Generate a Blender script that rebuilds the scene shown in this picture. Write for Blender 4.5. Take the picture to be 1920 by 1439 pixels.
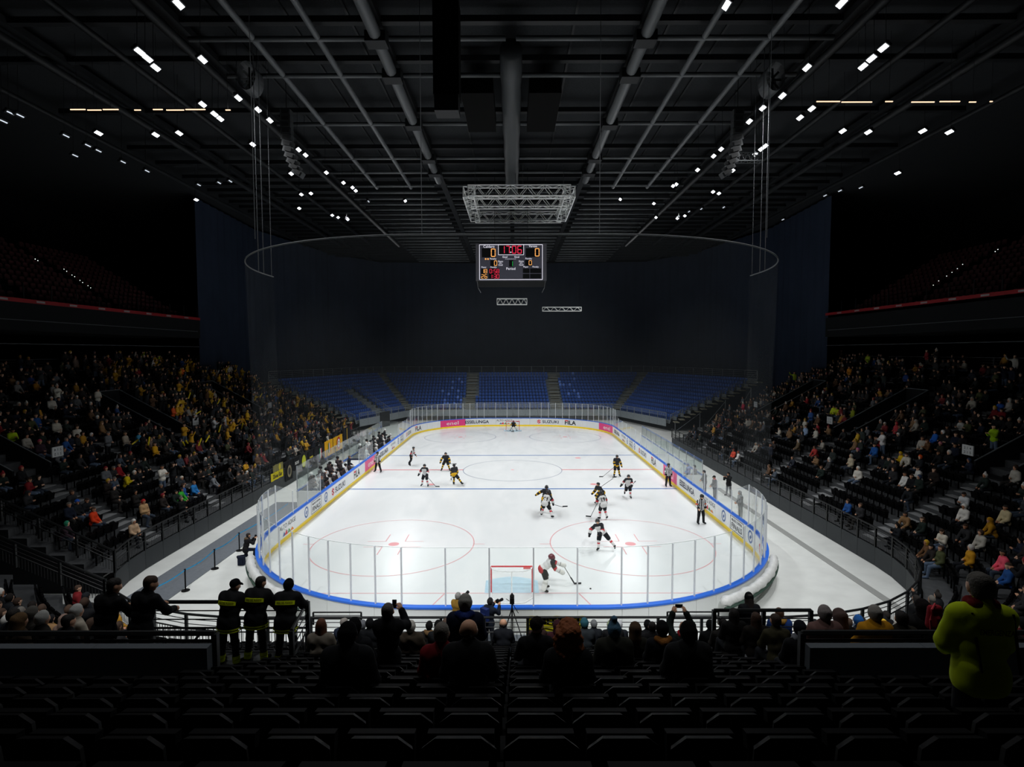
import bpy, math, random
import numpy as np
from mathutils import Vector, Matrix, Euler
random.seed(7); rng = np.random.default_rng(7)
for o in list(bpy.data.objects): bpy.data.objects.remove(o)
SC = bpy.context.scene
COL = SC.collection
pi = math.pi

# ------------------------------------------------------------------ camera, world, lights, exposure
CF, CX, CY, CZ = 1045.2, 0.083, -50.573, 10.775
CPITCH, CYAW, CROLL = 0.0563069, -0.0022408, -0.0020128
cam_d = bpy.data.cameras.new('camera'); cam = bpy.data.objects.new('camera', cam_d); COL.objects.link(cam)
cam_d.sensor_fit = 'HORIZONTAL'; cam_d.sensor_width = 36.0; cam_d.lens = 36.0 * CF / 1920.0
cam_d.clip_start = 0.1; cam_d.clip_end = 400
_R = Matrix.Rotation(-CYAW, 3, 'Z') @ Matrix.Rotation(pi / 2 - CPITCH, 3, 'X') @ Matrix.Rotation(CROLL, 3, 'Z')
cam.matrix_world = Matrix.Translation((CX, CY, CZ)) @ _R.to_4x4()
SC.camera = cam
W = bpy.data.worlds.new('world'); SC.world = W; W.use_nodes = True
W.node_tree.nodes['Background'].inputs[0].default_value = (0.55, 0.65, 0.9, 1)
W.node_tree.nodes['Background'].inputs[1].default_value = 0.002
SC.view_settings.view_transform = 'Standard'; SC.view_settings.look = 'None'
SC.view_settings.gamma = 1.0; SC.view_settings.use_curve_mapping = False
SC.view_settings.exposure = 0.0
SPOT_POWER = 5550.0
SPOTS = []          # filled by the roof floodlights further down: (x, y, z, tx, ty)

def bproj(px, py, z=None, Y=None, X=None):
    u, v = px - 960.0, py - 719.5
    cr, sr = math.cos(-CROLL), math.sin(-CROLL)
    u, v = u * cr - v * sr, u * sr + v * cr
    d = [u, CF * math.cos(CPITCH) - v * math.sin(CPITCH), -CF * math.sin(CPITCH) - v * math.cos(CPITCH)]
    c, s = math.cos(-CYAW), math.sin(-CYAW)
    d = (d[0] * c - d[1] * s, d[0] * s + d[1] * c, d[2])
    if z is not None: t = (z - CZ) / d[2]
    elif Y is not None: t = (Y - CY) / d[1]
    else: t = (X - CX) / d[0]
    return Vector((CX + t * d[0], CY + t * d[1], CZ + t * d[2]))
def proj(p):
    x, y, z = p[0] - CX, p[1] - CY, p[2] - CZ
    c, s = math.cos(CYAW), math.sin(CYAW)
    x, y = x * c - y * s, x * s + y * c
    cp, sp = math.cos(CPITCH), math.sin(CPITCH)
    dep = y * cp - z * sp; up = y * sp + z * cp
    return (960 + x / dep * CF, 719.5 - up / dep * CF, dep)

# ------------------------------------------------------------------ materials
MATS = {}
def lin(c):
    if isinstance(c, str):
        c = [int(c[i:i + 2], 16) / 255 for i in (0, 2, 4)]
    return tuple((v / 12.92 if v <= .04045 else ((v + .055) / 1.055) ** 2.4) for v in c)
def mat(name, col, rough=0.6, metal=0.0, spec=0.4, noise=0.0, nscale=8.0, emit=None, bump=0.0, bscale=30.0, coat=0.0):
    if name in MATS: return MATS[name]
    m = bpy.data.materials.new(name); m.use_nodes = True; nt = m.node_tree; b = nt.nodes['Principled BSDF']
    c = lin(col); b.inputs['Base Color'].default_value = (*c, 1)
    b.inputs['Roughness'].default_value = rough; b.inputs['Metallic'].default_value = metal
    b.inputs['Specular IOR Level'].default_value = spec
    if coat: b.inputs['Coat Weight'].default_value = coat
    if emit: 
        b.inputs['Emission Color'].default_value = (*lin(emit[0]), 1); b.inputs['Emission Strength'].default_value = emit[1]
    if noise or bump:
        tc = nt.nodes.new('ShaderNodeTexCoord')
        if noise:
            n = nt.nodes.new('ShaderNodeTexNoise'); n.inputs['Scale'].default_value = nscale; n.inputs['Detail'].default_value = 4
            nt.links.new(tc.outputs['Object'], n.inputs['Vector'])
            mr = nt.nodes.new('ShaderNodeMapRange'); mr.inputs[1].default_value = .3; mr.inputs[2].default_value = .7
            mr.inputs[3].default_value = 1 - noise; mr.inputs[4].default_value = 1 + noise * .6
            nt.links.new(n.outputs[0], mr.inputs[0])
            mx = nt.nodes.new('ShaderNodeVectorMath'); mx.operation = 'SCALE'; mx.inputs[0].default_value = c
            nt.links.new(mr.outputs[0], mx.inputs['Scale']); nt.links.new(mx.outputs[0], b.inputs['Base Color'])
        if bump:
            n2 = nt.nodes.new('ShaderNodeTexNoise'); n2.inputs['Scale'].default_value = bscale; n2.inputs['Detail'].default_value = 3
            nt.links.new(tc.outputs['Object'], n2.inputs['Vector'])
            bp = nt.nodes.new('ShaderNodeBump'); bp.inputs['Strength'].default_value = bump; bp.inputs['Distance'].default_value = .02
            nt.links.new(n2.outputs[0], bp.inputs['Height']); nt.links.new(bp.outputs[0], b.inputs['Normal'])
    MATS[name] = m; return m
def emis(name, col, st):
    if name in MATS: return MATS[name]
    m = bpy.data.materials.new(name); m.use_nodes = True; nt = m.node_tree; nt.nodes.clear()
    e = nt.nodes.new('ShaderNodeEmission'); o = nt.nodes.new('ShaderNodeOutputMaterial')
    e.inputs[0].default_value = (*lin(col), 1); e.inputs[1].default_value = st
    nt.links.new(e.outputs[0], o.inputs[0]); MATS[name] = m; return m
def glassmat(name, tint=(.93, .96, .95), haze=.05, hcol=(.8, .85, .85)):
    m = bpy.data.materials.new(name); m.use_nodes = True; nt = m.node_tree; nt.nodes.clear()
    o = nt.nodes.new('ShaderNodeOutputMaterial'); t = nt.nodes.new('ShaderNodeBsdfTransparent'); t.inputs[0].default_value = (*tint, 1)
    g = nt.nodes.new('ShaderNodeBsdfGlossy'); g.inputs['Roughness'].default_value = .04
    d = nt.nodes.new('ShaderNodeBsdfDiffuse'); d.inputs[0].default_value = (*hcol, 1)
    f = nt.nodes.new('ShaderNodeFresnel'); f.inputs[0].default_value = 1.45
    ge = nt.nodes.new('ShaderNodeNewGeometry'); io = nt.nodes.new('ShaderNodeMath'); io.operation = 'MULTIPLY_ADD'
    io.inputs[1].default_value = 1 / 1.45 - 1.45; io.inputs[2].default_value = 1.45
    nt.links.new(ge.outputs['Backfacing'], io.inputs[0]); nt.links.new(io.outputs[0], f.inputs[0])
    a = nt.nodes.new('ShaderNodeMixShader'); a.inputs[0].default_value = haze
    nt.links.new(t.outputs[0], a.inputs[1]); nt.links.new(d.outputs[0], a.inputs[2])
    b = nt.nodes.new('ShaderNodeMixShader'); nt.links.new(f.outputs[0], b.inputs[0])
    nt.links.new(a.outputs[0], b.inputs[1]); nt.links.new(g.outputs[0], b.inputs[2])
    nt.links.new(b.outputs[0], o.inputs[0]); MATS[name] = m; return m
def netmat(name, col, fac):
    m = bpy.data.materials.new(name); m.use_nodes = True; nt = m.node_tree; nt.nodes.clear()
    o = nt.nodes.new('ShaderNodeOutputMaterial'); t = nt.nodes.new('ShaderNodeBsdfTransparent')
    d = nt.nodes.new('ShaderNodeBsdfDiffuse'); d.inputs[0].default_value = (*lin(col), 1)
    a = nt.nodes.new('ShaderNodeMixShader'); a.inputs[0].default_value = fac
    nt.links.new(t.outputs[0], a.inputs[1]); nt.links.new(d.outputs[0], a.inputs[2]); nt.links.new(a.outputs[0], o.inputs[0])
    MATS[name] = m; return m
def attrmat(name):
    m = bpy.data.materials.new(name); m.use_nodes = True; nt = m.node_tree; b = nt.nodes['Principled BSDF']
    a = nt.nodes.new('ShaderNodeVertexColor'); a.layer_name = 'tone'
    nt.links.new(a.outputs[0], b.inputs['Base Color']); b.inputs['Roughness'].default_value = .8
    MATS[name] = m; return m

def icemat():
    m = bpy.data.materials.new('ice'); m.use_nodes = True; nt = m.node_tree; b = nt.nodes['Principled BSDF']
    tc = nt.nodes.new('ShaderNodeTexCoord')
    mp = nt.nodes.new('ShaderNodeMapping'); mp.inputs['Scale'].default_value = (.35, .12, 1)
    nt.links.new(tc.outputs['Object'], mp.inputs[0])
    n = nt.nodes.new('ShaderNodeTexNoise'); n.inputs['Scale'].default_value = 1.2; n.inputs['Detail'].default_value = 6; n.inputs['Distortion'].default_value = 1.5
    nt.links.new(mp.outputs[0], n.inputs['Vector'])
    w = nt.nodes.new('ShaderNodeTexNoise'); w.inputs['Scale'].default_value = 1.0; w.inputs['Detail'].default_value = 8; w.inputs['Roughness'].default_value = .75
    mp2 = nt.nodes.new('ShaderNodeMapping'); mp2.inputs['Scale'].default_value = (3.0, .5, 1); mp2.inputs['Rotation'].default_value = (0, 0, .5)
    nt.links.new(tc.outputs['Object'], mp2.inputs[0]); nt.links.new(mp2.outputs[0], w.inputs['Vector'])
    cr = nt.nodes.new('ShaderNodeValToRGB'); cr.color_ramp.elements[0].position = .3; cr.color_ramp.elements[0].color = (.745, .77, .77, 1)
    cr.color_ramp.elements[1].position = .7; cr.color_ramp.elements[1].color = (.80, .815, .81, 1)
    ad = nt.nodes.new('ShaderNodeMath'); ad.operation = 'ADD'; nt.links.new(n.outputs[0], ad.inputs[0])
    ml = nt.nodes.new('ShaderNodeMath'); ml.operation = 'MULTIPLY_ADD'; ml.inputs[1].default_value = .5; ml.inputs[2].default_value = -.25
    nt.links.new(w.outputs[0], ml.inputs[0]); nt.links.new(ml.outputs[0], ad.inputs[1]); nt.links.new(ad.outputs[0], cr.inputs[0])
    nt.links.new(cr.outputs[0], b.inputs['Base Color'])
    mr = nt.nodes.new('ShaderNodeMapRange'); mr.inputs[1].default_value = .3; mr.inputs[2].default_value = .7; mr.inputs[3].default_value = .20; mr.inputs[4].default_value = .26
    nt.links.new(n.outputs[0], mr.inputs[0]); nt.links.new(mr.outputs[0], b.inputs['Roughness'])
    b.inputs['Specular IOR Level'].default_value = .35; b.inputs['IOR'].default_value = 1.31
    MATS['ice'] = m; return m

# ------------------------------------------------------------------ mesh helpers
class MB:
    def __init__(s): s.v = []; s.f = []; s.m = []
    def add(s, vs, fs, m=0):
        k = len(s.v); s.v += [tuple(p) for p in vs]
        for f in fs: s.f.append(tuple(i + k for i in f)); s.m.append(m)
    def box(s, c, d, m=0, rz=0.0, M=None):
        x, y, z = d[0] / 2, d[1] / 2, d[2] / 2
        vs = [(-x, -y, -z), (x, -y, -z), (x, y, -z), (-x, y, -z), (-x, -y, z), (x, -y, z), (x, y, z), (-x, y, z)]
        if M is not None: vs = [tuple(M @ Vector(p)) for p in vs]
        elif rz:
            cc, ss = math.cos(rz), math.sin(rz); vs = [(p[0] * cc - p[1] * ss, p[0] * ss + p[1] * cc, p[2]) for p in vs]
        vs = [(p[0] + c[0], p[1] + c[1], p[2] + c[2]) for p in vs]
        s.add(vs, [(0, 3, 2, 1), (4, 5, 6, 7), (0, 1, 5, 4), (1, 2, 6, 5), (2, 3, 7, 6), (3, 0, 4, 7)], m)
    def tube(s, a, b, r0, r1=None, n=8, m=0, caps=True):
        a, b = Vector(a), Vector(b); r1 = r0 if r1 is None else r1
        d = b - a
        if d.length < 1e-6: return
        d.normalize(); u = d.orthogonal().normalized(); w = d.cross(u)
        vs = []
        for p, r in ((a, r0), (b, r1)):
            for i in range(n):
                t = 2 * pi * i / n; vs.append(p + u * (r * math.cos(t)) + w * (r * math.sin(t)))
        fs = [(i, (i + 1) % n, n + (i + 1) % n, n + i) for i in range(n)]
        if caps: fs += [tuple(reversed(range(n))), tuple(range(n, 2 * n))]
        s.add(vs, fs, m)
    def path(s, pts, r, n=6, m=0, closed=False):
        pts = [Vector(p) for p in pts]; L = len(pts); vs = []
        for i, p in enumerate(pts):
            a = pts[(i - 1) % L] if (closed or i > 0) else p; b = pts[(i + 1) % L] if (closed or i < L - 1) else p
            d = (b - a).normalized()
            up = Vector((0, 0, 1)) if abs(d.z) < .95 else Vector((1, 0, 0))
            u = d.cross(up).normalized(); w = d.cross(u)
            rr = r[i] if hasattr(r, '__len__') else r
            for k in range(n):
                t = 2 * pi * k / n; vs.append(p + u * (rr * math.cos(t)) + w * (rr * math.sin(t)))
        fs = []
        for i in range(L if closed else L - 1):
            j = (i + 1) % L
            for k in range(n): fs.append((i * n + k, i * n + (k + 1) % n, j * n + (k + 1) % n, j * n + k))
        if not closed: fs += [tuple(reversed(range(n))), tuple(range((L - 1) * n, L * n))]
        s.add(vs, fs, m)
    def strip(s, A, B, m=0, closed=False):
        n = len(A); vs = list(A) + list(B)
        s.add(vs, [(i, (i + 1) % n, n + (i + 1) % n, n + i) for i in range(n if closed else n - 1)], m)
    def prism(s, poly, z0, z1, m=0):
        n = len(poly); vs = [(p[0], p[1], z0) for p in poly] + [(p[0], p[1], z1) for p in poly]
        s.add(vs, [tuple(reversed(range(n))), tuple(range(n, 2 * n))] + [(i, (i + 1) % n, n + (i + 1) % n, n + i) for i in range(n)], m)
    def sphere(s, c, r, n=8, k=6, m=0):
        r = (r, r, r) if not hasattr(r, '__len__') else r
        vs = [(c[0], c[1], c[2] - r[2])]
        for j in range(1, k):
            a = -pi / 2 + pi * j / k
            for i in range(n): t = 2 * pi * i / n; vs.append((c[0] + r[0] * math.cos(a) * math.cos(t), c[1] + r[1] * math.cos(a) * math.sin(t), c[2] + r[2] * math.sin(a)))
        vs.append((c[0], c[1], c[2] + r[2])); fs = [(0, 1 + (i + 1) % n, 1 + i) for i in range(n)]
        for j in range(k - 2):
            for i in range(n): b = 1 + j * n; fs.append((b + i, b + (i + 1) % n, b + n + (i + 1) % n, b + n + i))
        b = 1 + (k - 2) * n; fs += [(b + i, b + (i + 1) % n, len(vs) - 1) for i in range(n)]
        s.add(vs, fs, m)
    def mesh(s, name, mats, smooth=False):
        me = bpy.data.meshes.new(name); me.from_pydata(s.v, [], s.f)
        for m in (mats if isinstance(mats, (list, tuple)) else [mats]): me.materials.append(m)
        if isinstance(mats, (list, tuple)) and len(mats) > 1: me.polygons.foreach_set('material_index', s.m)
        if smooth: me.polygons.foreach_set('use_smooth', [True] * len(s.f))
        me.update(); return me
    def build(s, name, mats, parent=None, loc=None, rz=0.0, smooth=False):
        return link(name, s.mesh(name, mats, smooth), parent, loc, rz)
def link(name, me, parent=None, loc=None, rz=0.0):
    o = bpy.data.objects.new(name, me); COL.objects.link(o)
    if parent is not None: o.parent = parent
    if loc is not None: o.location = loc
    if rz: o.rotation_euler = (0, 0, rz)
    return o
def empty(name, loc=(0, 0, 0), rz=0.0):
    o = bpy.data.objects.new(name, None); o.empty_display_size = .2; COL.objects.link(o); o.location = loc; o.rotation_euler = (0, 0, rz); return o
def tag(o, label=None, cat=None, group=None, kind=None):
    if label: o['label'] = label
    if cat: o['category'] = cat
    if group: o['group'] = group
    if kind: o['kind'] = kind
    return o
def setmat(o, m):
    if len(o.data.materials) == 0: o.data.materials.append(m)
    o.material_slots[0].link = 'OBJECT'; o.material_slots[0].material = m
TXT = {}
def textmesh(body, bold=0.0):
    key = (body, bold)
    if key in TXT: return TXT[key]
    c = bpy.data.curves.new('t', 'FONT'); c.body = body; c.size = 1.0; c.offset = bold; c.resolution_u = 3
    o = bpy.data.objects.new('t', c); COL.objects.link(o)
    me = bpy.data.meshes.new_from_object(o.evaluated_get(bpy.context.evaluated_depsgraph_get()))
    v = np.array([tuple(p.co) for p in me.vertices]); f = [tuple(p.vertices) for p in me.polygons]
    bpy.data.objects.remove(o); bpy.data.curves.remove(c); bpy.data.meshes.remove(me)
    v[:, 0] -= v[:, 0].min(); v[:, 1] -= v[:, 1].min(); W_, H_ = v[:, 0].max(), v[:, 1].max()
    TXT[key] = (v, f, W_, H_); return TXT[key]
def addtext(mb, body, fn, width=None, height=None, bold=.01, m=0):
    """place flat lettering through fn(u, v) -> xyz, u across in metres from the middle, v up from the middle"""
    v, f, w, h = textmesh(body, bold)
    sx = (width / w) if width else height / h; sy = (height / h) if height else sx
    if height and not width: sx = sy
    mb.add([fn((p[0] - w / 2) * sx, (p[1] - h / 2) * sy) for p in v], f, m)

_O1 = ['zeroth', 'first', 'second', 'third', 'fourth', 'fifth', 'sixth', 'seventh', 'eighth', 'ninth', 'tenth', 'eleventh', 'twelfth', 'thirteenth', 'fourteenth', 'fifteenth', 'sixteenth', 'seventeenth', 'eighteenth', 'nineteenth']
_T = ['', '', 'twent', 'thirt', 'fort', 'fift', 'sixt', 'sevent', 'eight', 'ninet']
def nth(n):
    if n < 20: return _O1[n]
    if n > 99: return 'farthest'
    return _T[n // 10] + ('ieth' if n % 10 == 0 else 'y-' + _O1[n % 10])
# ------------------------------------------------------------------ palette of surfaces
icemat()
M_FLOOR = mat('arena_floor', 'dee0dc', .55, noise=.08, nscale=.9, spec=.3)
M_CARPET = mat('grey_carpet', '70757b', .95, noise=.1, nscale=6, spec=.1)
M_CONC = mat('dark_concrete', '4c4e50', .85, noise=.15, nscale=3, spec=.2)
M_STEP = mat('step_grey', '8b8d8e', .8, noise=.12, nscale=3, spec=.2)
M_BLK = mat('black_paint', '1c1e1f', .5, spec=.35)
M_RAIL = mat('black_rail', '141617', .45, spec=.35)
M_PANEL = mat('charcoal_panel', '33373a', .6, spec=.3, noise=.08, nscale=2)
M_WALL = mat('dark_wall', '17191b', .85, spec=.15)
M_NAVY = mat('navy_drape', '2c3443', .95, spec=.05, noise=.15, nscale=.25)
M_ROOF = mat('roof_deck', '2a2c2e', .9, spec=.1, noise=.25, nscale=14)
M_TUBE = mat('roof_tube', '55585a', .55, spec=.4)
M_DARKSTEEL = mat('dark_steel', '1a1c1e', .6, spec=.3)
M_WHITE = mat('board_white', 'e9ecec', .3, spec=.45)
M_BACK = mat('board_back', 'e6e9e7', .5, spec=.3)
M_CAP = mat('cap_blue', '2f6fdc', .35, spec=.4)
M_KICK = mat('kick_yellow', 'ffdc1c', .35, spec=.4)
M_ALU = mat('aluminium', 'b9bdc1', .4, metal=.15)
M_GALV = mat('galvanised', '8a9296', .5, metal=.3, noise=.1)
M_PINK = mat('pink_print', 'ec3d86', .4); M_INK = mat('navy_print', '1d2440', .5); M_REDP = mat('red_print', 'dd3540', .5); M_INKB = mat('black_print', '24262a', .5)
M_LOGO = mat('blue_emblem', '4d6da8', .5); M_ORNG = mat('orange_print', 'e98a35', .5); M_GRNP = mat('green_print', '5aa05a', .5); M_WHT2 = mat('white_print', 'f2f2f2', .4)
M_REDL = mat('ice_red_line', 'd9646c', .35); M_BLUL = mat('ice_blue_line', '6a88b8', .35); M_CREASE = mat('crease_blue', 'bcdae8', .35, noise=.1, nscale=5); M_FAINT = mat('ice_grey_line', '8088a0', .35)
M_REDF = mat('ice_faint_red', 'e3a9ac', .35); M_REDD = mat('ice_spot_red', 'e79fa3', .35)
M_GLASS = glassmat('rink_glass')
M_NET = netmat('safety_net_mesh', '565a5c', .10)
M_TRUSS = mat('white_truss', 'f2f4f2', .45, spec=.4)

# ------------------------------------------------------------------ rink outline
HX, HY, RR = 13.0, 30.0, 9.8
SEG = [('l', HX - RR), ('a', RR * pi / 2), ('l', 2 * (HY - RR)), ('a', RR * pi / 2), ('l', 2 * (HX - RR)), ('a', RR * pi / 2), ('l', 2 * (HY - RR)), ('a', RR * pi / 2), ('l', HX - RR)]
PER = sum(x[1] for x in SEG)
def rp(s, off=0.0):
    """point on the rink outline at arc length s (0 = middle of the near end, anticlockwise seen from above), off metres outwards"""
    s %= PER
    a1 = HX - RR; A = RR * pi / 2; L = 2 * (HY - RR); T = 2 * (HX - RR)
    if s < a1: return (s, -HY - off)
    s -= a1
    if s < A: t = s / RR; return (HX - RR + (RR + off) * math.sin(t), -HY + RR - (RR + off) * math.cos(t))
    s -= A
    if s < L: return (HX + off, -HY + RR + s)
    s -= L
    if s < A: t = s / RR; return (HX - RR + (RR + off) * math.cos(t), HY - RR + (RR + off) * math.sin(t))
    s -= A
    if s < T: return (HX - RR - s, HY + off)
    s -= T
    if s < A: t = s / RR; return (-HX + RR - (RR + off) * math.sin(t), HY - RR + (RR + off) * math.cos(t))
    s -= A
    if s < L: return (-HX - off, HY - RR - s)
    s -= L
    if s < A: t = s / RR; return (-HX + RR - (RR + off) * math.cos(t), -HY + RR - (RR + off) * math.sin(t))
    s -= A
    return (-HX + RR + s, -HY - off)
S_C1 = HX - RR; S_R0 = S_C1 + RR * pi / 2; S_R1 = S_R0 + 2 * (HY - RR); S_F0 = S_R1 + RR * pi / 2; S_F1 = S_F0 + 2 * (HX - RR); S_L0 = S_F1 + RR * pi / 2; S_L1 = S_L0 + 2 * (HY - RR); S_N0 = S_L1 + RR * pi / 2
def s_right(y): return S_R0 + (y + HY - RR)
def s_left(y): return S_L0 + (HY - RR - y)
def s_far(x): return S_F0 + (HX - RR - x)

# ------------------------------------------------------------------ ice with its painted lines
mb = MB(); mb.add([(*rp(PER * i / 240), 0.0) for i in range(240)], [tuple(range(240))])
ice = tag(mb.build('floor_ice', MATS['ice']), 'white ice sheet of the hockey rink with faint painted lines', kind='structure')
ZL = .004
def icepart(name, fn, m):
    mb = MB(); fn(mb); return mb.build(name, m, ice)
def rect(mb, x0, x1, y0, y1, z=ZL): mb.add([(x0, y0, z), (x1, y0, z), (x1, y1, z), (x0, y1, z)], [(0, 1, 2, 3)])
def ring(mb, cx, cy, r, w, z=ZL, n=96):
    mb.strip([(cx + (r + w / 2) * math.cos(2 * pi * i / n), cy + (r + w / 2) * math.sin(2 * pi * i / n), z) for i in range(n)],
             [(cx + (r - w / 2) * math.cos(2 * pi * i / n), cy + (r - w / 2) * math.sin(2 * pi * i / n), z) for i in range(n)], closed=True)
def disc(mb, cx, cy, r, z=ZL, n=32): mb.add([(cx + r * math.cos(2 * pi * i / n), cy + r * math.sin(2 * pi * i / n), z) for i in range(n)], [tuple(range(n))])
GY = 26.2; DY = 19.8; DX = 6.65
icepart('center_line', lambda b: (rect(b, -12.95, -4.5, -.11, .11), rect(b, 4.5, 12.95, -.11, .11)), M_REDL)
for sgn in (-1, 1): icepart('blue_line', lambda b: rect(b, -12.95, 12.95, sgn * 7.14 - .15, sgn * 7.14 + .15), M_BLUL)
def goal_w(y): t = y - (HY - RR); return HX - RR + math.sqrt(max(0, RR * RR - t * t)) - .05
for sgn in (-1, 1): icepart('goal_line', lambda b: rect(b, -goal_w(GY), goal_w(GY), sgn * GY - .03, sgn * GY + .03), M_REDF)
icepart('center_circle', lambda b: ring(b, 0, 0, 4.5, .06), M_FAINT)
icepart('center_spot', lambda b: disc(b, 0, 0, .15), M_REDD)
for sx in (-1, 1):
    for sy in (-1, 1):
        icepart('faceoff_circle', lambda b: ring(b, sx * DX, sy * DY, 4.5, .06), M_REDF if sy < 0 else M_FAINT)
        icepart('faceoff_spot', lambda b: disc(b, sx * DX, sy * DY, .3), M_REDD)
        icepart('faceoff_spot', lambda b: disc(b, sx * DX, sy * 5.64, .3), M_REDD)
        def ticks(b):
            for tx in (-1, 1):
                for ty in (-1, 1):
                    rect(b, sx * DX + tx * .55, sx * DX + tx * 1.6, sy * DY + ty * .45 - .025, sy * DY + ty * .45 + .025) if tx > 0 else rect(b, sx * DX - 1.6, sx * DX - .55, sy * DY + ty * .45 - .025, sy * DY + ty * .45 + .025)
                    y0 = sy * DY + ty * .45; y1 = y0 + ty * 1.2; rect(b, sx * DX + tx * .55 - .03, sx * DX + tx * .55 + .03, min(y0, y1), max(y0, y1))
                rect(b, sx * DX + tx * 4.8 - .3, sx * DX + tx * 4.8 + .3, sy * DY - .03, sy * DY + .03)
        icepart('faceoff_marks', ticks, M_REDF)
for sgn in (-1, 1):
    def crease(b):
        pts = [(-1.22, 0), (1.22, 0), (1.22, 1.37)] + [(1.22 - 2.44 * i / 12, 1.37 + .46 * math.sin(pi * i / 12)) for i in range(1, 12)] + [(-1.22, 1.37)]
        pts = [(p[0], -sgn * -1 * 0 + (sgn * GY - sgn * p[1])) for p in pts]
        b.add([(p[0], p[1], ZL + .002) for p in pts], [tuple(range(len(pts)))])
    icepart('goal_crease', crease, M_CREASE)
    for sx in (-1, 1):
        def trap(b):
            p0 = Vector((sx * 3.0, sgn * (GY + .03), ZL)); p1 = Vector((sx * 4.2, sgn * 29.9, ZL)); w = Vector((.03, 0, 0)); b.add([p0 - w, p0 + w, p1 + w, p1 - w], [(0, 1, 2, 3)])
        icepart('trapezoid_line', trap, M_REDF)

# ------------------------------------------------------------------ arena floor round the rink
mb = MB()
N = 240
out = [(-75, -75), (75, -75), (75, 75), (-75, 75)]
inner = [(*rp(PER * i / N, .12), -.01) for i in range(N)]
# ring between the rink outline and a far rectangle
outr = []
for p in inner:
    a = math.atan2(p[1], p[0]); k = 75 / max(abs(math.cos(a)), abs(math.sin(a))); outr.append((k * math.cos(a), k * math.sin(a), -.01))
mb.strip(outr, inner, closed=True)
floor = tag(mb.build('floor', M_FLOOR), 'pale grey concrete floor around the rink', kind='structure')
mb = MB(); mb.box((-16.0, -19.5, .0), (2.0, 17, .03)); tag(mb.build('floor_runner', M_CARPET), 'grey carpet runner on the pale floor left of the rink', 'carpet')
mb = MB(); mb.box((16.25, -18.0, .0), (.4, 22, .02)); mb.build('floor_strip', mat('strip_grey', '9a9b98', .7), floor)

# ------------------------------------------------------------------ dasher boards, cap, kick plate, glass
boards = tag(empty('rink_boards', (0, -30, 0)), 'white dasher boards with blue cap and yellow kick plate around the ice', 'rink boards')
BO = Vector((0, -30, 0))
def bchild(mb, name, m, par=boards): 
    mb.v = [(p[0] - BO.x, p[1] - BO.y, p[2] - BO.z) for p in mb.v]; return mb.build(name, m, par)
def division():
    S = []
    for a, b, n in [(0, .83, 1), (.83, 2.48, 1), (2.48, 4.14, 1), (4.14, S_R0, 14), (S_R0, S_R1, 17), (S_R1, S_F0 - .94, 14), (S_F0 - .94, S_F1 + .94, 5), (S_F1 + .94, S_L0, 14), (S_L0, S_L1, 17), (S_L1, PER - 4.14, 14), (PER - 4.14, PER - 2.48, 1), (PER - 2.48, PER - .83, 1)]:
        S += [a + (b - a) * i / n for i in range(n)]
    S.append(PER - .83); return S
DIV = division()[1:]          # panel joints
NP = len(DIV)
def slab(mb, s0, s1, o0, o1, z0, z1, n=4, m=0):
    A = [rp(s0 + (s1 - s0) * i / n, o0) for i in range(n + 1)]; B = [rp(s0 + (s1 - s0) * i / n, o1) for i in range(n + 1)]
    k = n + 1
    vs = [(*p, z0) for p in A] + [(*p, z1) for p in A] + [(*p, z0) for p in B] + [(*p, z1) for p in B]
    fs = []
    for i in range(n):
        fs += [(i + 1, i, k + i, k + i + 1), (2 * k + i, 2 * k + i + 1, 3 * k + i + 1, 3 * k + i), (k + i, 3 * k + i, 3 * k + i + 1, k + i + 1), (i, i + 1, 2 * k + i + 1, 2 * k + i)]
    fs += [(0, 2 * k, 3 * k, k), (n, k + n, 3 * k + n, 2 * k + n)]
    mb.add(vs, fs, m)
def onarc(s):
    s %= PER; return any(a <= s <= b for a, b in ((S_C1, S_R0), (S_R1, S_F0), (S_F1, S_L0), (S_L1, S_N0)))
glass = tag(empty('rink_glass_screen', (0, -30, 0)), 'tall clear glass screen on grey posts along the top of the rink boards', 'glass screen')
def gtop(s):
    x, y = rp(s)
    if abs(x) < 12.99: return 3.45
    return 3.45 if abs(y) > 20.0 else 2.55
GAPS = [(s_left(12.6), s_left(.2)), (s_left(-3.6), s_left(-11.9))]     # open fronts of the two team benches
def ingap(s): return any(a - .05 <= s % PER <= b + .05 for a, b in GAPS)
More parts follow.
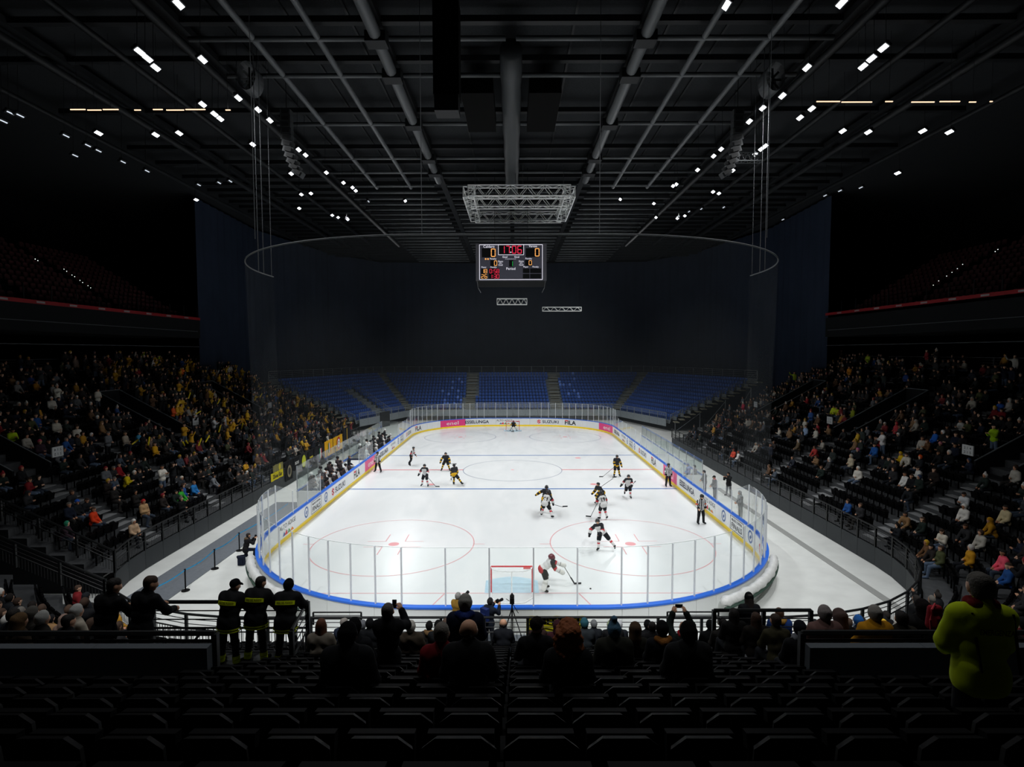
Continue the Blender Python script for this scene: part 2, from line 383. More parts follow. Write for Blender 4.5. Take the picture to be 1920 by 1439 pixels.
for i in range(NP):
    s0, s1 = DIV[i], DIV[(i + 1) % NP]
    if s1 < s0: s1 += PER
    n = 3 if (onarc(s0) or onarc(s1)) else 1
    mb = MB(); slab(mb, s0 + .006, s1 - .006, 0.0, .10, .20, 1.15, n)
    bchild(mb, 'board_panel', M_WHITE)
    mb = MB(); slab(mb, s0, s1, -.015, .10, 0, .22, n); bchild(mb, 'kick_plate', M_KICK)
    mb = MB(); slab(mb, s0, s1, -.03, .22, 1.15, 1.22, n); bchild(mb, 'cap_rail', M_CAP)
    mb = MB(); slab(mb, s0 + .006, s1 - .006, .16, .19, 0, 1.14, n); bchild(mb, 'back_panel', M_BACK)
    if not ingap((s0 + s1) / 2):
        zt0, zt1 = gtop(s0), gtop(s1)
        A = [rp(s0 + .03 + (s1 - s0 - .06) * j / n, .06) for j in range(n + 1)]; B = [rp(s0 + .03 + (s1 - s0 - .06) * j / n, .075) for j in range(n + 1)]
        mb = MB(); k = n + 1
        zz = [zt0 + (zt1 - zt0) * j / n for j in range(k)]
        vs = [(*p, 1.22) for p in A] + [(*p, z) for p, z in zip(A, zz)] + [(*p, 1.22) for p in B] + [(*p, z) for p, z in zip(B, zz)]
        fs = []
        for j in range(n): fs += [(j + 1, j, k + j, k + j + 1)]
        fs += [(k + j, 3 * k + j, 3 * k + j + 1, k + j + 1) for j in range(n)]
        mb.add(vs, fs); bchild(mb, 'glass_pane', M_GLASS, glass)
    if not (ingap(s0 - .3) and ingap(s0 + .3)):
        x, y = rp(s0, .07); big = .042 if y > -20 else .052
        mb = MB(); mb.box((x, y, (1.2 + gtop(s0)) / 2), (big, big, gtop(s0) - 1.2), rz=math.atan2(y, x)); bchild(mb, 'glass_post', mat('post_silver', 'e0e4e8', .45), glass)
for z0, r in ((3.46, .008),):
    for a, b in ((S_L1 + .6, PER + S_R0 - .6), (S_R1 + .6, S_L0 - .6)):
        mb = MB(); mb.path([(*rp(a + (b - a) * i / 60, .066), z0) for i in range(61)], r, 5); bchild(mb, 'glass_edge_strip', mat('glass_edge', 'c5cccb', .3), glass)
# ---- printing on the boards (lettering follows the board curve)
def onboard(sc, flip=-1, off=-.006, zc=.70):
    def fn(u, v):
        s = sc + flip * u; x, y = rp(s, off); return (x, y, zc + v)
    return fn
def advert(parts):
    pass
def b_text(sc, body, w, h, m, zc=.68, bold=.02, du=0.0):
    mb = MB(); addtext(mb, body, onboard(sc - du, zc=zc), width=w, height=h, bold=bold); bchild(mb, 'board_lettering', m)
def b_rect(sc, w, h, m, zc=.68, off=-.004, n=6, name='board_print'):
    mb = MB(); A = [rp(sc - w / 2 + w * i / n, off) for i in range(n + 1)]
    mb.strip([(*p, zc - h / 2) for p in A], [(*p, zc + h / 2) for p in A]); bchild(mb, name, m)
def b_poly(sc, pts, m, zc=.68, off=-.006):
    f = onboard(sc, off=off, zc=zc); mb = MB(); mb.add([f(*p) for p in pts], [tuple(range(len(pts)))]); bchild(mb, 'board_print', m)
def ad_suzuki(s):
    b_text(s, 'SUZUKI', 2.4, .42, M_INK, du=.4)
    for sy in (1, -1):
        b_poly(s, [(-1.3, sy * .30), (-1.02, sy * .12), (-1.12, sy * .05), (-1.3, sy * .16), (-1.45, sy * .06), (-1.5, sy * .0), (-1.58, sy * .1)], M_REDP)
    b_poly(s, [(-1.56, .1), (-1.08, -.2), (-1.02, -.1), (-1.5, .2)], M_REDP)
def ad_fila(s):
    b_text(s, 'FILA', 1.75, .6, M_INKB, bold=.03); b_rect(s + .62, .5, .15, M_REDP, zc=.93, off=-.009)
def ad_esse(s): b_text(s, 'ESSELUNGA', 3.5, .46, M_INK, bold=.03)
def ad_enel(s, w=4.0):
    b_rect(s, w, .93, M_PINK, zc=.675, n=16); b_text(s, 'enel', 1.9, .5, M_WHT2, bold=.0)
def ad_alto(s):
    b_text(s, 'ALTO ADIGE', 2.3, .26, M_INKB, zc=.86, bold=.0)
    for i, (m, p) in enumerate(((M_LOGO, [(-.75, -.36), (-.55, -.12), (-.3, -.36)]), (M_REDP, [(-.5, -.36), (-.2, -.05), (-.05, -.36)]), (M_GRNP, [(-.1, -.36), (.15, -.12), (.4, -.36)]), (M_ORNG, [(.3, -.36), (.6, -.16), (.85, -.36)]))):
        b_poly(s, p, m, off=-.006 - .002 * i)
def ad_round(s):
    f = onboard(s); n = 24; mb = MB(); mb.strip([f(.33 * math.cos(2 * pi * i / n), .36 * math.sin(2 * pi * i / n)) for i in range(n)], [f(.23 * math.cos(2 * pi * i / n), .25 * math.sin(2 * pi * i / n)) for i in range(n)], closed=True); bchild(mb, 'board_emblem', M_LOGO)
    b_poly(s, [(-.14, -.03), (-.02, -.14), (.15, .03), (.05, .14)], M_LOGO)
def ad_finals(s):
    for z, h in ((1.07, .035), (.29, .035)): b_rect(s, 1.9, h, M_INKB, zc=z, off=-.007)
    for d in (-.94, .94): b_rect(s + d, .04, .8, M_INKB, off=-.007, n=1)
    b_text(s, 'FINALS', 1.5, .32, M_INKB, zc=.56, bold=.02); b_text(s, 'MILANO CORTINA', 1.5, .15, M_INKB, zc=.89)
L_, R_ = s_left, s_right
for fn, s in [(ad_alto, L_(-18.8)), (ad_round, L_(-15.9)), (ad_finals, L_(-14.1)), (ad_round, L_(-12.2)), (ad_suzuki, L_(-9.4)), (ad_fila, L_(-4.5)), (ad_enel, L_(.05)), (ad_esse, L_(5.4)), (ad_alto, L_(9.6)), (ad_round, L_(12.3)), (ad_finals, L_(14.4)), (ad_suzuki, L_(18.6)),
              (ad_fila, S_L0 - 2.9), (ad_enel, s_far(-8.9)), (ad_esse, s_far(-5.2)), (ad_alto, s_far(-1.2)), (ad_suzuki, s_far(5.1)), (ad_fila, S_F0 - 5.3), (ad_enel, S_R1 + 3.0),
              (ad_esse, R_(18.6)), (ad_alto, R_(14.3)), (ad_round, R_(12.2)), (ad_finals, R_(10.2)), (ad_round, R_(8.4)), (ad_suzuki, R_(4.8)), (ad_fila, R_(.3)), (ad_enel, R_(-5.0)), (ad_esse, R_(-9.5)), (ad_alto, R_(-14.2)), (ad_round, R_(-16.8)), (ad_finals, R_(-18.8)), (ad_round, R_(-20.7)), (ad_suzuki, S_R0 - 3.6)]:
    fn(s)

# ------------------------------------------------------------------ safety net hung from a ring over the boards
net = tag(empty('safety_net', (0, -30, 3)), 'dark see-through safety net hanging from a curved bar above the rink', 'safety net')
RZ = 15.0
for a, b in ((s_left(-19.2), PER + s_right(-19.2)),):
    n = 120
    T = [rp(a + (b - a) * i / n, .3) for i in range(n + 1)]; B = [rp(a + (b - a) * i / n, .08) for i in range(n + 1)]
    mb = MB(); mb.strip([(p[0], p[1] + 30, RZ - 3) for p in T], [(p[0], p[1] + 30, .5) for p in B]); mb.build('net_sheet', M_NET, net)
    mb = MB(); mb.path([(p[0], p[1] + 30, RZ - 3) for p in T], .032, 6); mb.build('net_bar', mat('net_bar', '4c5052', .5), net)
for px in (-13.2, 13.2):
    for y in (-21.2, -20.6):
        mb = MB(); mb.tube((px, y + 30, RZ - 3), (px, y + 30, 24), .018, n=5); mb.build('net_cable', M_TUBE, net)
for px, y in ((-9.5, -29.6), (9.5, -29.6), (-3.2, -30.2), (3.2, -30.2), (-13.3, -19.4), (13.3, -19.4)):
    mb = MB(); mb.tube((px, y + 30, RZ - 3), (px, y + 30, 24), .012, n=5); mb.build('net_cable', M_TUBE, net)
# ------------------------------------------------------------------ the bowl of black stands
BX, BYC, BR, BYF = 18.3, -23.0, 9.5, 15.5        # rail line: sides at +-BX, corner arcs about (+-8.8, -23), near end at y = -32.5
BCX = BX - BR
ROWD, ROWH, ROW0, FL0 = .8, .392, .5, .95
def zrow(k): return FL0 + ROWH * k
def bowl_pt(kind, t, o):
    """kind: 'L' / 'R' side (t = y), 'N' near end (t = x), 'CL' / 'CR' corner (t = angle 0 at the side .. pi/2 at the near end); o metres outwards"""
    if kind == 'L': return (-BX - o, t)
    if kind == 'R': return (BX + o, t)
    if kind == 'N': return (t, BYC - BR - o)
    sx = -1 if kind == 'CL' else 1; r = BR + o
    return (sx * (BCX + r * math.cos(t)), BYC - r * math.sin(t))
def cutA(o): return math.asin(min(1, 3.2 / (BR + o)))
def cutB(o): return math.asin(min(1, 6.3 / (BR + o)))
def bowl_line(which, o):
    if which == 'left': return [bowl_pt('L', BYF, o), bowl_pt('L', BYC, o)] + [bowl_pt('CL', cutA(o) * i / 4, o) for i in range(1, 5)]
    if which == 'near':
        a = cutB(o); return [bowl_pt('CL', a + (pi / 2 - a) * i / 12, o) for i in range(13)] + [bowl_pt('CR', pi / 2 * (1 - i / 16), o) for i in range(17)]
    if which == 'right': return [bowl_pt('R', BYC, o), bowl_pt('R', BYF - 2.5, o)]
VOMY = (-21.6, -8.2, 5.3)
NROW = 22
for which, nm in (('left', 'floor_terrace_left'), ('near', 'floor_terrace_near'), ('right', 'floor_terrace_right')):
    mb = MB()
    for k in range(-1, NROW):
        o0 = 0.1 if k < 0 else ROW0 + ROWD * k; o1 = ROW0 + ROWD * (k + 1) if k >= 0 else ROW0
        z = zrow(max(k, 0)); zp = zrow(max(k - 1, 0))
        A = bowl_line(which, o0); B = bowl_line(which, o1)
        mb.strip([(*p, z) for p in A], [(*p, z) for p in B])
        if k > 0: mb.strip([(*p, zp) for p in A], [(*p, z) for p in A])
    # closing faces at both ends of the block
    for e in (0, -1):
        poly = []
        for k in range(NROW):
            o0 = ROW0 + ROWD * k; 
            for o in (o0, o0 + ROWD): poly.append((*bowl_line(which, o)[e], zrow(k)))
        base = [(p[0], p[1], 0) for p in poly]
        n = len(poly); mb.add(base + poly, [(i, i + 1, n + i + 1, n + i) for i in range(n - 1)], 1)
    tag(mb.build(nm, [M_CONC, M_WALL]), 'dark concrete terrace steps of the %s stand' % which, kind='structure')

# front wall of charcoal panels under the railing, panel by panel
def resample(P, step):
    P = [Vector((p[0], p[1], 0)) for p in P]; L = [0]
    for a, b in zip(P, P[1:]): L.append(L[-1] + (b - a).length)
    n = max(1, round(L[-1] / step)); out = []
    for i in range(n + 1):
        t = L[-1] * i / n; j = 0
        while j < len(L) - 2 and L[j + 1] < t: j += 1
        u = (t - L[j]) / max(1e-9, L[j + 1] - L[j]); out.append(P[j].lerp(P[j + 1], u))
    return out
M_PANELS = M_PANEL
def railing(name, label, P, z0, h, step=1.45, bars=3, balus=True, cat='railing', mat_=None, rpost=.042, lower=.5):
    """posts, top rail, thin bars and a baluster panel along the plan line P; z0 may be a list of heights"""
    m = mat_ or M_RAIL
    Q = resample(P, step) if step else [Vector((p[0], p[1], 0)) for p in P]
    if hasattr(z0, '__len__'):
        Z = [z0[0] + (z0[1] - z0[0]) * i / (len(Q) - 1) for i in range(len(Q))]
    else: Z = [z0] * len(Q)
    o = Vector((Q[0].x, Q[0].y, Z[0])); root = tag(empty(name, o), label, cat)
    def loc(i, dz): return (Q[i].x - o.x, Q[i].y - o.y, Z[i] + dz - o.z)
    for i in range(len(Q)):
        mb = MB(); p = loc(i, 0); mb.box((p[0], p[1], p[2] + h / 2), (rpost * 2, rpost * 2, h)); mb.build('post', m, root)
    mb = MB(); mb.path([loc(i, h) for i in range(len(Q))], rpost * .95, 6); mb.build('top_rail', m, root)
    for j in range(bars):
        mb = MB(); zz = h - (h - lower) * (j + 1) / bars; mb.path([loc(i, zz) for i in range(len(Q))], .014 if j < bars - 1 else .025, 5); mb.build('bar', m, root)
    if balus:
        mb = MB()
        for i in range(len(Q) - 1):
            nb = max(2, int((Q[i + 1] - Q[i]).length / .12))
            for b in range(1, nb):
                t = b / nb; a = Vector(loc(i, .04)).lerp(Vector(loc(i + 1, .04)), t); c = a + Vector((0, 0, lower - .04)); mb.tube(a, c, .010, n=4, caps=False)
        tag(mb.build('balusters', m, root), kind='stuff')
    return root
for which, nm in (('left', 'wall_left'), ('near', 'wall_near'), ('right', 'wall_right')):
    L = bowl_line(which, 0); Q = resample(L, 1.45); w = tag(empty(nm, (Q[0].x, Q[0].y, 0)), 'low charcoal panel wall at the foot of the %s stand' % which, kind='structure')
    for a, b in zip(Q, Q[1:]):
        d = b - a; mb = MB(); c = (a + b) / 2 - Q[0]; mb.box((c.x, c.y, .475), (d.length - .02, .06, .95), rz=math.atan2(d.y, d.x)); mb.build('panel', M_PANEL, w)
railing('front_railing', 'long black railing on the panel wall of the left stand', bowl_line('left', -.02), FL0, 1.0)
railing('front_railing', 'black railing curving round the near end behind the goal', bowl_line('near', -.02), FL0, 1.0)
railing('front_railing', 'long black railing on the panel wall of the right stand', bowl_line('right', -.02), FL0, 1.0)
# sloping rails where the left stand is cut by the corner gangway
P0 = bowl_pt('CL', cutA(0), 0); P1 = bowl_pt('CL', cutA(8), 8)
railing('stair_railing', 'sloping black handrail down the gangway edge of the left stand', [P0, P1], [FL0, FL0 + 8 * ROWH / ROWD], 1.0, step=1.6, bars=3)
P0 = bowl_pt('CL', cutB(0), 0); P1 = bowl_pt('CL', cutB(9), 9)
railing('stair_railing', 'sloping black handrail at the left end of the near stand', [P0, P1], [FL0, FL0 + 9 * ROWH / ROWD], 1.0, step=1.6, bars=3)

# parapet walls of the upper near stand
PY = -42.6
for sx, nm in ((-1, 'wall_parapet_left'), (1, 'wall_parapet_right')):
    pts = [(sx * 4.4, PY), (sx * BCX, PY)] + [(sx * (BCX + 19.6 * math.sin(a)), BYC - 19.6 * math.cos(a)) for a in (.12, .25, .4, .55)]
    pr = tag(empty(nm, (sx * 4.4, PY, 4.18)), 'dark parapet wall in front of the upper seats on the %s' % ('left' if sx < 0 else 'right'), kind='structure')
    Q = resample(pts, 1.6)
    for a, b in zip(Q, Q[1:]):
        d = b - a; c = (a + b) / 2; mb = MB(); mb.box((c.x - sx * 4.4, c.y - PY, 1.14), (d.length - .004, .14, 2.28), rz=math.atan2(d.y, d.x)); mb.build('wall_panel', mat('parapet', '4c5156', .7, spec=.2), pr)
    railing('parapet_rail', 'thin black rail just above the %s parapet wall' % ('left' if sx < 0 else 'right'), [(p[0], p[1] + .16) for p in pts], 6.0, .57, step=1.9, bars=1, balus=False, lower=.45)
    # viewing platform with its own rail
    mb = MB()
    if sx < 0: mb.box((-6.1, -39.5, 3.2), (3.3, 1.5, 2.15))
    else: mb.box((6.1, -37.0, 2.5), (3.0, 1.7, 1.0))
    tag(mb.build('floor_platform', M_CONC), 'small dark platform inside the near stand on the %s' % ('left' if sx < 0 else 'right'), kind='structure')
railing('platform_railing', 'black platform railing the firefighters lean on', [(-7.8, -38.75), (-4.4, -38.75), (-4.25, -40.0)], 4.28, 1.08, step=None, bars=3)
railing('platform_railing', 'black boxed platform railing in front of the right near seats', [(7.0, -37.9), (5.9, -37.9), (4.75, -37.9)], 3.66, 1.1, step=None, bars=3)
for sx in (-1, 1):
    railing('gate_rail', 'short raised gate rail on the near railing, %s of the middle' % ('left' if sx < 0 else 'right'), [(sx * 5.2, -32.46), (sx * 6.9, -32.46)] if sx > 0 else [(-6.6, -32.46), (-5.0, -32.46)], 1.7, .42, step=None, bars=2, balus=False, lower=.2, rpost=.025)
mb = MB(); mb.tube((-8.6, -36.2, 2.9), (-6.9, -38.3, 4.55), .03); tag(mb.build('stair_handrail', M_RAIL), 'sloping black handrail left of the firefighters', 'handrail')

# entrances (vomitories) cut into the side stands, with pale-edged walls
M_EDGE = mat('pale_edge', '777d80', .5)
for sx, sd in ((-1, 'left'), (1, 'right')):
    for vi, vy in enumerate(VOMY):
        nm = ('first', 'middle', 'farthest')[vi]
        k0, k1 = 8, 15
        x0, x1 = BX + ROW0 + ROWD * k0, BX + ROW0 + ROWD * k1
        root = tag(empty('stand_entrance', (sx * x0, vy, zrow(k0))), 'dark walled entrance opening in the %s stand, %s from the near end' % (sd, nm), 'stand entrance')
        for j in (-1, 1):
            mb = MB(); y = j * 1.15; vs = []
            for xx, zz in ((0, zrow(k0) + .2), (x1 - x0, zrow(k1) + .55)):
                for yy in (y - .06, y + .06): vs += [(sx * xx, yy, 0 - .2), (sx * xx, yy, zz - zrow(k0) + .5)]
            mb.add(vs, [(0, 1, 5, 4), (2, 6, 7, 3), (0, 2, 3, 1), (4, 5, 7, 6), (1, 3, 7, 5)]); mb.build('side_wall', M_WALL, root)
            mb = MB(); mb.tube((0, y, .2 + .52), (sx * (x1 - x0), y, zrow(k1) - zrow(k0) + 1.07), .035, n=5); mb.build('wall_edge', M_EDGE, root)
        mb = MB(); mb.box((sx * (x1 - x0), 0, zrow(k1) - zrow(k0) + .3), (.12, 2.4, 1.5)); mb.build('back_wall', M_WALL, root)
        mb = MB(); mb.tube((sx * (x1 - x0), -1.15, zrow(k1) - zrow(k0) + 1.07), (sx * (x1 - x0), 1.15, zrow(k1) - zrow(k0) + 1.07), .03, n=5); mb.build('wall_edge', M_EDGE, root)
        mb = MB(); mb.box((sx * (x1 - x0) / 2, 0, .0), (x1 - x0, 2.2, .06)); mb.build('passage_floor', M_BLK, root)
        # door-number sign by the entrance
        mb = MB(); mb.box((0, 0, 0), (.06, .75, .55)); sg = mb.build('section_sign', mat('sign_white', 'b9bcbc', .5)); sg.location = (sx * (x0 - .1), vy + 1.5, zrow(k0) + 1.25)
        tag(sg, 'white section sign beside the %s entrance of the %s stand' % (nm, sd), 'sign')
        mb = MB()
        for line, zz in (('2 1 4', .12), ('2 1 5', -.12)): addtext(mb, line, lambda u, v: (-sx * .034, -sx * -u if sx < 0 else -u, v + zz), width=.5, height=.14)
        mb.build('sign_lettering', M_INKB, sg)
# aisle steps in the side stands
aisles = []
for sx, sd in ((-1, 'left'), (1, 'right')):
    for ai, ay in enumerate((-21.6, -15.0, -8.2, -1.5, 5.3, 11.5)):
        lo, hi = (0, 8) if ay in VOMY else (0, 21)
        root = tag(empty('aisle_stair', (sx * (BX + ROW0), ay, zrow(0))), 'grey aisle steps in the %s stand, number %s counted from the near end' % (sd, ('one', 'two', 'three', 'four', 'five', 'six')[ai]), 'stairs')
        for k in range(lo, hi):
            mb = MB(); mb.box((sx * (ROWD * k + .4), 0, zrow(k) - zrow(0) + .012), (.7, 1.1, .024)); mb.build('step', M_STEP, root)
            if k: mb = MB(); mb.box((sx * (ROWD * k - .2), 0, zrow(k) - zrow(0) - .2), (.4, 1.1, .03)); mb.build('step', M_STEP, root)
        aisles.append((sx, ay))
for sx, sd in ((-1, 'left'), (1, 'right')):
    root = tag(empty('aisle_stair', (sx * 4.85, -33, zrow(0))), 'grey aisle steps in the near stand %s of the middle block' % sd, 'stairs')
    for k in range(0, 11):
        mb = MB(); mb.box((0, -ROWD * k - .4, zrow(k) - zrow(0) + .012), (.8, .7, .024)); mb.build('step', M_STEP, root)

# ------------------------------------------------------------------ black tip-up seats
def seat_profile(w, z0, z1, ch):
    return [(-w / 2, z0), (w / 2, z0), (w / 2, z1 - ch), (w / 2 - ch * 1.2, z1), (-w / 2 + ch * 1.2, z1), (-w / 2, z1 - ch)]
def seat_back(mb, w=.46, z0=.43, z1=.86, ch=.075, th=.05, y=-.20, m=0):
    P = seat_profile(w, z0, z1, ch); n = len(P); q = .12
    vs = [(p[0], y - th / 2 - (p[1] - z0) * q, p[1]) for p in P] + [(p[0] * .93, y + th / 2 - (p[1] - z0) * q, z0 + (p[1] - z0) * .96) for p in P]
    mb.add(vs, [tuple(range(n)), tuple(reversed(range(n, 2 * n)))] + [(i, n + i, n + (i + 1) % n, (i + 1) % n) for i in range(n)], m)
def seat_pan(mb, m=0): mb.box((0, -.11, .60), (.42, .07, .34), m, M=Matrix.Rotation(-.2, 3, 'X'))
def seat_frame(mb, m=0):
    mb.box((-.235, -.1, .24), (.03, .26, .48), m); mb.box((.235, -.1, .24), (.03, .26, .48), m); mb.box((0, -.14, .42), (.46, .05, .05), m)
M_SEAT = mat('black_seat', '060607', .55, spec=.07); M_SEATF = mat('seat_frame_black', '08090a', .55, spec=.08)
def mk(fn, nm, m): b = MB(); fn(b); return b.mesh(nm, m)
ME_BACK, ME_PAN, ME_FRM = mk(seat_back, 'backrest', M_SEAT), mk(seat_pan, 'seat_pan', M_SEAT), mk(seat_frame, 'seat_frame', M_SEATF)
SEATS = []      # x, y, z, facing angle (rotation about z, facing +Y = 0), section, row, number
def face(px, py, qx, qy): return math.atan2(-(qx - px), qy - py)
for k in range(0, 20):
    o = ROW0 + ROWD * k + .5; z = zrow(k)
    nx = int(2 * BCX / .5)
    for i in range(-17, 18):
        x = .25 + .5 * i if i >= 0 else .25 + .5 * i
        ax = abs(x)
        if ax > BCX: continue
        if 4.3 < ax < 5.35 and k < 12: continue
        if ax > 4.3 and 10 <= k <= 12: continue
        y = BYC - BR - o
        if x < 0 and -7.9 < x and ax > 4.3 and 6 <= k <= 8: continue
        if x > 4.3 and 4 <= k <= 6 and x < 7.8: continue
        SEATS.append((x, y, z, 0.0, 'near', k, i))
    for kind in ('CL', 'CR'):
        r = BR + o; n = int(r * pi / 2 / .53)
        for i in range(n):
            t = (i + .5) / n * pi / 2
            if kind == 'CL' and cutA(o) - .04 < t < cutB(o) + .04: continue
            if 10 <= k <= 12 and t > .9: continue
            x, y = bowl_pt(kind, t, o); sx = -1 if kind == 'CL' else 1
            if abs(t - .62) * r < .55: continue
            SEATS.append((x, y, z, face(x, y, sx * BCX, BYC), kind, k, i))
for k in range(0, NROW):
    o = ROW0 + ROWD * k + .5; z = zrow(k)
    for sx, kind in ((-1, 'L'), (1, 'R')):
        y = BYC + .3; i = 0; ye = BYF - .4 if sx < 0 else BYF - 2.9
        while y < ye:
            ok = not any(s == sx and abs(y - a) < .8 for s, a in aisles)
            if 8 <= k <= 15 and any(abs(y - v) < 1.6 for v in VOMY): ok = False
            if ok: SEATS.append((sx * (BX + o), y, z, sx * pi / 2, kind, k, i))
            y += .52; i += 1
def inview(s, up=.7):
    u, v, d = proj((s[0], s[1], s[2] + up)); return d > .8 and -30 < u < 1950 and 500 < v < 1500
vis = sorted([s for s in SEATS if inview(s)], key=lambda s: proj(s)[2])
NEAR300 = vis[:300]; REST = vis[300:]
SECT = {'near': 'near stand', 'CL': 'left corner', 'CR': 'right corner', 'L': 'left stand', 'R': 'right stand'}
for s in NEAR300:
    o = empty('tip_up_seat', (s[0], s[1], s[2] + .001), s[3])
    tag(o, 'black tip-up seat, %s, %s row, %s seat from %s' % (SECT[s[4]] + ((' left half' if s[0] < 0 else ' right half') if s[4] == 'near' else ''), nth(s[5] + 1), nth(abs(s[6]) + 1 if s[0] > 0 or s[4] != 'near' else abs(s[6])), 'the middle' if s[4] == 'near' else 'its side end'), 'seat', 'black tip-up seats')
    link('backrest', ME_BACK, o); link('seat_pan', ME_PAN, o); link('seat_frame', ME_FRM, o)
def scatter_mesh(base, places):
    """numpy join of one small mesh at many places (x, y, z, rz)"""
    V = np.array(base.v); n = len(V); out = []
    P = np.array([p[:4] for p in places]); c, s = np.cos(P[:, 3])[:, None], np.sin(P[:, 3])[:, None]
    X = V[None, :, 0] * c - V[None, :, 1] * s + P[:, 0, None]; Y = V[None, :, 0] * s + V[None, :, 1] * c + P[:, 1, None]; Z = V[None, :, 2] + P[:, 2, None]
    VV = np.stack([X, Y, Z], 2).reshape(-1, 3)
    F = []
    for i in range(len(places)):
        F += [tuple(j + i * n for j in f) for f in base.f]
    return VV, F
b = MB(); seat_back(b); seat_pan(b); b.box((0, -.14, .22), (.05, .05, .42))
VV, FF = scatter_mesh(b, REST)
me = bpy.data.meshes.new('seat_rows'); me.from_pydata(VV.tolist(), [], FF); me.materials.append(M_SEAT)
tag(link('seat_rows', me), 'rows of black tip-up seats filling the side stands', 'seats', kind='stuff')

# ------------------------------------------------------------------ far stand with blue seats on a grey scaffold
FY0, FZ0, FR, FH, FN = 37.6, 1.55, .8, .45, 12
FXM, MIT = 16.6, math.radians(35); WANG = math.radians(70)
def far_edge(k): return FXM + k * FR * math.tan(MIT)
M_BLUE = mat('blue_seat', '2f56a0', .45, spec=.35); M_BLUEB = mat('blue_seat_pale', '5f86d6', .3, spec=.6)  # second blue is paler and glossier, for a few scattered middle seats
M_FST = mat('stand_grey', '6f777a', .7, noise=.1, nscale=1.0)
wd = (math.cos(WANG), math.sin(WANG))                      # wing row direction, mirrored by sx: (-sx? , -)
def wing_pt(sx, k, t):
    x0, y0 = far_edge(k), FY0 + FR * k
    return (sx * (x0 + wd[0] * t), y0 - wd[1] * t)
WLEN = lambda k: 14.0 + k * .98
mb = MB()
for k in range(FN):
    z = FZ0 + FH * k; e0, e1 = far_edge(k), far_edge(k + 1); y0 = FY0 + FR * k - .35; y1 = y0 + FR
    def ln(kk, yy): 
        kk_ = kk
        return [wing_pt(-1, kk_, WLEN(k)), wing_pt(-1, kk_, 0), wing_pt(1, kk_, 0), wing_pt(1, kk_, WLEN(k))]
    A, B = ln(k - .45, y0), ln(k + .55, y1)
    mb.strip([(*p, z) for p in A], [(*p, z) for p in B]); mb.strip([(*p, z - FH) for p in A], [(*p, z) for p in A])
fst = tag(mb.build('floor_terrace_far', M_FST), 'grey scaffold terrace of the far stand under blue seats', kind='structure')
def sub(lbl): return lbl
A = [wing_pt(-1, -1.0, 13.5), wing_pt(-1, -1.0, 0), wing_pt(1, -1.0, 0), wing_pt(1, -1.0, 13.5)]
w = tag(empty('wall_far', (0, 36.8, 0)), 'grey panel front of the far stand', kind='structure')
Q = resample(A, 2.0)
for a, c in zip(Q, Q[1:]):
    d = c - a; m_ = (a + c) / 2; mb = MB(); mb.box((m_.x, m_.y - 36.8, 1.25), (d.length - .03, .06, 1.0), rz=math.atan2(d.y, d.x)); mb.build('panel', M_GALV, w)
railing('far_front_railing', 'grey metal railing along the front of the far blue stand', A, 1.7, .9, step=2.0, bars=3, balus=False, mat_=M_GALV, rpost=.03)
T = [wing_pt(-1, FN + .6, WLEN(FN)), wing_pt(-1, FN + .6, 0), (-16.5, FY0 + FR * FN + .5), (-8.4, FY0 + FR * FN + .5), (8.4, FY0 + FR * FN + .5), (16.5, FY0 + FR * FN + .5), wing_pt(1, FN + .6, 0), wing_pt(1, FN + .6, WLEN(FN))]
zt = FZ0 + FH * FN
railing('far_back_railing', 'dim grey railing along the top of the far stand', T, zt, 1.3, step=2.2, bars=3, balus=False, mat_=M_GALV, rpost=.03)
mb = MB()
for a, c in zip(T, T[1:]):
    d = Vector((c[0] - a[0], c[1] - a[1], 0)); m_ = ((a[0] + c[0]) / 2, (a[1] + c[1]) / 2); mb.box((*m_, zt - .1), (d.length, .1, .7), rz=math.atan2(d.y, d.x))
tag(mb.build('wall_far_back', M_FST), 'grey back wall at the top of the far stand', kind='structure')
# stairs
STX = (-6.9, 6.9)
def stair(name, label, f0, f1, n, w):
    a, c = Vector(f0), Vector(f1); d = c - a; dh = Vector((d.x, d.y, 0)).normalized(); rz = math.atan2(dh.y, dh.x)
    root = tag(empty(name, a), label, 'stairs')
    for i in range(n):
        p = d * ((i + .5) / n); mb = MB(); mb.box((p.x, p.y, p.z + .02), (d.xy.length / n * .9, w, .07), rz=rz); mb.build('step', mat('step_ochre', '8f8c78', .7), root)
for x, nm in ((-6.9, 'left'), (6.9, 'right')):
    stair('far_stair', 'ochre grey steps between blue seat blocks, %s of the far goal' % nm, (x, FY0 - .6, FZ0 - .2), (x, FY0 + FR * FN, zt), 22, 1.5)
for sx, nm in ((-1, 'left'), (1, 'right')):
    stair('far_stair', 'ochre grey steps at the %s bend of the far blue stand' % nm, (sx * (far_edge(-.6)), FY0 - .6, FZ0 - .2), (sx * far_edge(FN), FY0 + FR * FN, zt), 22, 1.5)
    e0 = wing_pt(sx, -.6, WLEN(0) + .9); e1 = wing_pt(sx, FN, WLEN(FN) + .9)
    stair('far_stair', 'pale open steps at the outer %s edge of the far stand' % nm, (*e0, FZ0 - .3), (*e1, zt), 16, 1.3)
    railing('far_side_railing', 'sloping grey railing at the outer %s edge of the far stand' % nm, [wing_pt(sx, -.6, WLEN(0) + .2), wing_pt(sx, FN, WLEN(FN) + .2)], [FZ0 - .2, zt], 1.0, step=1.7, bars=3, balus=False, mat_=M_GALV, rpost=.03)
BSEATS = []
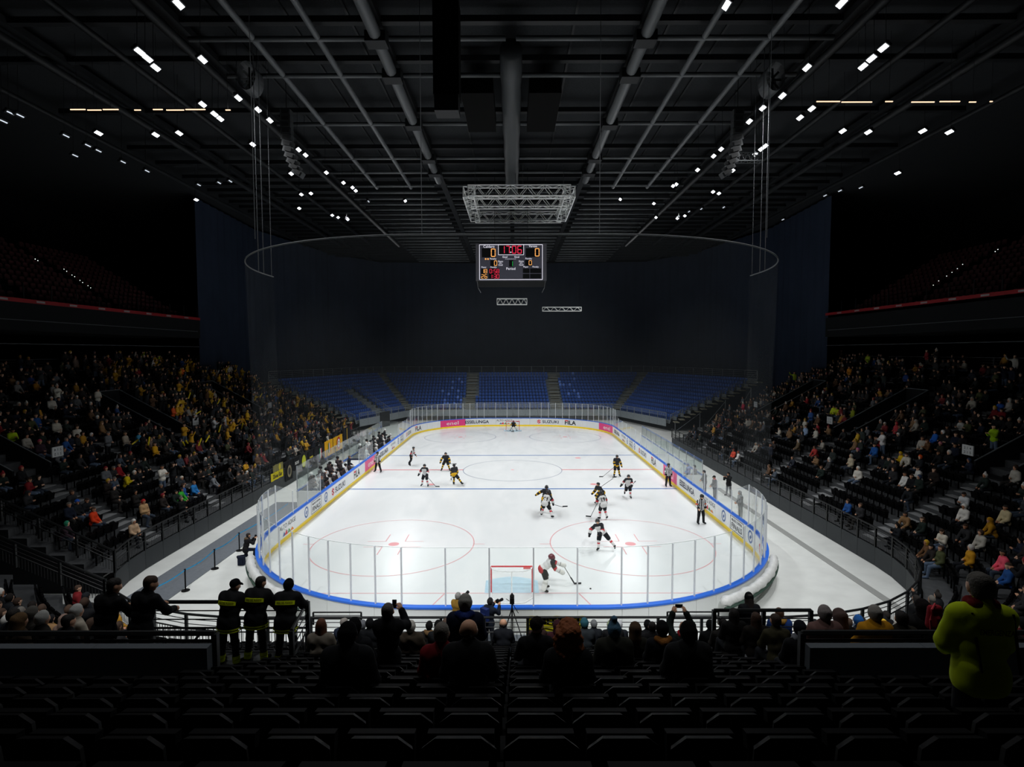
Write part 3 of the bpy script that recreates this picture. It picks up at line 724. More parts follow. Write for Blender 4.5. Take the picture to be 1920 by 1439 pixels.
for k in range(FN):
    y = FY0 + FR * k; z = FZ0 + FH * k; e = far_edge(k) - 1.0; x = -e; i = 0
    while x < e:
        if not any(abs(x - s) < 1.05 for s in STX): BSEATS.append((x, y, z, pi, k, i, 'middle'))
        x += .52; i += 1
    for sx in (-1, 1):
        t = 1.2; i = 0
        while t < WLEN(k) - .2:
            if not (sx < 0 and k < 8 and 6.2 + k * .5 < t < 8.9 + k * .5):
                px, py = wing_pt(sx, k, t); BSEATS.append((px, py, z, pi + sx * -WANG, k, i, 'left wing' if sx < 0 else 'right wing'))
            t += .52; i += 1
def bseat(mb):
    P = [(-.2, .42), (.2, .42), (.21, .7), (.15, .78), (-.15, .78), (-.21, .7)]; n = 6
    mb.add([(p[0], -.2, p[1]) for p in P] + [(p[0], -.25, p[1]) for p in P], [tuple(reversed(range(n))), tuple(range(n, 2 * n))] + [(i, (i + 1) % n, n + (i + 1) % n, n + i) for i in range(n)])
    mb.box((0, -.02, .42), (.42, .4, .05)); mb.box((0, -.05, .2), (.3, .06, .4))
bb = MB(); bseat(bb); ME_BS = bb.mesh('blue_seat', M_BLUE); ME_BS2 = bb.mesh('blue_seat_pale', M_BLUEB)
BS = sorted(BSEATS, key=lambda s: proj(s)[2])
for s in BS[:300]:
    o = link('bucket_seat', ME_BS, None, (s[0], s[1], s[2]), s[3])
    tag(o, 'blue bucket seat, far stand %s, %s row, %s from %s' % (s[6], nth(s[4] + 1), nth(s[5] + 1), 'its left end' if s[6] == 'middle' else 'the bend'), 'seat', 'blue bucket seats')
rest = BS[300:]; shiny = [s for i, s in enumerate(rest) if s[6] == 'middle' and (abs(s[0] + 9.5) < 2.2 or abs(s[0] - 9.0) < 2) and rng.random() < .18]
for lst, m_, nm in ((rest, M_BLUE, 'rows of blue bucket seats filling the far stand'),):
    VV, FF = scatter_mesh(bb, lst); me = bpy.data.meshes.new('blue_seat_rows'); me.from_pydata(VV.tolist(), [], FF); me.materials.append(m_); me.materials.append(M_BLUEB)
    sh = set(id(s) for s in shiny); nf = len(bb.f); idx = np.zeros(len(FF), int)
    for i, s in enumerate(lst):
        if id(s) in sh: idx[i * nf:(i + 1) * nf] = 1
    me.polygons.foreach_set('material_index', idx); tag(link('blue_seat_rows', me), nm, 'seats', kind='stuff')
# entrance with railings in the left wing
for sx in (-1,):
    for tt, nm in ((6.0, 'nearer'), (9.1, 'farther')):
        a = wing_pt(sx, -1, tt - .5); c = wing_pt(sx, 8, tt + 4.0)
        railing('far_entrance_railing', 'sloping grey railing on the %s edge of the entrance in the far left wing' % ('near' if tt > 7 else 'far'), [a, c], [FZ0 - .3, FZ0 + 8 * FH], 1.1, step=1.6, bars=3, balus=False, mat_=M_GALV, rpost=.03)
    a = wing_pt(sx, -1.1, 7.4); mb = MB(); mb.box((0, 0, 1.1), (.1, 2.4, 2.2), rz=0); o = mb.build('entrance_curtain', M_BLK, None, (a[0], a[1], 0), math.radians(-20)); tag(o, 'black curtain closing the entrance under the far left blue seats', 'curtain')
# scaffold cross braces at the outer right edge
for sx, nm in ((-1, 'left'), (1, 'right')):
    root = None
    e = [wing_pt(sx, k, WLEN(k) + 1.7) for k in (-.5, 3, 6.5, 10)]
    root = tag(empty('scaffold', (*e[0], 0)), 'grey scaffold frame under the outer %s edge of the far stand' % nm, 'scaffold')
    for i in range(4):
        h = FZ0 + FH * (-.5 + 3.5 * i); mb = MB(); mb.tube((e[i][0] - e[0][0], e[i][1] - e[0][1], 0), (e[i][0] - e[0][0], e[i][1] - e[0][1], h), .04, n=6); mb.build('upright', M_GALV, root)
        if i: 
            mb = MB(); mb.tube((e[i - 1][0] - e[0][0], e[i - 1][1] - e[0][1], .2), (e[i][0] - e[0][0], e[i][1] - e[0][1], h - .2), .03, n=6); mb.build('brace', M_GALV, root)
# ------------------------------------------------------------------ hall: far drape, outer walls, upper tiers, roof
mb = MB()
C0 = [(-33.2, 8.6), (-34, 24), (-30, 42), (-24, 51), (0, 53), (24, 51), (30, 42), (34, 24), (33.2, 8.6)]
Q = resample(C0, .5); pts = []
for i, p in enumerate(Q):
    a = Q[max(0, i - 1)]; c = Q[min(len(Q) - 1, i + 1)]; d = (c - a).normalized(); pts.append(Vector((p.x, p.y, 0)) + Vector((-d.y, d.x, 0)) * (.12 * math.sin(i * 1.9)))
mb.strip([(p.x, p.y, 0) for p in pts], [(p.x, p.y, 27.0) for p in pts])
tag(mb.build('wall_far_drape', M_NAVY, smooth=True), 'huge dark navy drape closing off the far end of the hall', kind='structure')
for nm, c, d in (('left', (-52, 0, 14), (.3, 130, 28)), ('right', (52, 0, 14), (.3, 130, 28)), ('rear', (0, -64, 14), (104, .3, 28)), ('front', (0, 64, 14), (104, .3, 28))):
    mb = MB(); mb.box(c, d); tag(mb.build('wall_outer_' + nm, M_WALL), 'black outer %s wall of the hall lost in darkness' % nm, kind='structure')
mb = MB(); mb.box((0, 0, 27.6), (104, 128, .3)); ceiling = tag(mb.build('ceiling', M_ROOF), 'dark grey perforated roof deck', kind='structure')
M_FASC = mat('red_fascia', '8e1c22', .5); M_FASW = mat('fascia_white', '9a9a9a', .5)
for sx, sd in ((-1, 'left'), (1, 'right')):
    root = tag(empty('wall_upper_tier_' + sd, (sx * 33, -8, 12)), 'dark upper tier of the hall on the %s side' % sd, kind='structure')
    zt = 14.2 if sx < 0 else 14.55
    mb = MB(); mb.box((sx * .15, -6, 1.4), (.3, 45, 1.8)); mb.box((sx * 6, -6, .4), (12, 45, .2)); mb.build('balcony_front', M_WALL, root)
    mb = MB(); mb.box((-sx * .02, -6, zt - 12 + .12), (.05, 45, .26)); fa = mb.build('fascia_strip', M_FASC, root)
    for i in range(14):
        y = 14 - i * 2.9; mb = MB(); mb.box((-sx * .05, y, zt - 12 + .12), (.02, .7, .13)); mb.build('fascia_mark', M_FASW, fa)
    for i in range(18):
        y = 16 - i * 2.3; mb = MB(); mb.box((0, y, zt - 12 + .75), (.05, .05, 1.1)); mb.build('balcony_post', M_DARKSTEEL, root)
    for i, (zz, xx) in enumerate(((-.6, 0.1), (1.0, .02))):
        mb = MB(); mb.tube((-sx * xx, -28, zz), (-sx * xx, 16, zz), .03, n=5); mb.build('balcony_line', M_TUBE, root)
    mb = MB()
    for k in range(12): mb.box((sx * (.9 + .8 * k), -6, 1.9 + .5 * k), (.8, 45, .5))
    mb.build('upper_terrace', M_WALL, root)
    pl = []
    for k in range(12):
        for i in range(70):
            y = -28 + .62 * i
            if abs((y + 60) % 9.3) > 1.3: pl.append((sx * (.9 + .8 * k), y, 2.15 + .5 * k, sx * pi / 2))
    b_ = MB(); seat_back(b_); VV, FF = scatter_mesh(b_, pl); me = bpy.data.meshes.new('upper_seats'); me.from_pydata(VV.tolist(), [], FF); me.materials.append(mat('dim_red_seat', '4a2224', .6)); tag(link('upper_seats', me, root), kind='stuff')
    # back wall and concourse rail behind the lower tier
    zt_ = zrow(NROW - 1); xb = BX + ROW0 + ROWD * NROW
    railing('concourse_railing', 'dim grey railing at the top of the lower %s stand' % sd, [(sx * (xb - .1), -26), (sx * (xb - .1), 12)], zt_, 1.1, step=3.0, bars=3, balus=False, mat_=M_TUBE, rpost=.03)
# little aisle lights in the upper tiers
M_DOT = emis('aisle_light', 'ffffff', 1.2)
for sx, sd, pts in ((-1, 'left', [(120, 505), (125, 509), (135, 516), (140, 519), (150, 526), (155, 530), (165, 536), (170, 540), (180, 546), (185, 550), (195, 557), (200, 560), (66, 486), (71, 489)]),
                    (1, 'right', [(1730, 547), (1740, 541), (1750, 535), (1760, 527), (1775, 518), (1785, 511), (1795, 504), (1805, 496), (1866, 472), (1871, 468)])):
    for i, (u, v) in enumerate(pts):
        p = bproj(u, v, X=sx * 37.0); mb = MB(); mb.sphere((0, 0, 0), .035, 6, 4); o = mb.build('aisle_light', M_DOT, None, p)
        tag(o, 'tiny white aisle light in the dark upper %s tier, %s from the left' % (sd, nth(sorted(pts).index((u, v)) + 1)), 'light', 'aisle lights upper %s' % sd)

# roof steel
mat('matte_black', '050505', .9, spec=.1)
TZ = 26.0
roof = tag(empty('roof_frame', (0, 0, TZ)), 'dark tubular steel roof frame above the rink', 'roof frame')
for X, r in ((6.5, .30), (9.35, .16), (12.5, .16), (16.2, .22), (20, .16), (24.5, .22), (29.5, .16)):
    for sx in (-1, 1):
        mb = MB(); mb.tube((sx * X, -46, 0), (sx * X, (2 if X > 7 else 0) if X < 14 else 30, 0), r, n=10); mb.build('long_tube', M_TUBE if X < 14 else M_DARKSTEEL, roof, smooth=True)  # outer tubes get darker steel: shade of the side roof put into colour
        if r > .2: mb = MB(); mb.box((sx * X, 0, .75), (.5, 94, .35)); mb.build('roof_girder', M_DARKSTEEL, roof)
YT = [-34, -28.5, -22.7, -19.1, -12.6, -6.05, -2.6] + [1.2 + 2.1 * i for i in range(21)]
for y in YT:
    for x0, x1 in ((-5.9, -.25), (.25, 5.9), (7.1, 15.6), (-15.6, -7.1)):
        mb = MB(); mb.tube((x0, y, -.05), (x1, y, -.05), .13, n=8); mb.build('cross_tube', M_TUBE, roof, smooth=True)
    mb = MB(); mb.box((0, y, .8), (60, .35, .3)); mb.build('purlin', M_DARKSTEEL, roof)
for y in YT[:7]:
    for sx in (-1, 1):
        mb = MB(); mb.box((sx * 6.5, y, -.1), (1.0, .8, .5)); mb.build('node_box', M_DARKSTEEL, roof)
for i, y in enumerate(range(-30, 46, 4)):
    for x in (-22, -18, -14, -10.8, -8, -3.2, 3.2, 8, 10.8, 14, 18, 22):
        if x % 2 == 0 or i % 2: continue
for x in (-3.2, 3.2, -8, 8, -11, 11, -14.4, 14.4, -18, 18, -22, 22):
    mb = MB(); mb.box((x, 0, 1.32), (.12, 94, .06)); mb.build('deck_joint', M_DARKSTEEL, roof)
mb = MB()
mb.path([(0, y, -.2) for y in np.linspace(-22, 4, 14)], [.55 + .05 * (i % 2) for i in range(14)], 14); o = mb.build('air_duct', mat('duct', '3a3d3f', .6, spec=.3), None, (0, 0, TZ), 0); o.data.polygons.foreach_set('use_smooth', [True] * len(o.data.polygons)); tag(o, 'fat dark ribbed air duct under the middle of the roof', 'air duct')
for sx, sd in ((-1, 'left'), (1, 'right')):
    mb = MB(); mb.box((0, 0, 0), (1.8, 5.5, .9)); au = mb.build('air_unit', MATS['matte_black'], None, (sx * 1.9, -16.0, 25.6)); mb = MB(); mb.tube((0, -2, .4), (0, -2, 1.88), .02, n=5); mb.tube((0, 2, .4), (0, 2, 1.88), .02, n=5); mb.build('hanging_cable', M_DARKSTEEL, au); tag(au, 'black box unit beside the roof duct, %s of the middle' % sd, 'air unit')

# trusses
def truss(mb, a, b, w=.5, n=8, r=.03, rd=.018):
    a, b = Vector(a), Vector(b); d = (b - a).normalized(); up = Vector((0, 0, 1)); sd = d.cross(up).normalized()
    C = [a + sd * (i * w / 2) + up * (j * w / 2) for i in (-1, 1) for j in (-1, 1)]; L = (b - a)
    for c in C: mb.tube(c, c + L, r, n=6)
    for (i, j) in ((0, 1), (2, 3), (0, 2), (1, 3)):
        for k in range(n):
            p = C[i if k % 2 == 0 else j] + L * (k / n); q = C[j if k % 2 == 0 else i] + L * ((k + 1) / n); mb.tube(p, q, rd, n=5, caps=False)
        for k in (0, 1): mb.tube(C[i] + L * k, C[j] + L * k, rd * 1.3, n=5)
tr = tag(empty('truss_frame', (.6, 0, 23.4)), 'square white truss frame hanging high over centre ice', 'truss')
h = 4.15
for a, b in (((-h, -4.3, .45), (h, -4.3, .45)), ((-h, 4.3, .45), (h, 4.3, .45)), ((-h, -4.3, .45), (-h, 4.3, .45)), ((h, -4.3, .45), (h, 4.3, .45)), ((-h, -1.0, .45), (h, -1.0, .45))):
    mb = MB(); truss(mb, a, b, .85, 12, .05, .03); mb.build('truss_beam', M_TRUSS, tr)
for x in (-3.6, -.3, .3, 3.6):
    mb = MB(); mb.tube((x, -4.3, .9), (x, -4.3, 2.6), .02, n=5); mb.build('hanging_cable', M_TUBE, tr)
for lbl, (u0, v0), (u1, v1), Y, w in (('short silver truss hanging below the scoreboard', (932, 566), (988, 566), 22, .75), ('thin silver truss hanging right of the scoreboard', (1017, 580), (1090, 580), 30, .55), ('grey truss hanging by the right line array', (1370, 296), (1428, 296), -14, .5)):
    a, b = bproj(u0, v0, Y=Y), bproj(u1, v1, Y=Y); mb = MB(); truss(mb, (0, 0, 0), b - a, w, 10, .035, .02)
    o = mb.build('lighting_truss', M_TRUSS if Y > 0 else M_TUBE, None, a); tag(o, lbl, 'truss')
    for t in (.1, .9):
        p = (b - a) * t; mb = MB(); mb.tube((p.x, 0, w / 2), (p.x, 0, 27.45 - a.z), .012, n=4); mb.build('hanging_cable', M_DARKSTEEL, o)

# ------------------------------------------------------------------ scoreboard
sb = tag(empty('scoreboard', (-.08, 0, 17.2)), 'hanging grey scoreboard showing 17:06 and zero zero', 'scoreboard')
SW, SH = 6.36, 3.3
M_SBG = mat('scoreboard_grey', '3c3c46', .5, emit=('3c3c46', .55)); M_SBS = mat('scoreboard_side', '4a4a50', .5, emit=('4a4a50', .25)); M_SBK = mat('scoreboard_black', '08090b', .3)
E_W, E_R, E_O, E_G = emis('led_white', 'f4f2ff', 1.0), emis('led_red', 'f03050', 1.1), emis('led_orange', 'ffb060', 1.2), emis('led_green', '20c050', 1.0)
mb = MB(); mb.box((0, 2.6, SH / 2), (SW, 5.0, SH)); mb.build('cabinet', MATS['matte_black'], sb)
mb = MB(); mb.box((0, .06, SH / 2), (SW, .08, SH)); mb.build('side_panel', M_SBS, sb)
mb = MB(); mb.box((0, .0, SH / 2), (SW * .885, .06, SH * .99)); mb.build('display_panel', M_SBG, sb)
def sbp(u, v, y=-.045): return ((u - 892 - 66.5) / 133 * SW, y, (527 - v) / 70 * SH)
def sbz(zx, zy, y=-.045): return sbp(885 + zx / 12.8, 450 + zy / 12.8, y)        # from the zoomed view of the board
def sbrect(zx0, zy0, zx1, zy1, m, name, y=-.035, t=0):
    a, b = sbz(zx0, zy0), sbz(zx1, zy1); mb = MB()
    if t:
        for c, d in (((a[0] + b[0]) / 2, a[2]), ((a[0] + b[0]) / 2, b[2])): mb.box((c, y, d), (abs(b[0] - a[0]), .02, t))
        for c in (a[0], b[0]): mb.box((c, y, (a[2] + b[2]) / 2), (t, .02, abs(a[2] - b[2])))
    else: mb.box(((a[0] + b[0]) / 2, y, (a[2] + b[2]) / 2), (abs(b[0] - a[0]), .02, abs(a[2] - b[2])))
    return mb.build(name, m, sb)
sbrect(180, 120, 1690, 962, E_W, 'white_border', t=.045)
sbrect(635, 122, 1240, 365, M_SBK, 'clock_window'); sbrect(635, 122, 1240, 365, E_W, 'clock_border', t=.04, y=-.05)
for r_ in ((235, 205, 570, 425), (1290, 205, 1625, 420), (440, 495, 605, 640), (1270, 490, 1440, 630), (890, 495, 990, 650), (215, 700, 365, 940), (390, 690, 655, 940), (1220, 695, 1380, 805), (1395, 695, 1660, 805), (1220, 825, 1380, 935), (1395, 825, 1660, 935)): sbrect(*r_, M_SBK, 'digit_window')
SEGS = {'0': 'abcdef', '1': 'bc', '2': 'abged', '3': 'abgcd', '5': 'afgcd', '6': 'afgedc', '7': 'abc', '8': 'abcdefg'}
def digit(ch, zx0, zy0, zx1, zy1, m):
    w, h = zx1 - zx0, zy1 - zy0; t = min(w, h) * .17; mb = MB(); ym = (zy0 + zy1) / 2
    R = {'a': (zx0 + t * .6, zy0, zx1 - t * .6, zy0 + t), 'd': (zx0 + t * .6, zy1 - t, zx1 - t * .6, zy1), 'g': (zx0 + t * .6, ym - t / 2, zx1 - t * .6, ym + t / 2), 'f': (zx0, zy0 + t * .6, zx0 + t, ym - t * .2), 'e': (zx0, ym + t * .2, zx0 + t, zy1 - t * .6), 'b': (zx1 - t, zy0 + t * .6, zx1, ym - t * .2), 'c': (zx1 - t, ym + t * .2, zx1, zy1 - t * .6)}
    for s_ in SEGS[ch]:
        a, b = sbz(R[s_][0], R[s_][1]), sbz(R[s_][2], R[s_][3]); mb.box(((a[0] + b[0]) / 2, -.056, (a[2] + b[2]) / 2), (abs(b[0] - a[0]), .012, abs(a[2] - b[2])))
    mb.build('led_digit', m, sb)
for ch, x0, x1 in (('1', 690, 785), ('7', 815, 905), ('0', 960, 1062), ('6', 1090, 1195)): digit(ch, x0, 148, x1, 335, E_R)
for v_ in (178, 305): sbrect(918, v_ - 12, 944, v_ + 12, E_W, 'clock_colon', y=-.056)
digit('0', 455, 215, 565, 412, E_O); digit('0', 1510, 208, 1618, 405, E_O); digit('0', 530, 505, 602, 628, E_O); digit('0', 1362, 500, 1435, 615, E_O); digit('1', 920, 515, 978, 640, E_G)
for ch, x0, x1 in (('1', 225, 285), ('8', 298, 360)): digit(ch, x0, 708, x1, 808, E_O)
for ch, x0, x1 in (('2', 220, 280), ('6', 298, 360)): digit(ch, x0, 835, x1, 935, E_O)
for ch, x0, x1 in (('0', 420, 475), ('5', 525, 580), ('8', 592, 650)): digit(ch, x0, 708, x1, 808, E_R)
for ch, x0, x1 in (('1', 430, 478), ('3', 525, 580), ('0', 592, 650)): digit(ch, x0, 835, x1, 935, E_R)
for v_ in (740, 780, 868, 908): sbrect(495, v_ - 6, 508, v_ + 6, E_R, 'penalty_colon', y=-.056)
for zx in (328, 385):
    p = sbz(zx, 465); mb = MB(); mb.sphere((p[0], -.05, p[2]), (.075, .02, .075), 10, 6); mb.build('penalty_dot', E_O, sb)
for body, zx, zy, hh in (('Caldaro', 408, 165, 52), ('Varese', 1462, 158, 44), ('Goal', 790, 415, 40), ('Goal', 1075, 415, 40), ('Penalty', 508, 465, 44), ('Penalty', 1360, 462, 44), ('Shots', 685, 522, 34), ('On', 685, 565, 30), ('Goal', 685, 608, 34), ('Shots', 1182, 520, 34), ('On', 1182, 563, 30), ('Goal', 1182, 606, 34), ('Period', 932, 698, 52), ('Player', 285, 667, 40), ('Penalty', 518, 667, 42), ('Player', 1293, 660, 40), ('Penalty', 1528, 660, 42), ('www.powerscoreboards.com', 925, 466, 18)):
    p = sbz(zx, zy); mb = MB(); addtext(mb, body, lambda u, v: (p[0] + u, -.055, p[2] + v), height=hh / 12.8 / 70 * SH * 1.15, bold=.0); mb.build('scoreboard_lettering', E_W, sb)
for x in (-3, 3):
    mb = MB(); mb.tube((x, .3, -.6), (x * 1.02, .0, 0), .03, n=5); mb.tube((x, .3, -.6), (x, 4.5, -.6), .03, n=5); mb.build('lower_frame', M_TUBE, sb)
    mb = MB(); mb.tube((x * .5, 1, SH), (x * .5, 1, 10.25), .02, n=5); mb.build('hanging_cable', M_DARKSTEEL, sb)

# ------------------------------------------------------------------ loudspeakers and other hung gear
p0 = bproj(838, 98, Y=-24); mb = MB(); mb.box((0, 0, 0), (1.18, 1.0, 4.2)); o = mb.build('speaker_column', mat('matte_black', '050505', .9, spec=.1), None, p0); tag(o, 'tall plain black loudspeaker column hanging left of centre', 'loudspeaker')
mb = MB(); mb.box((0, 0, -2.45), (1.1, .9, .7)); mb.build('lower_cabinet', M_DARKSTEEL, o)
mb = MB(); mb.tube((-.3, 0, 2.1), (-.3, 0, 3.2), .02, n=5); mb.tube((.3, 0, 2.1), (.3, 0, 3.2), .02, n=5); mb.build('hanging_cable', M_DARKSTEEL, o)
M_SPK = mat('speaker_grey', '3d4042', .6)
for sx, sd in ((-1, 'left'), (1, 'right')):
    a = bproj(537 if sx < 0 else 1383, 207, Y=-16); root = tag(empty('line_array', a), 'curved line array of loudspeakers hanging on the %s' % sd, 'loudspeaker')
    x, z, an = 0.0, 0.0, 0.0
    for i in range(11):
        mb = MB(); mb.box((x, 0, z - .18), (.62, .5, .34), M=None, rz=0)
        R_m = Matrix.Rotation(-sx * an, 3, 'Y'); mb.v = [tuple(Vector((x, 0, z)) + R_m @ (Vector(q) - Vector((x, 0, z)))) for q in mb.v]
        c = mb.build('cabinet', M_SPK, root); mb = MB(); mb.box((x, -.26, z - .18), (.42, .02, .22)); mb.v = [tuple(Vector((x, 0, z)) + R_m @ (Vector(q) - Vector((x, 0, z)))) for q in mb.v]; mb.build('grille', M_BLK, c)
        x += -sx * .37 * math.sin(an) ; z -= .37 * math.cos(an); an += .075 if i > 2 else .02
    mb = MB(); mb.tube((0, 0, 0), (0, 0, 27.45 - a.z), .02, n=5); mb.build('hanging_cable', M_DARKSTEEL, root)
for sx, sd, u, v in ((-1, 'left', 468, 148), (1, 'right', 1448, 150)):
    a = bproj(u, v, Y=-20); root = tag(empty('fan_duct', a), 'round grey ribbed duct mouth high on the %s' % sd, 'duct')
    mb = MB(); n = 20
    mb.strip([(.62 * math.cos(2 * pi * i / n) * .8, -.4, .75 * math.sin(2 * pi * i / n)) for i in range(n)], [(.62 * math.cos(2 * pi * i / n) * .8, .6, .75 * math.sin(2 * pi * i / n)) for i in range(n)], closed=True); mb.build('duct_ring', M_TUBE, root)
    for i in range(8):
        t = 2 * pi * i / 8; mb = MB(); mb.box((.28 * math.cos(t) * .8, 0, .35 * math.sin(t)), (.5, .02, .12), M=Matrix.Rotation(-t, 3, 'Y')); mb.build('blade', M_TRUSS if (i * sx) % 8 in (3, 4, 5) else M_TUBE, root)  # white blades paint the lit half of the disc into the colour
# bright ceiling slots (light strips) on both sides
E_STRIP = emis('strip_light', 'ffd9b0', 1.6)
for sx, sd, y0, segs in ((-1, 'left', 206, [(132, 160), (164, 190), (193, 222), (252, 264), (287, 305), (312, 345), (348, 385), (423, 432)]), (1, 'right', 191, [(1531, 1575), (1578, 1635), (1660, 1674), (1709, 1752), (1762, 1800), (1817, 1830), (1856, 1861)])):
    root = None
    for i, (a, b) in enumerate(segs):
        p, q = bproj(a, y0, Y=-20.5), bproj(b, y0 + (1 if i % 2 else -1), Y=-20.5)
        if root is None: root = tag(empty('strip_light', p), 'warm broken light strip across the dark roof on the %s' % sd, 'strip light'); o0 = p
        mb = MB(); mb.box((p + q) / 2 - o0, ((q - p).length, .04, .045)); mb.build('light_segment', E_STRIP, root); m_ = (p + q) / 2 - o0; mb = MB(); mb.tube(m_, (m_.x, m_.y, 27.45 - o0.z), .008, n=4); mb.build('hanging_wire', M_DARKSTEEL, root)
# floodlights under the roof
E_LAMP = emis('lamp_lens', 'f4f8ff', 6.0); E_DIM = emis('lamp_lens_dim', 'dfe8f4', 1.0)
LM = [(335, 8, 1, 1), (262, 97, 1, 1), (277, 110, 1, 1), (292, 127, 1, 1), (380, 112, 1, 1), (447, 184, 1, 1), (380, 196, 1, 0), (402, 214, 1, 1), (413, 223, 1, 1), (484, 206, 1, 0), (506, 226, 1, 0), (185, 250, 1, 0), (292, 253, 1, 0), (336, 250, 1, 0), (474, 271, 1, 0), (560, 281, 1, 0), (573, 291, 1, 0), (546, 326, 1, 0), (612, 324, 1, 0), (565, 365, 1, 0), (583, 363, 1, 0), (561, 391, 1, 0), (623, 404, 1, 0), (634, 408, 1, 0), (652, 412, 1, 0), (644, 343, 1, 0), (661, 352, 1, 0), (667, 358, 1, 0), (760, 377, 1, 0), (691, 378, 0, 0), (7, 228, 0, 0), (141, 292, 0, 0), (20, 212, 0, 0), (38, 217, 0, 0), (124, 255, 0, 0), (165, 273, 0, 0), (185, 283, 0, 0), (231, 304, 0, 0), (276, 321, 0, 0), (368, 375, 1, 0), (373, 347, 0, 0), (411, 343, 0, 0), (432, 340, 0, 0),
      (1362, 10, 1, 0), (1578, 6, 1, 1), (1656, 90, 1, 1), (1634, 110, 1, 1), (1618, 125, 1, 1), (1513, 127, 1, 1), (1467, 180, 1, 1), (1430, 203, 1, 0), (1405, 228, 1, 1), (1522, 204, 1, 1), (1500, 221, 1, 0), (1580, 246, 1, 0), (1628, 248, 1, 0), (1730, 246, 1, 0), (1780, 248, 1, 0), (1683, 325, 1, 0), (1614, 352, 0, 0), (1575, 358, 0, 0), (1547, 367, 0, 0), (1435, 274, 1, 0), (1427, 280, 1, 0), (1416, 289, 1, 0), (1374, 320, 1, 0), (1366, 326, 0, 0), (1352, 280, 1, 0), (1338, 293, 1, 0), (1308, 319, 1, 0), (1337, 360, 1, 0), (1348, 363, 1, 0), (1357, 389, 0, 0), (1268, 346, 1, 0), (1262, 349, 1, 0), (1226, 382, 1, 0), (1163, 374, 1, 0), (1230, 408, 1, 0), (1270, 410, 1, 0), (1284, 405, 1, 0), (1292, 397, 0, 0), (1315, 392, 0, 0), (1468, 412, 0, 0)]
def mk_lamp():
    b = MB(); b.box((0, 0, .07), (.30, .62, .12)); b.box((0, -.1, .2), (.08, .08, .2)); return b.mesh('housing', M_DARKSTEEL)
ME_H = mk_lamp(); b = MB(); b.box((0, 0, 0), (.2, .5, .03)); ME_L1 = b.mesh('lens', E_LAMP); ME_L0 = b.mesh('lens', E_DIM)
b = MB(); b.box((0, 0, 0), (.06, .45, .03)); ME_L2 = b.mesh('lens', E_DIM)
SPD = {}
for i, (u, v, br, big) in enumerate(LM):
    p = bproj(u, v, z=24.0); sx = -1 if p.x < 0 else 1; sd = 'left' if sx < 0 else 'right'
    if p.y > 20: p = bproj(u, v, Y=20)
    root = tag(empty('floodlight', p), None, 'floodlight', 'roof floodlights'); root.rotation_euler = (0, sx * math.radians(35), 0)
    SPD.setdefault(sd, []).append((p, root, br))
    link('housing', ME_H, root); link('lens', (ME_L1 if br else ME_L2), root, (0, 0, 0))
    th = sx * math.radians(35); mb = MB(); mb.tube((0, 0, .2), (-3.45 * math.sin(th), 0, 3.45 * math.cos(th)), .012, n=4); mb.build('hanger', M_DARKSTEEL, root)
for sd in SPD:
    for i, (p, root, br) in enumerate(sorted(SPD[sd], key=lambda q: q[0].y)):
        root['label'] = '%s floodlight under the %s roof, %s counted from the camera' % ('bright white' if br else 'dim', sd, nth(i + 1))
# the lamps that light the rink
for sx in (-1, 1):
    for y in (-22, -16.5, -11, -5.5, 0, 5.5, 11, 16.5, 22):
        l = bpy.data.lights.new('rink_flood', 'SPOT'); l.energy = SPOT_POWER; l.spot_size = math.radians(95); l.spot_blend = .9; l.shadow_soft_size = .25; l.color = (.97, .985, 1.0)
        o = bpy.data.objects.new('rink_flood', l); COL.objects.link(o); o.location = (sx * 16.4, y, 24.6)
        o.rotation_euler = Vector((sx * 4.0 - sx * 16.4, y * .95 + 2.0 + max(0, y) * .28 - y, -24.6)).to_track_quat('-Z', 'Y').to_euler()

for x, y, tx, ty, pw in ((-13, -36, -7, -30, .34), (13, -36, 7, -30, .34), (-5, -37.5, -3, -32, .32), (5, -37.5, 3, -32, .32)):
    l = bpy.data.lights.new('end_flood', 'SPOT'); l.energy = SPOT_POWER * pw; l.spot_size = math.radians(118); l.spot_blend = 1.0; l.shadow_soft_size = .25; l.color = (.97, .985, 1.0)
    o = bpy.data.objects.new('end_flood', l); COL.objects.link(o); o.location = (x, y, 25.0); o.rotation_euler = Vector((tx - x, ty - y, -25.0)).to_track_quat('-Z', 'Y').to_euler()

for x in (-10, 0, 10):
    l = bpy.data.lights.new('board_flood', 'SPOT'); l.energy = SPOT_POWER * 2.2; l.spot_size = math.radians(37); l.spot_blend = .6; l.shadow_soft_size = .25; l.color = (.97, .985, 1.0)
    o = bpy.data.objects.new('board_flood', l); COL.objects.link(o); o.location = (x, -45.5, 25.2); o.rotation_euler = Vector((-x * .1, 17.8, -24.7)).to_track_quat('-Z', 'Y').to_euler()

for sx in (-1, 1):  # added spots without fixtures, placed to make highlights on the near ice
    for x, y in ((19.5, 38), (17.6, 43)):
        l = bpy.data.lights.new('added_far_spot', 'SPOT'); l.energy = SPOT_POWER * .32; l.spot_size = math.radians(62); l.spot_blend = .6; l.shadow_soft_size = .35; l.color = (.97, .985, 1.0)
        o = bpy.data.objects.new('added_far_spot', l); COL.objects.link(o); o.location = (sx * x, y, 24.6); o.rotation_euler = Vector((sx * 4 - sx * x, -14 - y, -24.6)).to_track_quat('-Z', 'Y').to_euler()
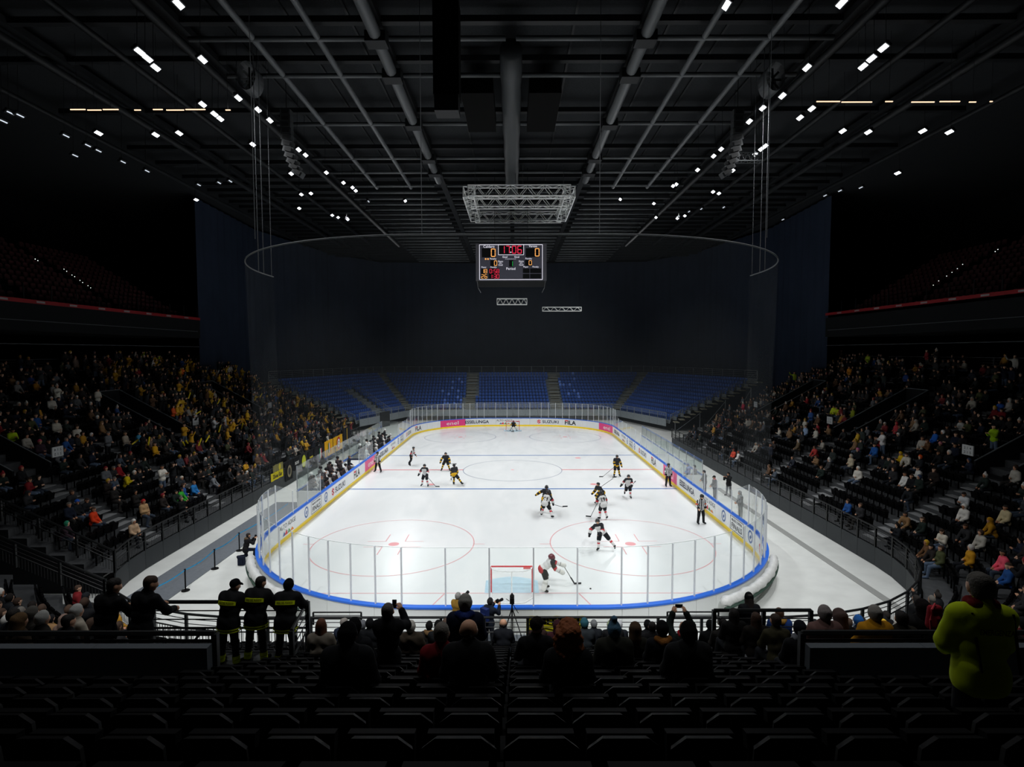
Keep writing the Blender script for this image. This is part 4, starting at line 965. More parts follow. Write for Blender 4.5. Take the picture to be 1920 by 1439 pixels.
# ------------------------------------------------------------------ figures: one smooth continuous surface grown round a posed skeleton
def surfnet(prims, res, k=.035, wob=0.0, seed=0):
    A = np.array([p[0] for p in prims], float); B = np.array([p[1] for p in prims], float); RA = np.array([p[2] for p in prims]); RB = np.array([p[3] for p in prims])
    mx = np.maximum(RA, RB)[:, None]
    lo = np.minimum(A - mx, B - mx).min(0) - 3 * res - wob; hi = np.maximum(A + mx, B + mx).max(0) + 3 * res + wob
    n = np.ceil((hi - lo) / res).astype(int) + 1
    ax = [lo[i] + res * np.arange(n[i]) for i in range(3)]
    D = np.full(n, 1.0)
    for a, b, ra, rb in zip(A, B, RA, RB):
        m = max(ra, rb) + k + 3 * res
        s0 = np.maximum(0, np.floor((np.minimum(a, b) - m - lo) / res).astype(int)); s1 = np.minimum(n, np.ceil((np.maximum(a, b) + m - lo) / res).astype(int) + 1)
        sl = tuple(slice(i, j) for i, j in zip(s0, s1))
        X = ax[0][sl[0]][:, None, None] - a[0]; Y = ax[1][sl[1]][None, :, None] - a[1]; Z = ax[2][sl[2]][None, None, :] - a[2]
        d = b - a; L2 = max(1e-12, d @ d)
        t = np.clip((X * d[0] + Y * d[1] + Z * d[2]) / L2, 0, 1)
        ds = np.sqrt((X - t * d[0]) ** 2 + (Y - t * d[1]) ** 2 + (Z - t * d[2]) ** 2) - (ra + t * (rb - ra))
        S = D[sl]; h = np.clip(.5 + .5 * (S - ds) / k, 0, 1); D[sl] = S * (1 - h) + ds * h - k * h * (1 - h)
    if wob:
        ph = seed * 1.7
        gx, gy, gz = ax[0][:, None, None], ax[1][None, :, None], ax[2][None, None, :]
        D = D + wob * (np.sin(31 * gz + 9 * gx + ph) * np.sin(17 * gx + 5 * gz + ph) + .6 * np.sin(23 * gy + 19 * gz + ph))
        if wob > .01: D = D + .010 * np.sin(83 * gx + ph) * np.sin(79 * gy) * np.sin(88 * gz) + .006 * np.sin(41 * gx + 60 * gz)
    N = D < 0
    c = np.zeros(n - 1, int)
    for i in (0, 1):
        for j in (0, 1):
            for l in (0, 1): c += N[i:n[0] - 1 + i, j:n[1] - 1 + j, l:n[2] - 1 + l]
    act = (c > 0) & (c < 8); I = np.argwhere(act); idx = np.full(n - 1, -1); idx[act] = np.arange(len(I))
    P = np.zeros((len(I), 3)); cnt = np.zeros(len(I))
    cor = [(i, j, l) for i in (0, 1) for j in (0, 1) for l in (0, 1)]
    for e0 in cor:
        for axn in range(3):
            if e0[axn]: continue
            e1 = list(e0); e1[axn] = 1
            d0 = D[I[:, 0] + e0[0], I[:, 1] + e0[1], I[:, 2] + e0[2]]; d1 = D[I[:, 0] + e1[0], I[:, 1] + e1[1], I[:, 2] + e1[2]]
            x = (d0 < 0) != (d1 < 0); t = np.where(x, d0 / np.where(x, d0 - d1, 1), 0)
            q = np.tile(np.array(e0, float), (len(I), 1)); q[:, axn] += t; P[x] += q[x]; cnt[x] += 1
    V = lo + res * (I + P / np.maximum(cnt, 1)[:, None])
    F = []
    for axn in range(3):
        o = [0, 1, 2]; o.remove(axn); u, v = o
        a = [slice(None)] * 3; b = [slice(None)] * 3; a[axn] = slice(0, n[axn] - 1); b[axn] = slice(1, n[axn])
        N0, N1 = N[tuple(a)], N[tuple(b)]; E = np.argwhere(N0 != N1)
        E = E[(E[:, u] > 0) & (E[:, v] > 0) & (E[:, u] < n[u] - 1) & (E[:, v] < n[v] - 1)]
        if len(E) == 0: continue
        def cell(du, dv): q = E.copy(); q[:, u] -= du; q[:, v] -= dv; return idx[q[:, 0], q[:, 1], q[:, 2]]
        Q = np.stack([cell(1, 1), cell(0, 1), cell(0, 0), cell(1, 0)], 1)
        fl = N0[E[:, 0], E[:, 1], E[:, 2]]
        if axn == 1: fl = ~fl
        Q[~fl] = Q[~fl][:, ::-1]; F.append(Q)
    F = np.concatenate(F); F = F[(F >= 0).all(1)]
    mats = [p[4] for p in prims]
    if len(set(mats)) > 1:
        C = V[F].mean(1); best = np.full(len(C), 9e9); mi = np.zeros(len(C), int)
        for a, b, ra, rb, m in zip(A, B, RA, RB, mats):
            d = b - a; t = np.clip(((C - a) @ d) / max(1e-12, d @ d), 0, 1); ds = np.linalg.norm(C - a - t[:, None] * d, axis=1) - (ra + t * (rb - ra))
            w = ds < best; best[w] = ds[w]; mi[w] = m
    else: mi = np.full(len(F), mats[0])
    return V, F, mi
def tomesh(name, V, F, mi=None, mats=()):
    me = bpy.data.meshes.new(name); me.from_pydata(V.tolist(), [], F.tolist())
    for m in mats: me.materials.append(m)
    if mi is not None and len(mats) > 1: me.polygons.foreach_set('material_index', np.minimum(mi, len(mats) - 1))
    me.polygons.foreach_set('use_smooth', np.ones(len(F), bool)); me.update(); return me
def dv(p, o, sx):
    p, o = math.radians(p), math.radians(o); return np.array([sx * math.sin(o), math.sin(p) * math.cos(o), -math.cos(p) * math.cos(o)])
def pose(h=1.75, lean=4, side=0, twist=0, aL=(8, 8, 22, 2), aR=(8, 8, 22, 2), lL=(0, 4, 0), lR=(0, 4, 0), head=(0, 0), toe=12, foot=.07):
    s = h / 1.75; J = {'s': s}
    le, si = math.radians(lean), math.radians(side); sp = np.array([math.sin(si), math.sin(le) * math.cos(si), math.cos(le) * math.cos(si)])
    pel = np.zeros(3); che = pel + sp * .46 * s; nek = pel + sp * .54 * s
    tw = math.radians(twist); rx = np.array([math.cos(tw), math.sin(tw), 0.0]); rx = rx - sp * (rx @ sp); rx /= np.linalg.norm(rx)
    J.update(pel=pel, che=che, nek=nek, rx=rx, sp=sp, wai=pel + sp * .2 * s)
    hp, hy = math.radians(head[0] + lean * .25), math.radians(head[1]) + tw
    f = np.array([-math.sin(hy) * math.cos(hp), math.cos(hy) * math.cos(hp), -math.sin(hp)]); u = np.array([-math.sin(hy) * math.sin(hp), math.cos(hy) * math.sin(hp), math.cos(hp)]); r = np.cross(f, u)
    J.update(hf=f, hu=u, hr=r, hed=nek + (.145 * u + .02 * f) * s)
    for sx, n, a, l in ((-1, 'L', aL, lL), (1, 'R', aR, lR)):
        sh = che + rx * sx * .185 * s; el = sh + dv(a[0], a[1], sx) * .29 * s; wr = el + dv(a[2], a[3], sx) * .25 * s
        hi = pel + np.array([sx * .095 * s, 0, -.02 * s]); kn = hi + dv(l[0], l[1], sx) * .43 * s; an = kn + dv(l[2], l[1] * (l[3] if len(l) > 3 else 1), sx) * .42 * s
        t = math.radians(toe); sd = math.radians(l[2]); ft = np.array([sx * math.sin(t), math.cos(t), 0]); dn = math.sin(min(0, sd)) * .9
        to = an + (ft * math.cos(sd * .7) + np.array([0, 0, dn])) * .17 * s + np.array([0, 0, -.03 * s])
        J.update({'sh' + n: sh, 'el' + n: el, 'wr' + n: wr, 'hi' + n: hi, 'kn' + n: kn, 'an' + n: an, 'to' + n: to, 'fd' + n: dv(a[2], a[3], sx)})
    low = min(min(J['an' + n][2] - .075 * s, J['to' + n][2] - .045 * s) for n in 'LR') - (foot - .07)
    for kx in list(J):
        if isinstance(J[kx], np.ndarray) and kx not in ('rx', 'sp', 'hf', 'hu', 'hr', 'fdL', 'fdR'): J[kx] = J[kx] - np.array([0, 0, low])
    return J
def hp(J, r, f, u): s = J['s']; return J['hed'] + (J['hr'] * r + J['hf'] * f + J['hu'] * u) * s
def P_head(J, m=0):
    s = J['s']; c = lambda a, b, ra, rb: (a, b, ra * s, rb * s, m)
    return [c(hp(J, 0, -.015, .03), hp(J, 0, .005, .02), .094, .09), c(hp(J, 0, .03, -.02), hp(J, 0, .05, -.075), .066, .042), c(hp(J, 0, .095, .0), hp(J, 0, .108, -.025), .012, .016),
            c(hp(J, -.088, -.005, .0), hp(J, -.09, -.01, -.02), .018, .014), c(hp(J, .088, -.005, .0), hp(J, .09, -.01, -.02), .018, .014), c(J['nek'] - J['sp'] * .06 * s, hp(J, 0, -.02, -.06), .062, .055)]
def P_torso(J, g=0.0, m=0):
    s = J['s']; rx = J['rx']; c = lambda a, b, ra, rb: (a, b, (ra + g) * s, (rb + g) * s, m)
    return [c(J['pel'] - rx * .065 * s, J['pel'] + rx * .065 * s, .112, .112), c(J['wai'] - rx * .055 * s, J['wai'] + rx * .055 * s, .105, .105),
            c(J['che'] - rx * .10 * s - J['sp'] * .07 * s, J['che'] + rx * .10 * s - J['sp'] * .07 * s, .108, .108), c(J['che'] - rx * .15 * s, J['che'] + rx * .15 * s, .062, .062), c(J['pel'], J['che'], .10, .10)]
def P_arm(J, n, g=0.0, m=0, cut=1.0):
    s = J['s']; w = J['el' + n] + (J['wr' + n] - J['el' + n]) * cut
    return [(J['sh' + n], J['el' + n], (.055 + g) * s, (.044 + g) * s, m), (J['el' + n], w, (.044 + g) * s, (.034 + g) * s, m)]
def P_leg(J, n, g=0.0, m=0):
    s = J['s']; return [(J['hi' + n], J['kn' + n], (.085 + g) * s, (.058 + g) * s, m), (J['kn' + n], J['an' + n], (.058 + g) * s, (.042 + g) * s, m)]
def P_foot(J, n, g=0.0, m=0):
    s = J['s']; return [(J['an' + n] + np.array([0, 0, -.03 * s]), J['to' + n], (.045 + g) * s, (.036 + g) * s, m)]
def P_hand(J, n, m=0):
    s = J['s']; w = J['wr' + n]; d = J['fd' + n]; return [(w, w + d * .09 * s, .034 * s, .04 * s, m), (w + d * .09 * s, w + d * .15 * s, .036 * s, .022 * s, m)]
def P_fingers(J, n, curl=.9, m=0):
    s = J['s']; w = J['wr' + n]; d = J['fd' + n] / np.linalg.norm(J['fd' + n]); sx = -1 if n == 'L' else 1
    nx = np.cross(d, np.array([0, 0, 1.0])); nx = nx / max(1e-6, np.linalg.norm(nx)); pn = np.cross(nx, d)     # pn: towards the palm side
    P = [(w, w + d * .05 * s, .028 * s, .034 * s, m)]
    for i, (off, ln) in enumerate(((-.032, .07), (-.011, .08), (.011, .076), (.032, .06))):
        b = w + (d * .085 + nx * off) * s; P.append((w + (d * .03 + nx * off * .7) * s, b, .019 * s, .0125 * s, m))
        q = b + (d * math.cos(curl * .5) - pn * math.sin(curl * .5)) * ln * .5 * s; P.append((b, q, .0115 * s, .0105 * s, m))
        q2 = q + (d * math.cos(curl * 1.4) - pn * math.sin(curl * 1.4)) * ln * .5 * s; P.append((q, q2, .0105 * s, .009 * s, m))
    b = w + (d * .03 - nx * .03 * sx) * s; q = b + (d * .6 - nx * .8 * sx) * .035 * s; P += [(w + d * .015 * s, b, .02 * s, .014 * s, m), (b, q, .013 * s, .012 * s, m), (q, q + (d * .9 - pn * .4) * .03 * s, .012 * s, .01 * s, m)]
    return P
def P_hat(J, kind, m=0):
    s = J['s']; c = lambda a, b, ra, rb: (a, b, ra * s, rb * s, m)
    if kind == 'short': return [c(hp(J, 0, -.03, .045), hp(J, 0, .0, .055), .098, .088), c(hp(J, -.03, -.045, -.02), hp(J, .03, -.045, -.02), .062, .062)]
    if kind == 'bald': return [c(hp(J, -.07, -.03, -.025), hp(J, .0, -.085, -.025), .028, .028), c(hp(J, .07, -.03, -.025), hp(J, .0, -.085, -.025), .028, .028)]
    if kind == 'long': return P_hat(J, 'short', m) + [c(hp(J, 0, -.05, .0), hp(J, 0, -.07, -.22), .085, .075), c(hp(J, -.07, -.01, .0), hp(J, -.075, -.04, -.2), .04, .045), c(hp(J, .07, -.01, .0), hp(J, .075, -.04, -.2), .04, .045)]
    if kind == 'curly': return [c(hp(J, 0, -.03, .05), hp(J, 0, -.02, .06), .135, .13), c(hp(J, -.07, -.03, -.03), hp(J, -.08, -.03, -.14), .09, .075), c(hp(J, .07, -.03, -.03), hp(J, .08, -.03, -.14), .09, .075), c(hp(J, 0, -.07, -.04), hp(J, 0, -.07, -.15), .09, .08)]
    if kind == 'beanie': return [c(hp(J, 0, -.025, .045), hp(J, 0, -.012, .075), .106, .088), c(hp(J, 0, -.035, .0), hp(J, 0, -.02, .03), .098, .104)]
    if kind == 'pompom': return P_hat(J, 'beanie', m) + [c(hp(J, 0, -.03, .185), hp(J, 0, -.03, .19), .05, .05)]
    if kind == 'cap': return [c(hp(J, 0, -.02, .05), hp(J, 0, -.01, .06), .105, .095), c(hp(J, -.04, .09, .055), hp(J, .04, .09, .055), .022, .022), c(hp(J, -.04, .13, .045), hp(J, .04, .13, .045), .018, .018)]
    if kind == 'hood': return [c(hp(J, 0, -.035, .04), hp(J, 0, -.015, .06), .122, .108), c(hp(J, 0, -.05, -.05), hp(J, 0, -.05, -.12), .11, .12)]
    if kind == 'helmet': return [c(hp(J, 0, -.03, .045), hp(J, 0, .015, .05), .112, .105), c(hp(J, -.09, -.02, .0), hp(J, -.09, -.03, -.03), .04, .03), c(hp(J, .09, -.02, .0), hp(J, .09, -.03, -.03), .04, .03)]
    if kind == 'mask': return P_hat(J, 'helmet', m) + [c(hp(J, 0, .05, -.02), hp(J, 0, .055, -.07), .09, .07)]
SKIN = ['c9987a', 'b98567', 'd8ab8e', 'a97658']
def cloth(hexc): return mat('cloth_' + hexc, hexc, .85, spec=.15)
def skinm(i=0): return mat('skin_%d' % i, SKIN[i % 4], .55, spec=.3)
MC = {}
def layer(key, prims, res, k=.035, wob=0.0, seed=0, extra=None):
    if key in MC: return MC[key]
    V, F, mi = surfnet(prims, res, k, wob, seed)
    if extra:
        V2, F2, m2 = surfnet(extra[0], extra[1], .012); F = np.concatenate([F, F2 + len(V)]); V = np.concatenate([V, V2]); mi = np.concatenate([mi, m2])
    MC[key] = tomesh(key[-1], V, F, mi, ()); return MC[key]
POSES = {}
def getpose(pk):
    if pk not in POSES: POSES[pk] = pose(**dict(pk))
    return POSES[pk]
def pk(**kw): return tuple(sorted(kw.items()))
def part(name, me, parent, m):
    o = link(name, me, parent); setmat(o, m); return o
b = MB(); b.sphere((0, 0, 0), .011, 6, 5); ME_EYE = b.mesh('eye', mat('eye_dark', '15110e', .2))
def person(label, loc, rz, key, top='202226', bottom='1c1e22', shoes='141414', hat=None, hair=None, skin=0, res=.025, puff=.03, fingers=False, group=None, hood=None, eyes=False, name='person', wob=.004, gloves=None, scarf=None):
    """body (continuous mesh) with clothes and hair as children"""
    J = getpose(key); s = J['s']
    hands = [q for n in 'LR' for q in P_hand(J, n)] if not fingers else [q for n in 'LR' for q in ((J['wr' + n], J['wr' + n] + J['fd' + n] * .02, .032 * s, .03 * s, 0),)]
    pr = P_head(J) + P_torso(J) + [q for n in 'LR' for q in P_arm(J, n) + P_leg(J, n) + P_foot(J, n)] + hands
    ex = ([q for n in 'LR' for q in P_fingers(J, n)], .0095) if fingers else None
    body = layer((key, res, fingers, 'person_body'), pr, res, extra=ex)
    o = part(name, body, None, skinm(skin)); o.location = loc; o.rotation_euler = (0, 0, rz); tag(o, label, 'person', group)
    g = puff
    jp = P_torso(J, g) + [q for n in 'LR' for q in P_arm(J, n, g * .85, 0, .95)] + [(J['nek'] - J['sp'] * .05 * s, J['nek'] + J['sp'] * .035 * s, .08 * s, .078 * s, 0), (J['pel'] - J['rx'] * .07 * s - np.array([0, 0, .10 * s]) * (1 if abs(dict(key).get('lL', (0,))[0]) < 50 else 0), J['pel'] + J['rx'] * .07 * s - np.array([0, 0, .10 * s]) * (1 if abs(dict(key).get('lL', (0,))[0]) < 50 else 0), (.112 + g) * s, (.112 + g) * s, 0)]
    part('jacket', layer((key, res, puff, 'jacket'), jp, res, .04, wob, len(label)), o, cloth(top))
    tp = [(J['hiL'], J['hiR'], .115 * s, .115 * s, 0)] + [q for n in 'LR' for q in P_leg(J, n, .018)]
    part('trousers', layer((key, res, 'trousers'), tp, res, .03), o, cloth(bottom))
    for n in 'LR': part('shoe', layer((key, res, n, 'shoe'), P_foot(J, n, .012), res, .02), o, cloth(shoes))
    if hair: part('hair', layer((key, res, hair[0], 'hair'), P_hat(J, hair[0]), res * (.8 if hair[0] != 'curly' else .55), .03, .014 if hair[0] == 'curly' else .0), o, mat('hair_' + hair[1], hair[1], .7, spec=.3, bump=.5, bscale=60))
    if hat: part({'beanie': 'beanie', 'pompom': 'beanie', 'cap': 'cap', 'hood': 'hood', 'helmet': 'helmet', 'mask': 'goalie_mask'}[hat[0]], layer((key, res, hat[0], 'hat'), P_hat(J, hat[0]), res * .8, .025), o, mat('knit_' + hat[1], hat[1], .9, spec=.1, bump=.4, bscale=90))
    if hood: part('hood', layer((key, res, 'hoodroll', 'hood'), [(hp(J, -.10, -.07, -.13), hp(J, 0, -.14, -.15), .055 * s, .065 * s, 0), (hp(J, .10, -.07, -.13), hp(J, 0, -.14, -.15), .055 * s, .065 * s, 0)], res * .8, .03, .005), o, mat('fur_' + hood, hood, .95, spec=.05, bump=.8, bscale=80))
    if scarf: part('scarf', layer((key, res, 'scarfroll', 'scarf'), [(hp(J, -.07, .02, -.125), hp(J, .07, .02, -.125), .055 * s, .055 * s, 0), (hp(J, -.07, -.05, -.125), hp(J, .07, -.05, -.125), .055 * s, .055 * s, 0)], res * .8, .03), o, cloth(scarf))
    for n in ('LR' if gloves else ''): part('glove', layer((key, res, n, 'glove'), [(q[0], q[1], q[2] + .012, q[3] + .012, 0) for q in P_hand(J, n)], res * .7, .02), o, cloth(gloves))
    if eyes:
        for sx in (-1, 1): e = link('eye', ME_EYE, o); e.location = hp(J, sx * .033, .083, .012)
    return o
def wpt(o, p): return Vector(o.location) + Matrix.Rotation(o.rotation_euler.z, 3, 'Z') @ Vector(p)

# ------------------------------------------------------------------ skaters
TEAM = {
    'white': dict(sh='25262a', body='dcdcda', arm='dcdcda', cuff='25262a', pants='1c1d20', sock='e2e0de', band='d23a46', helm='202124', trim='b83a42'),
    'black': dict(sh='232427', body='26272a', arm='26272a', cuff='d8a81e', pants='1b1c1f', sock='2a2a2a', band='e0b020', helm='1a1b1e', trim='d8a81e'),
    'ref': dict(sh='e6e6e6', body='e6e6e6', arm='e6e6e6', cuff='1b1b1b', pants='17181a', sock='17181a', band='17181a', helm='17181a', trim='1b1b1b')}
def skater(label, loc, rz, team, key, armband=None, number=None, group=None, goalie=False, bare=None):
    J = getpose(key); s = J['s']; T = TEAM[team]; res = .024
    pr = P_head(J) + P_torso(J) + [q for n in 'LR' for q in P_arm(J, n) + P_hand(J, n) + P_leg(J, n) + P_foot(J, n)]
    o = part('person', layer((key, res, 'person_body'), pr, .028), None, skinm(len(label))); o.location = loc; o.rotation_euler = (0, 0, rz); tag(o, label, 'person', group)
    # jersey: 0 body, 1 shoulders, 2 cuff / hem, 3 band
    g = .045 if team != 'ref' else .026
    jm = [cloth(T['body']), cloth(T['sh']), cloth(T['cuff']), cloth(T['trim']), cloth('1b1b1b')]
    J2 = J; pr = [(*q[:4], 0) for q in P_torso(J, g)][:3] + [(J['pel'], J['wai'], .13 * s + .01, .13 * s + .01, 0), (J['che'] - J['rx'] * .16 * s, J['che'] + J['rx'] * .16 * s, (.07 + g) * s, (.07 + g) * s, 1), (J['nek'] - J['sp'] * .04 * s, J['nek'], .085 * s, .08 * s, 1 if team != 'ref' else 4)]
    pr += [(J['pel'] - J['rx'] * .07 * s - J['sp'] * .05 * s, J['pel'] + J['rx'] * .07 * s - J['sp'] * .05 * s, (.118 + g) * s, (.118 + g) * s, 2 if team == 'black' else 3 if goalie else 0)]
    for n in 'LR':
        a, b_, c = J['sh' + n], J['el' + n], J['wr' + n]; r = g * .8
        pr += [(a, a + (b_ - a) * .6, (.06 + r) * s, (.055 + r) * s, 1), (a + (b_ - a) * .7, b_, (.052 + r) * s, (.05 + r) * s, 3 if armband is None else 3), (b_, b_ + (c - b_) * .6, (.05 + r) * s, (.046 + r) * s, 0), (b_ + (c - b_) * .65, b_ + (c - b_) * .9, (.045 + r) * s, (.043 + r) * s, 2)]
    V, F, mi = surfnet(pr, res, .035, .003)
    if armband: jm[3] = cloth(armband)
    elif team == 'ref': jm[3] = cloth(T['arm'])
    if team == 'ref':
        C = V[F].mean(1) - J['che']; u = C @ J['rx']; mi = np.where((np.abs((u + 10) % .11 - .055) < .026) & (mi < 2), 4, mi)
    me = tomesh('jersey', V, F, mi, jm); link('jersey', me, o)
    if number:
        mb = MB(); f = np.cross(np.array([0, 0, 1.0]), J['rx']); bk = J['che'] - J['sp'] * .13 * s - f * (.108 + g + .018) * s
        upv = J['sp']; addtext(mb, number, lambda u, v: tuple(bk + J['rx'] * u + upv * v), height=.26, bold=.03); mb.build('jersey_number', cloth('1b1b1b'), o)
    tp = [(J['hiL'], J['hiR'], .135 * s, .135 * s, 0)]
    for n in 'LR':
        gg = .045 if team != 'ref' else .022; tp.append((J['hi' + n], J['hi' + n] + (J['kn' + n] - J['hi' + n]) * (.85 if team != 'ref' else 1), (.09 + gg) * s, (.07 + gg) * s, 0))
        if team == 'ref': tp.append((J['kn' + n], J['an' + n], (.058 + gg) * s, (.05 + gg) * s, 0))
    part('hockey_trousers', layer((key, team, 'pants'), tp, res, .03), o, cloth(T['pants']))
    if team != 'ref':
        for n in 'LR':
            sp_ = []; a, c = J['kn' + n], J['an' + n]
            for i in range(4): sp_.append((a + (c - a) * (i * .25 + .02), a + (c - a) * (i * .25 + .2), (.075 if not goalie else .11) * s, (.072 - .003 * i if not goalie else .105) * s, 1 if i == (1 if team == 'white' else 0) or (team == 'black' and i == 2) else 0))
            V, F, mi = surfnet(sp_, res * .9, .02); link('hockey_sock' if not goalie else 'leg_pad', tomesh('sock', V, F, mi, [cloth(T['sock'] if not goalie else 'e6e6e2'), cloth(T['band'] if not goalie else 'cfcfc9')]), o)
            part('glove', layer((key, 'gl', n, 'glove'), [(J['wr' + n] - J['fd' + n] * .05, J['wr' + n] + J['fd' + n] * .1, (.055 if not goalie else .09) * s, (.06 if not goalie else .1) * s, 0)], res, .02), o, cloth('1b1c1f' if not goalie else 'd9d8d2'))
    for n in 'LR':
        sk = [(J['an' + n] + np.array([0, 0, .0]), J['an' + n] + np.array([0, 0, -.03 * s]), .062 * s, .055 * s, 0)] + P_foot(J, n, .012)
        so = part('skate', layer((key, 'sk', n, 'skate'), sk, res * .9, .02), o, cloth('17171a')); mb = MB()
        a = J['an' + n] + np.array([0, 0, -.075 * s]); d = J['to' + n] - J['an' + n]; d = d / np.linalg.norm(d); mb.tube(a - d * .09, a + d * .17 + np.array([0, 0, -.005]), .012, n=5); mb.build('skate_blade', M_ALU, so)
    part('helmet' if not goalie else 'goalie_mask', layer((key, 'he', goalie, 'helmet'), P_hat(J, 'helmet' if not goalie else 'mask'), .02, .03), o, mat('helmet_' + (T['helm'] if not goalie else '6a2430'), T['helm'] if not goalie else '6a2430', .3, spec=.5))
    for sx in (-1, 1): e = link('eye', ME_EYE, o); e.location = hp(J, sx * .033, .083, .012)
    return o
def stick(label, top, heel, bdir, goalie=False):
    top, heel = Vector(top), Vector(heel); mb = MB(); d = heel - top; mb.tube((0, 0, 0), d * (.68 if goalie else 1), .017, .017, n=6)
    if goalie: mb.box(d * .84, (.035, .09, d.length * .34), M=d.to_track_quat('Z', 'X').to_matrix())
    o = mb.build('hockey_stick', cloth('3a3a3c'), None, top); bd = Vector(bdir).normalized()
    mb = MB(); mb.box(d + bd * .15, (.34, .03, .075), rz=math.atan2(bd.y, bd.x)); mb.build('blade', cloth('1a1a1c'), o); tag(o, label, 'hockey stick'); return o
ST = dict(foot=.105)
W_ = lambda o, n, J: wpt(o, J['wr' + n] + J['fd' + n] * .06)
def sk(label, x, y, rz, team, armband=None, number=None, goalie=False, **kw):
    key = pk(foot=.11, **kw); o = skater(label, (x, y, 0), rz, team, key, armband=armband, number=number, goalie=goalie); return o, getpose(key)
# officials
sk('linesman in striped shirt with legs apart by the pink board on the left', -12.1, -1.0, pi - .35, 'ref', h=1.83, lean=2, lL=(4, 15, -4), lR=(-4, 15, -8), aL=(-8, 16, 30, 4), aR=(-8, 16, 30, -4))
sk('linesman skating away to the right between the lines on the left', -9.6, 1.85, -pi / 2 - .3, 'ref', h=1.8, lean=22, lL=(-12, 5, -38), lR=(4, 4, -28), aL=(0, 10, 40, 0), aR=(-20, 8, 20, 0), armband='d83a44')
sk('linesman in striped shirt standing against the right boards', 12.45, -6.5, pi + .15, 'ref', h=1.83, lean=2, lL=(2, 5, -2), lR=(2, 5, -4), aL=(-4, 12, 18, 0), aR=(-4, 12, 18, 0))
sk('referee with orange armbands gliding near the right boards', 11.8, -16.2, pi + .2, 'ref', armband='e65a32', h=1.83, lean=4, lL=(6, 6, -6), lR=(2, 6, -2), aL=(-12, 18, 40, -8), aR=(-12, 18, 40, -8), head=(8, 10))
# skaters
o, J = sk('black and yellow player facing the camera on the red line, legs wide', -6.05, -.3, pi, 'black', h=1.84, lean=30, lL=(38, 16, -14), lR=(38, 18, -14), aL=(20, 30, 15, 10), aR=(20, 34, 10, 20), head=(-20, 0))
a = W_(o, 'R', J); stick('stick held low across by the black player on the red line', a, a + Vector((1.15, -.05, -.12)), (1, 0, .0))
o, J = sk('white shirted player with red socks nearest the left blue line', -7.0, -6.2, pi - .2, 'white', h=1.82, lean=20, lL=(22, 10, -10), lR=(20, 12, -18), aL=(10, 20, 50, -10), aR=(0, 36, 10, 25), head=(-8, 10))
a = W_(o, 'L', J); stick('stick of the white player at the left blue line', a, (a.x + .75, a.y - .1, .12), (1, -.1, 0))
o, J = sk('black and yellow player lunging right near the left blue line', -4.7, -6.05, -.35, 'black', number='27', h=1.84, lean=36, side=-16, lL=(34, 4, -4), lR=(-4, 42, -8), aL=(25, 20, 10, 10), aR=(10, 10, 50, -20), head=(-15, -10))
a = W_(o, 'L', J); stick('stick of the lunging black player on the left', a, (a.x - .1, a.y + 1.1, .1), (-.3, 1, 0))
o, J = sk('black and yellow player upright right of centre beyond the red line', 9.0, -2.85, pi + .1, 'black', h=1.86, lean=8, lL=(8, 10, -2), lR=(8, 8, -2), aL=(10, 22, 14, 14), aR=(15, 14, 40, -8), head=(4, 20))
a = W_(o, 'R', J); stick('long stick reaching left from the upright black player', a, (7.75, -3.3, .1), (-1, -.05, 0))
o, J = sk('white shirted player striding to the camera by the right blue line', 8.55, -9.9, pi - .1, 'white', h=1.82, lean=26, lL=(30, 4, -12), lR=(-6, 6, -75), aL=(20, 10, 60, -10), aR=(-20, 35, 25, 35), head=(-12, 0))
a = W_(o, 'L', J); stick('stick of the striding white player by the right blue line', a, (a.x + .4, a.y + .9, 1.1), (.5, 1, 0))
o, J = sk('crouched black and yellow player behind the tallest white player', 6.35, -11.6, pi / 2 + .5, 'black', h=1.84, lean=42, lL=(60, 10, -24), lR=(52, 12, -20), aL=(30, 15, 50, -10), aR=(5, 25, 50, 0), head=(-30, 20))
a = W_(o, 'R', J); stick('stick raised behind the crouched black player', (a.x - .1, a.y, a.z), (7.2, -11.2, 1.75), (.7, .3, .6))
o, J = sk('white shirted player skating away just outside the right circle', 5.85, -15.3, .25, 'white', number='19', h=1.86, lean=26, side=-6, lL=(24, 7, -16), lR=(22, 9, -30), aL=(20, 10, 50, -20), aR=(5, 28, 18, 10), head=(-10, 0))
a = W_(o, 'L', J); stick('stick low at the left of the white player outside the circle', a, (5.1, -14.9, .1), (-1, .3, 0))
o, J = sk('white shirted player battling in front of a black shirted one', 2.15, -14.75, -.55, 'white', number='44', h=1.84, lean=34, side=4, lL=(30, 18, -6), lR=(20, 24, -16), aL=(30, 10, 60, -10), aR=(25, 20, 20, 0), head=(-12, 0))
a = W_(o, 'R', J); stick('stick pointing right from the battling white player', a, (3.35, -14.3, .55), (1, .2, .3))
o, J = sk('black shirted player leaning behind the battling white player', 2.2, -13.75, -.2, 'black', h=1.86, lean=30, side=6, lL=(26, 12, -8), lR=(10, 20, -22), aL=(10, 60, 20, 50), aR=(20, 14, 10, 0), head=(-10, 0))
o, J = sk('white shirted player crossing the right faceoff circle', 4.9, -20.7, pi - .3, 'white', h=1.86, lean=30, lL=(2, 40, -8), lR=(34, 4, -12), aL=(20, 15, 60, -30), aR=(15, 48, 5, 10), head=(-18, 20), side=20)
o, J = sk('goalkeeper in white and red leaning out of the near goal', 1.4, -26.0, -pi / 2 + .1, 'white', number='80', goalie=True, h=1.86, lean=52, lL=(26, 5, -10), lR=(16, 6, -16), aL=(60, 5, 72, -5), aR=(30, 5, 62, 0), head=(-38, 0))
a = W_(o, 'L', J); stick('wide goalie stick stretched along the ice towards the puck', a, (2.9, -25.3, .06), (1, .1, 0), True)
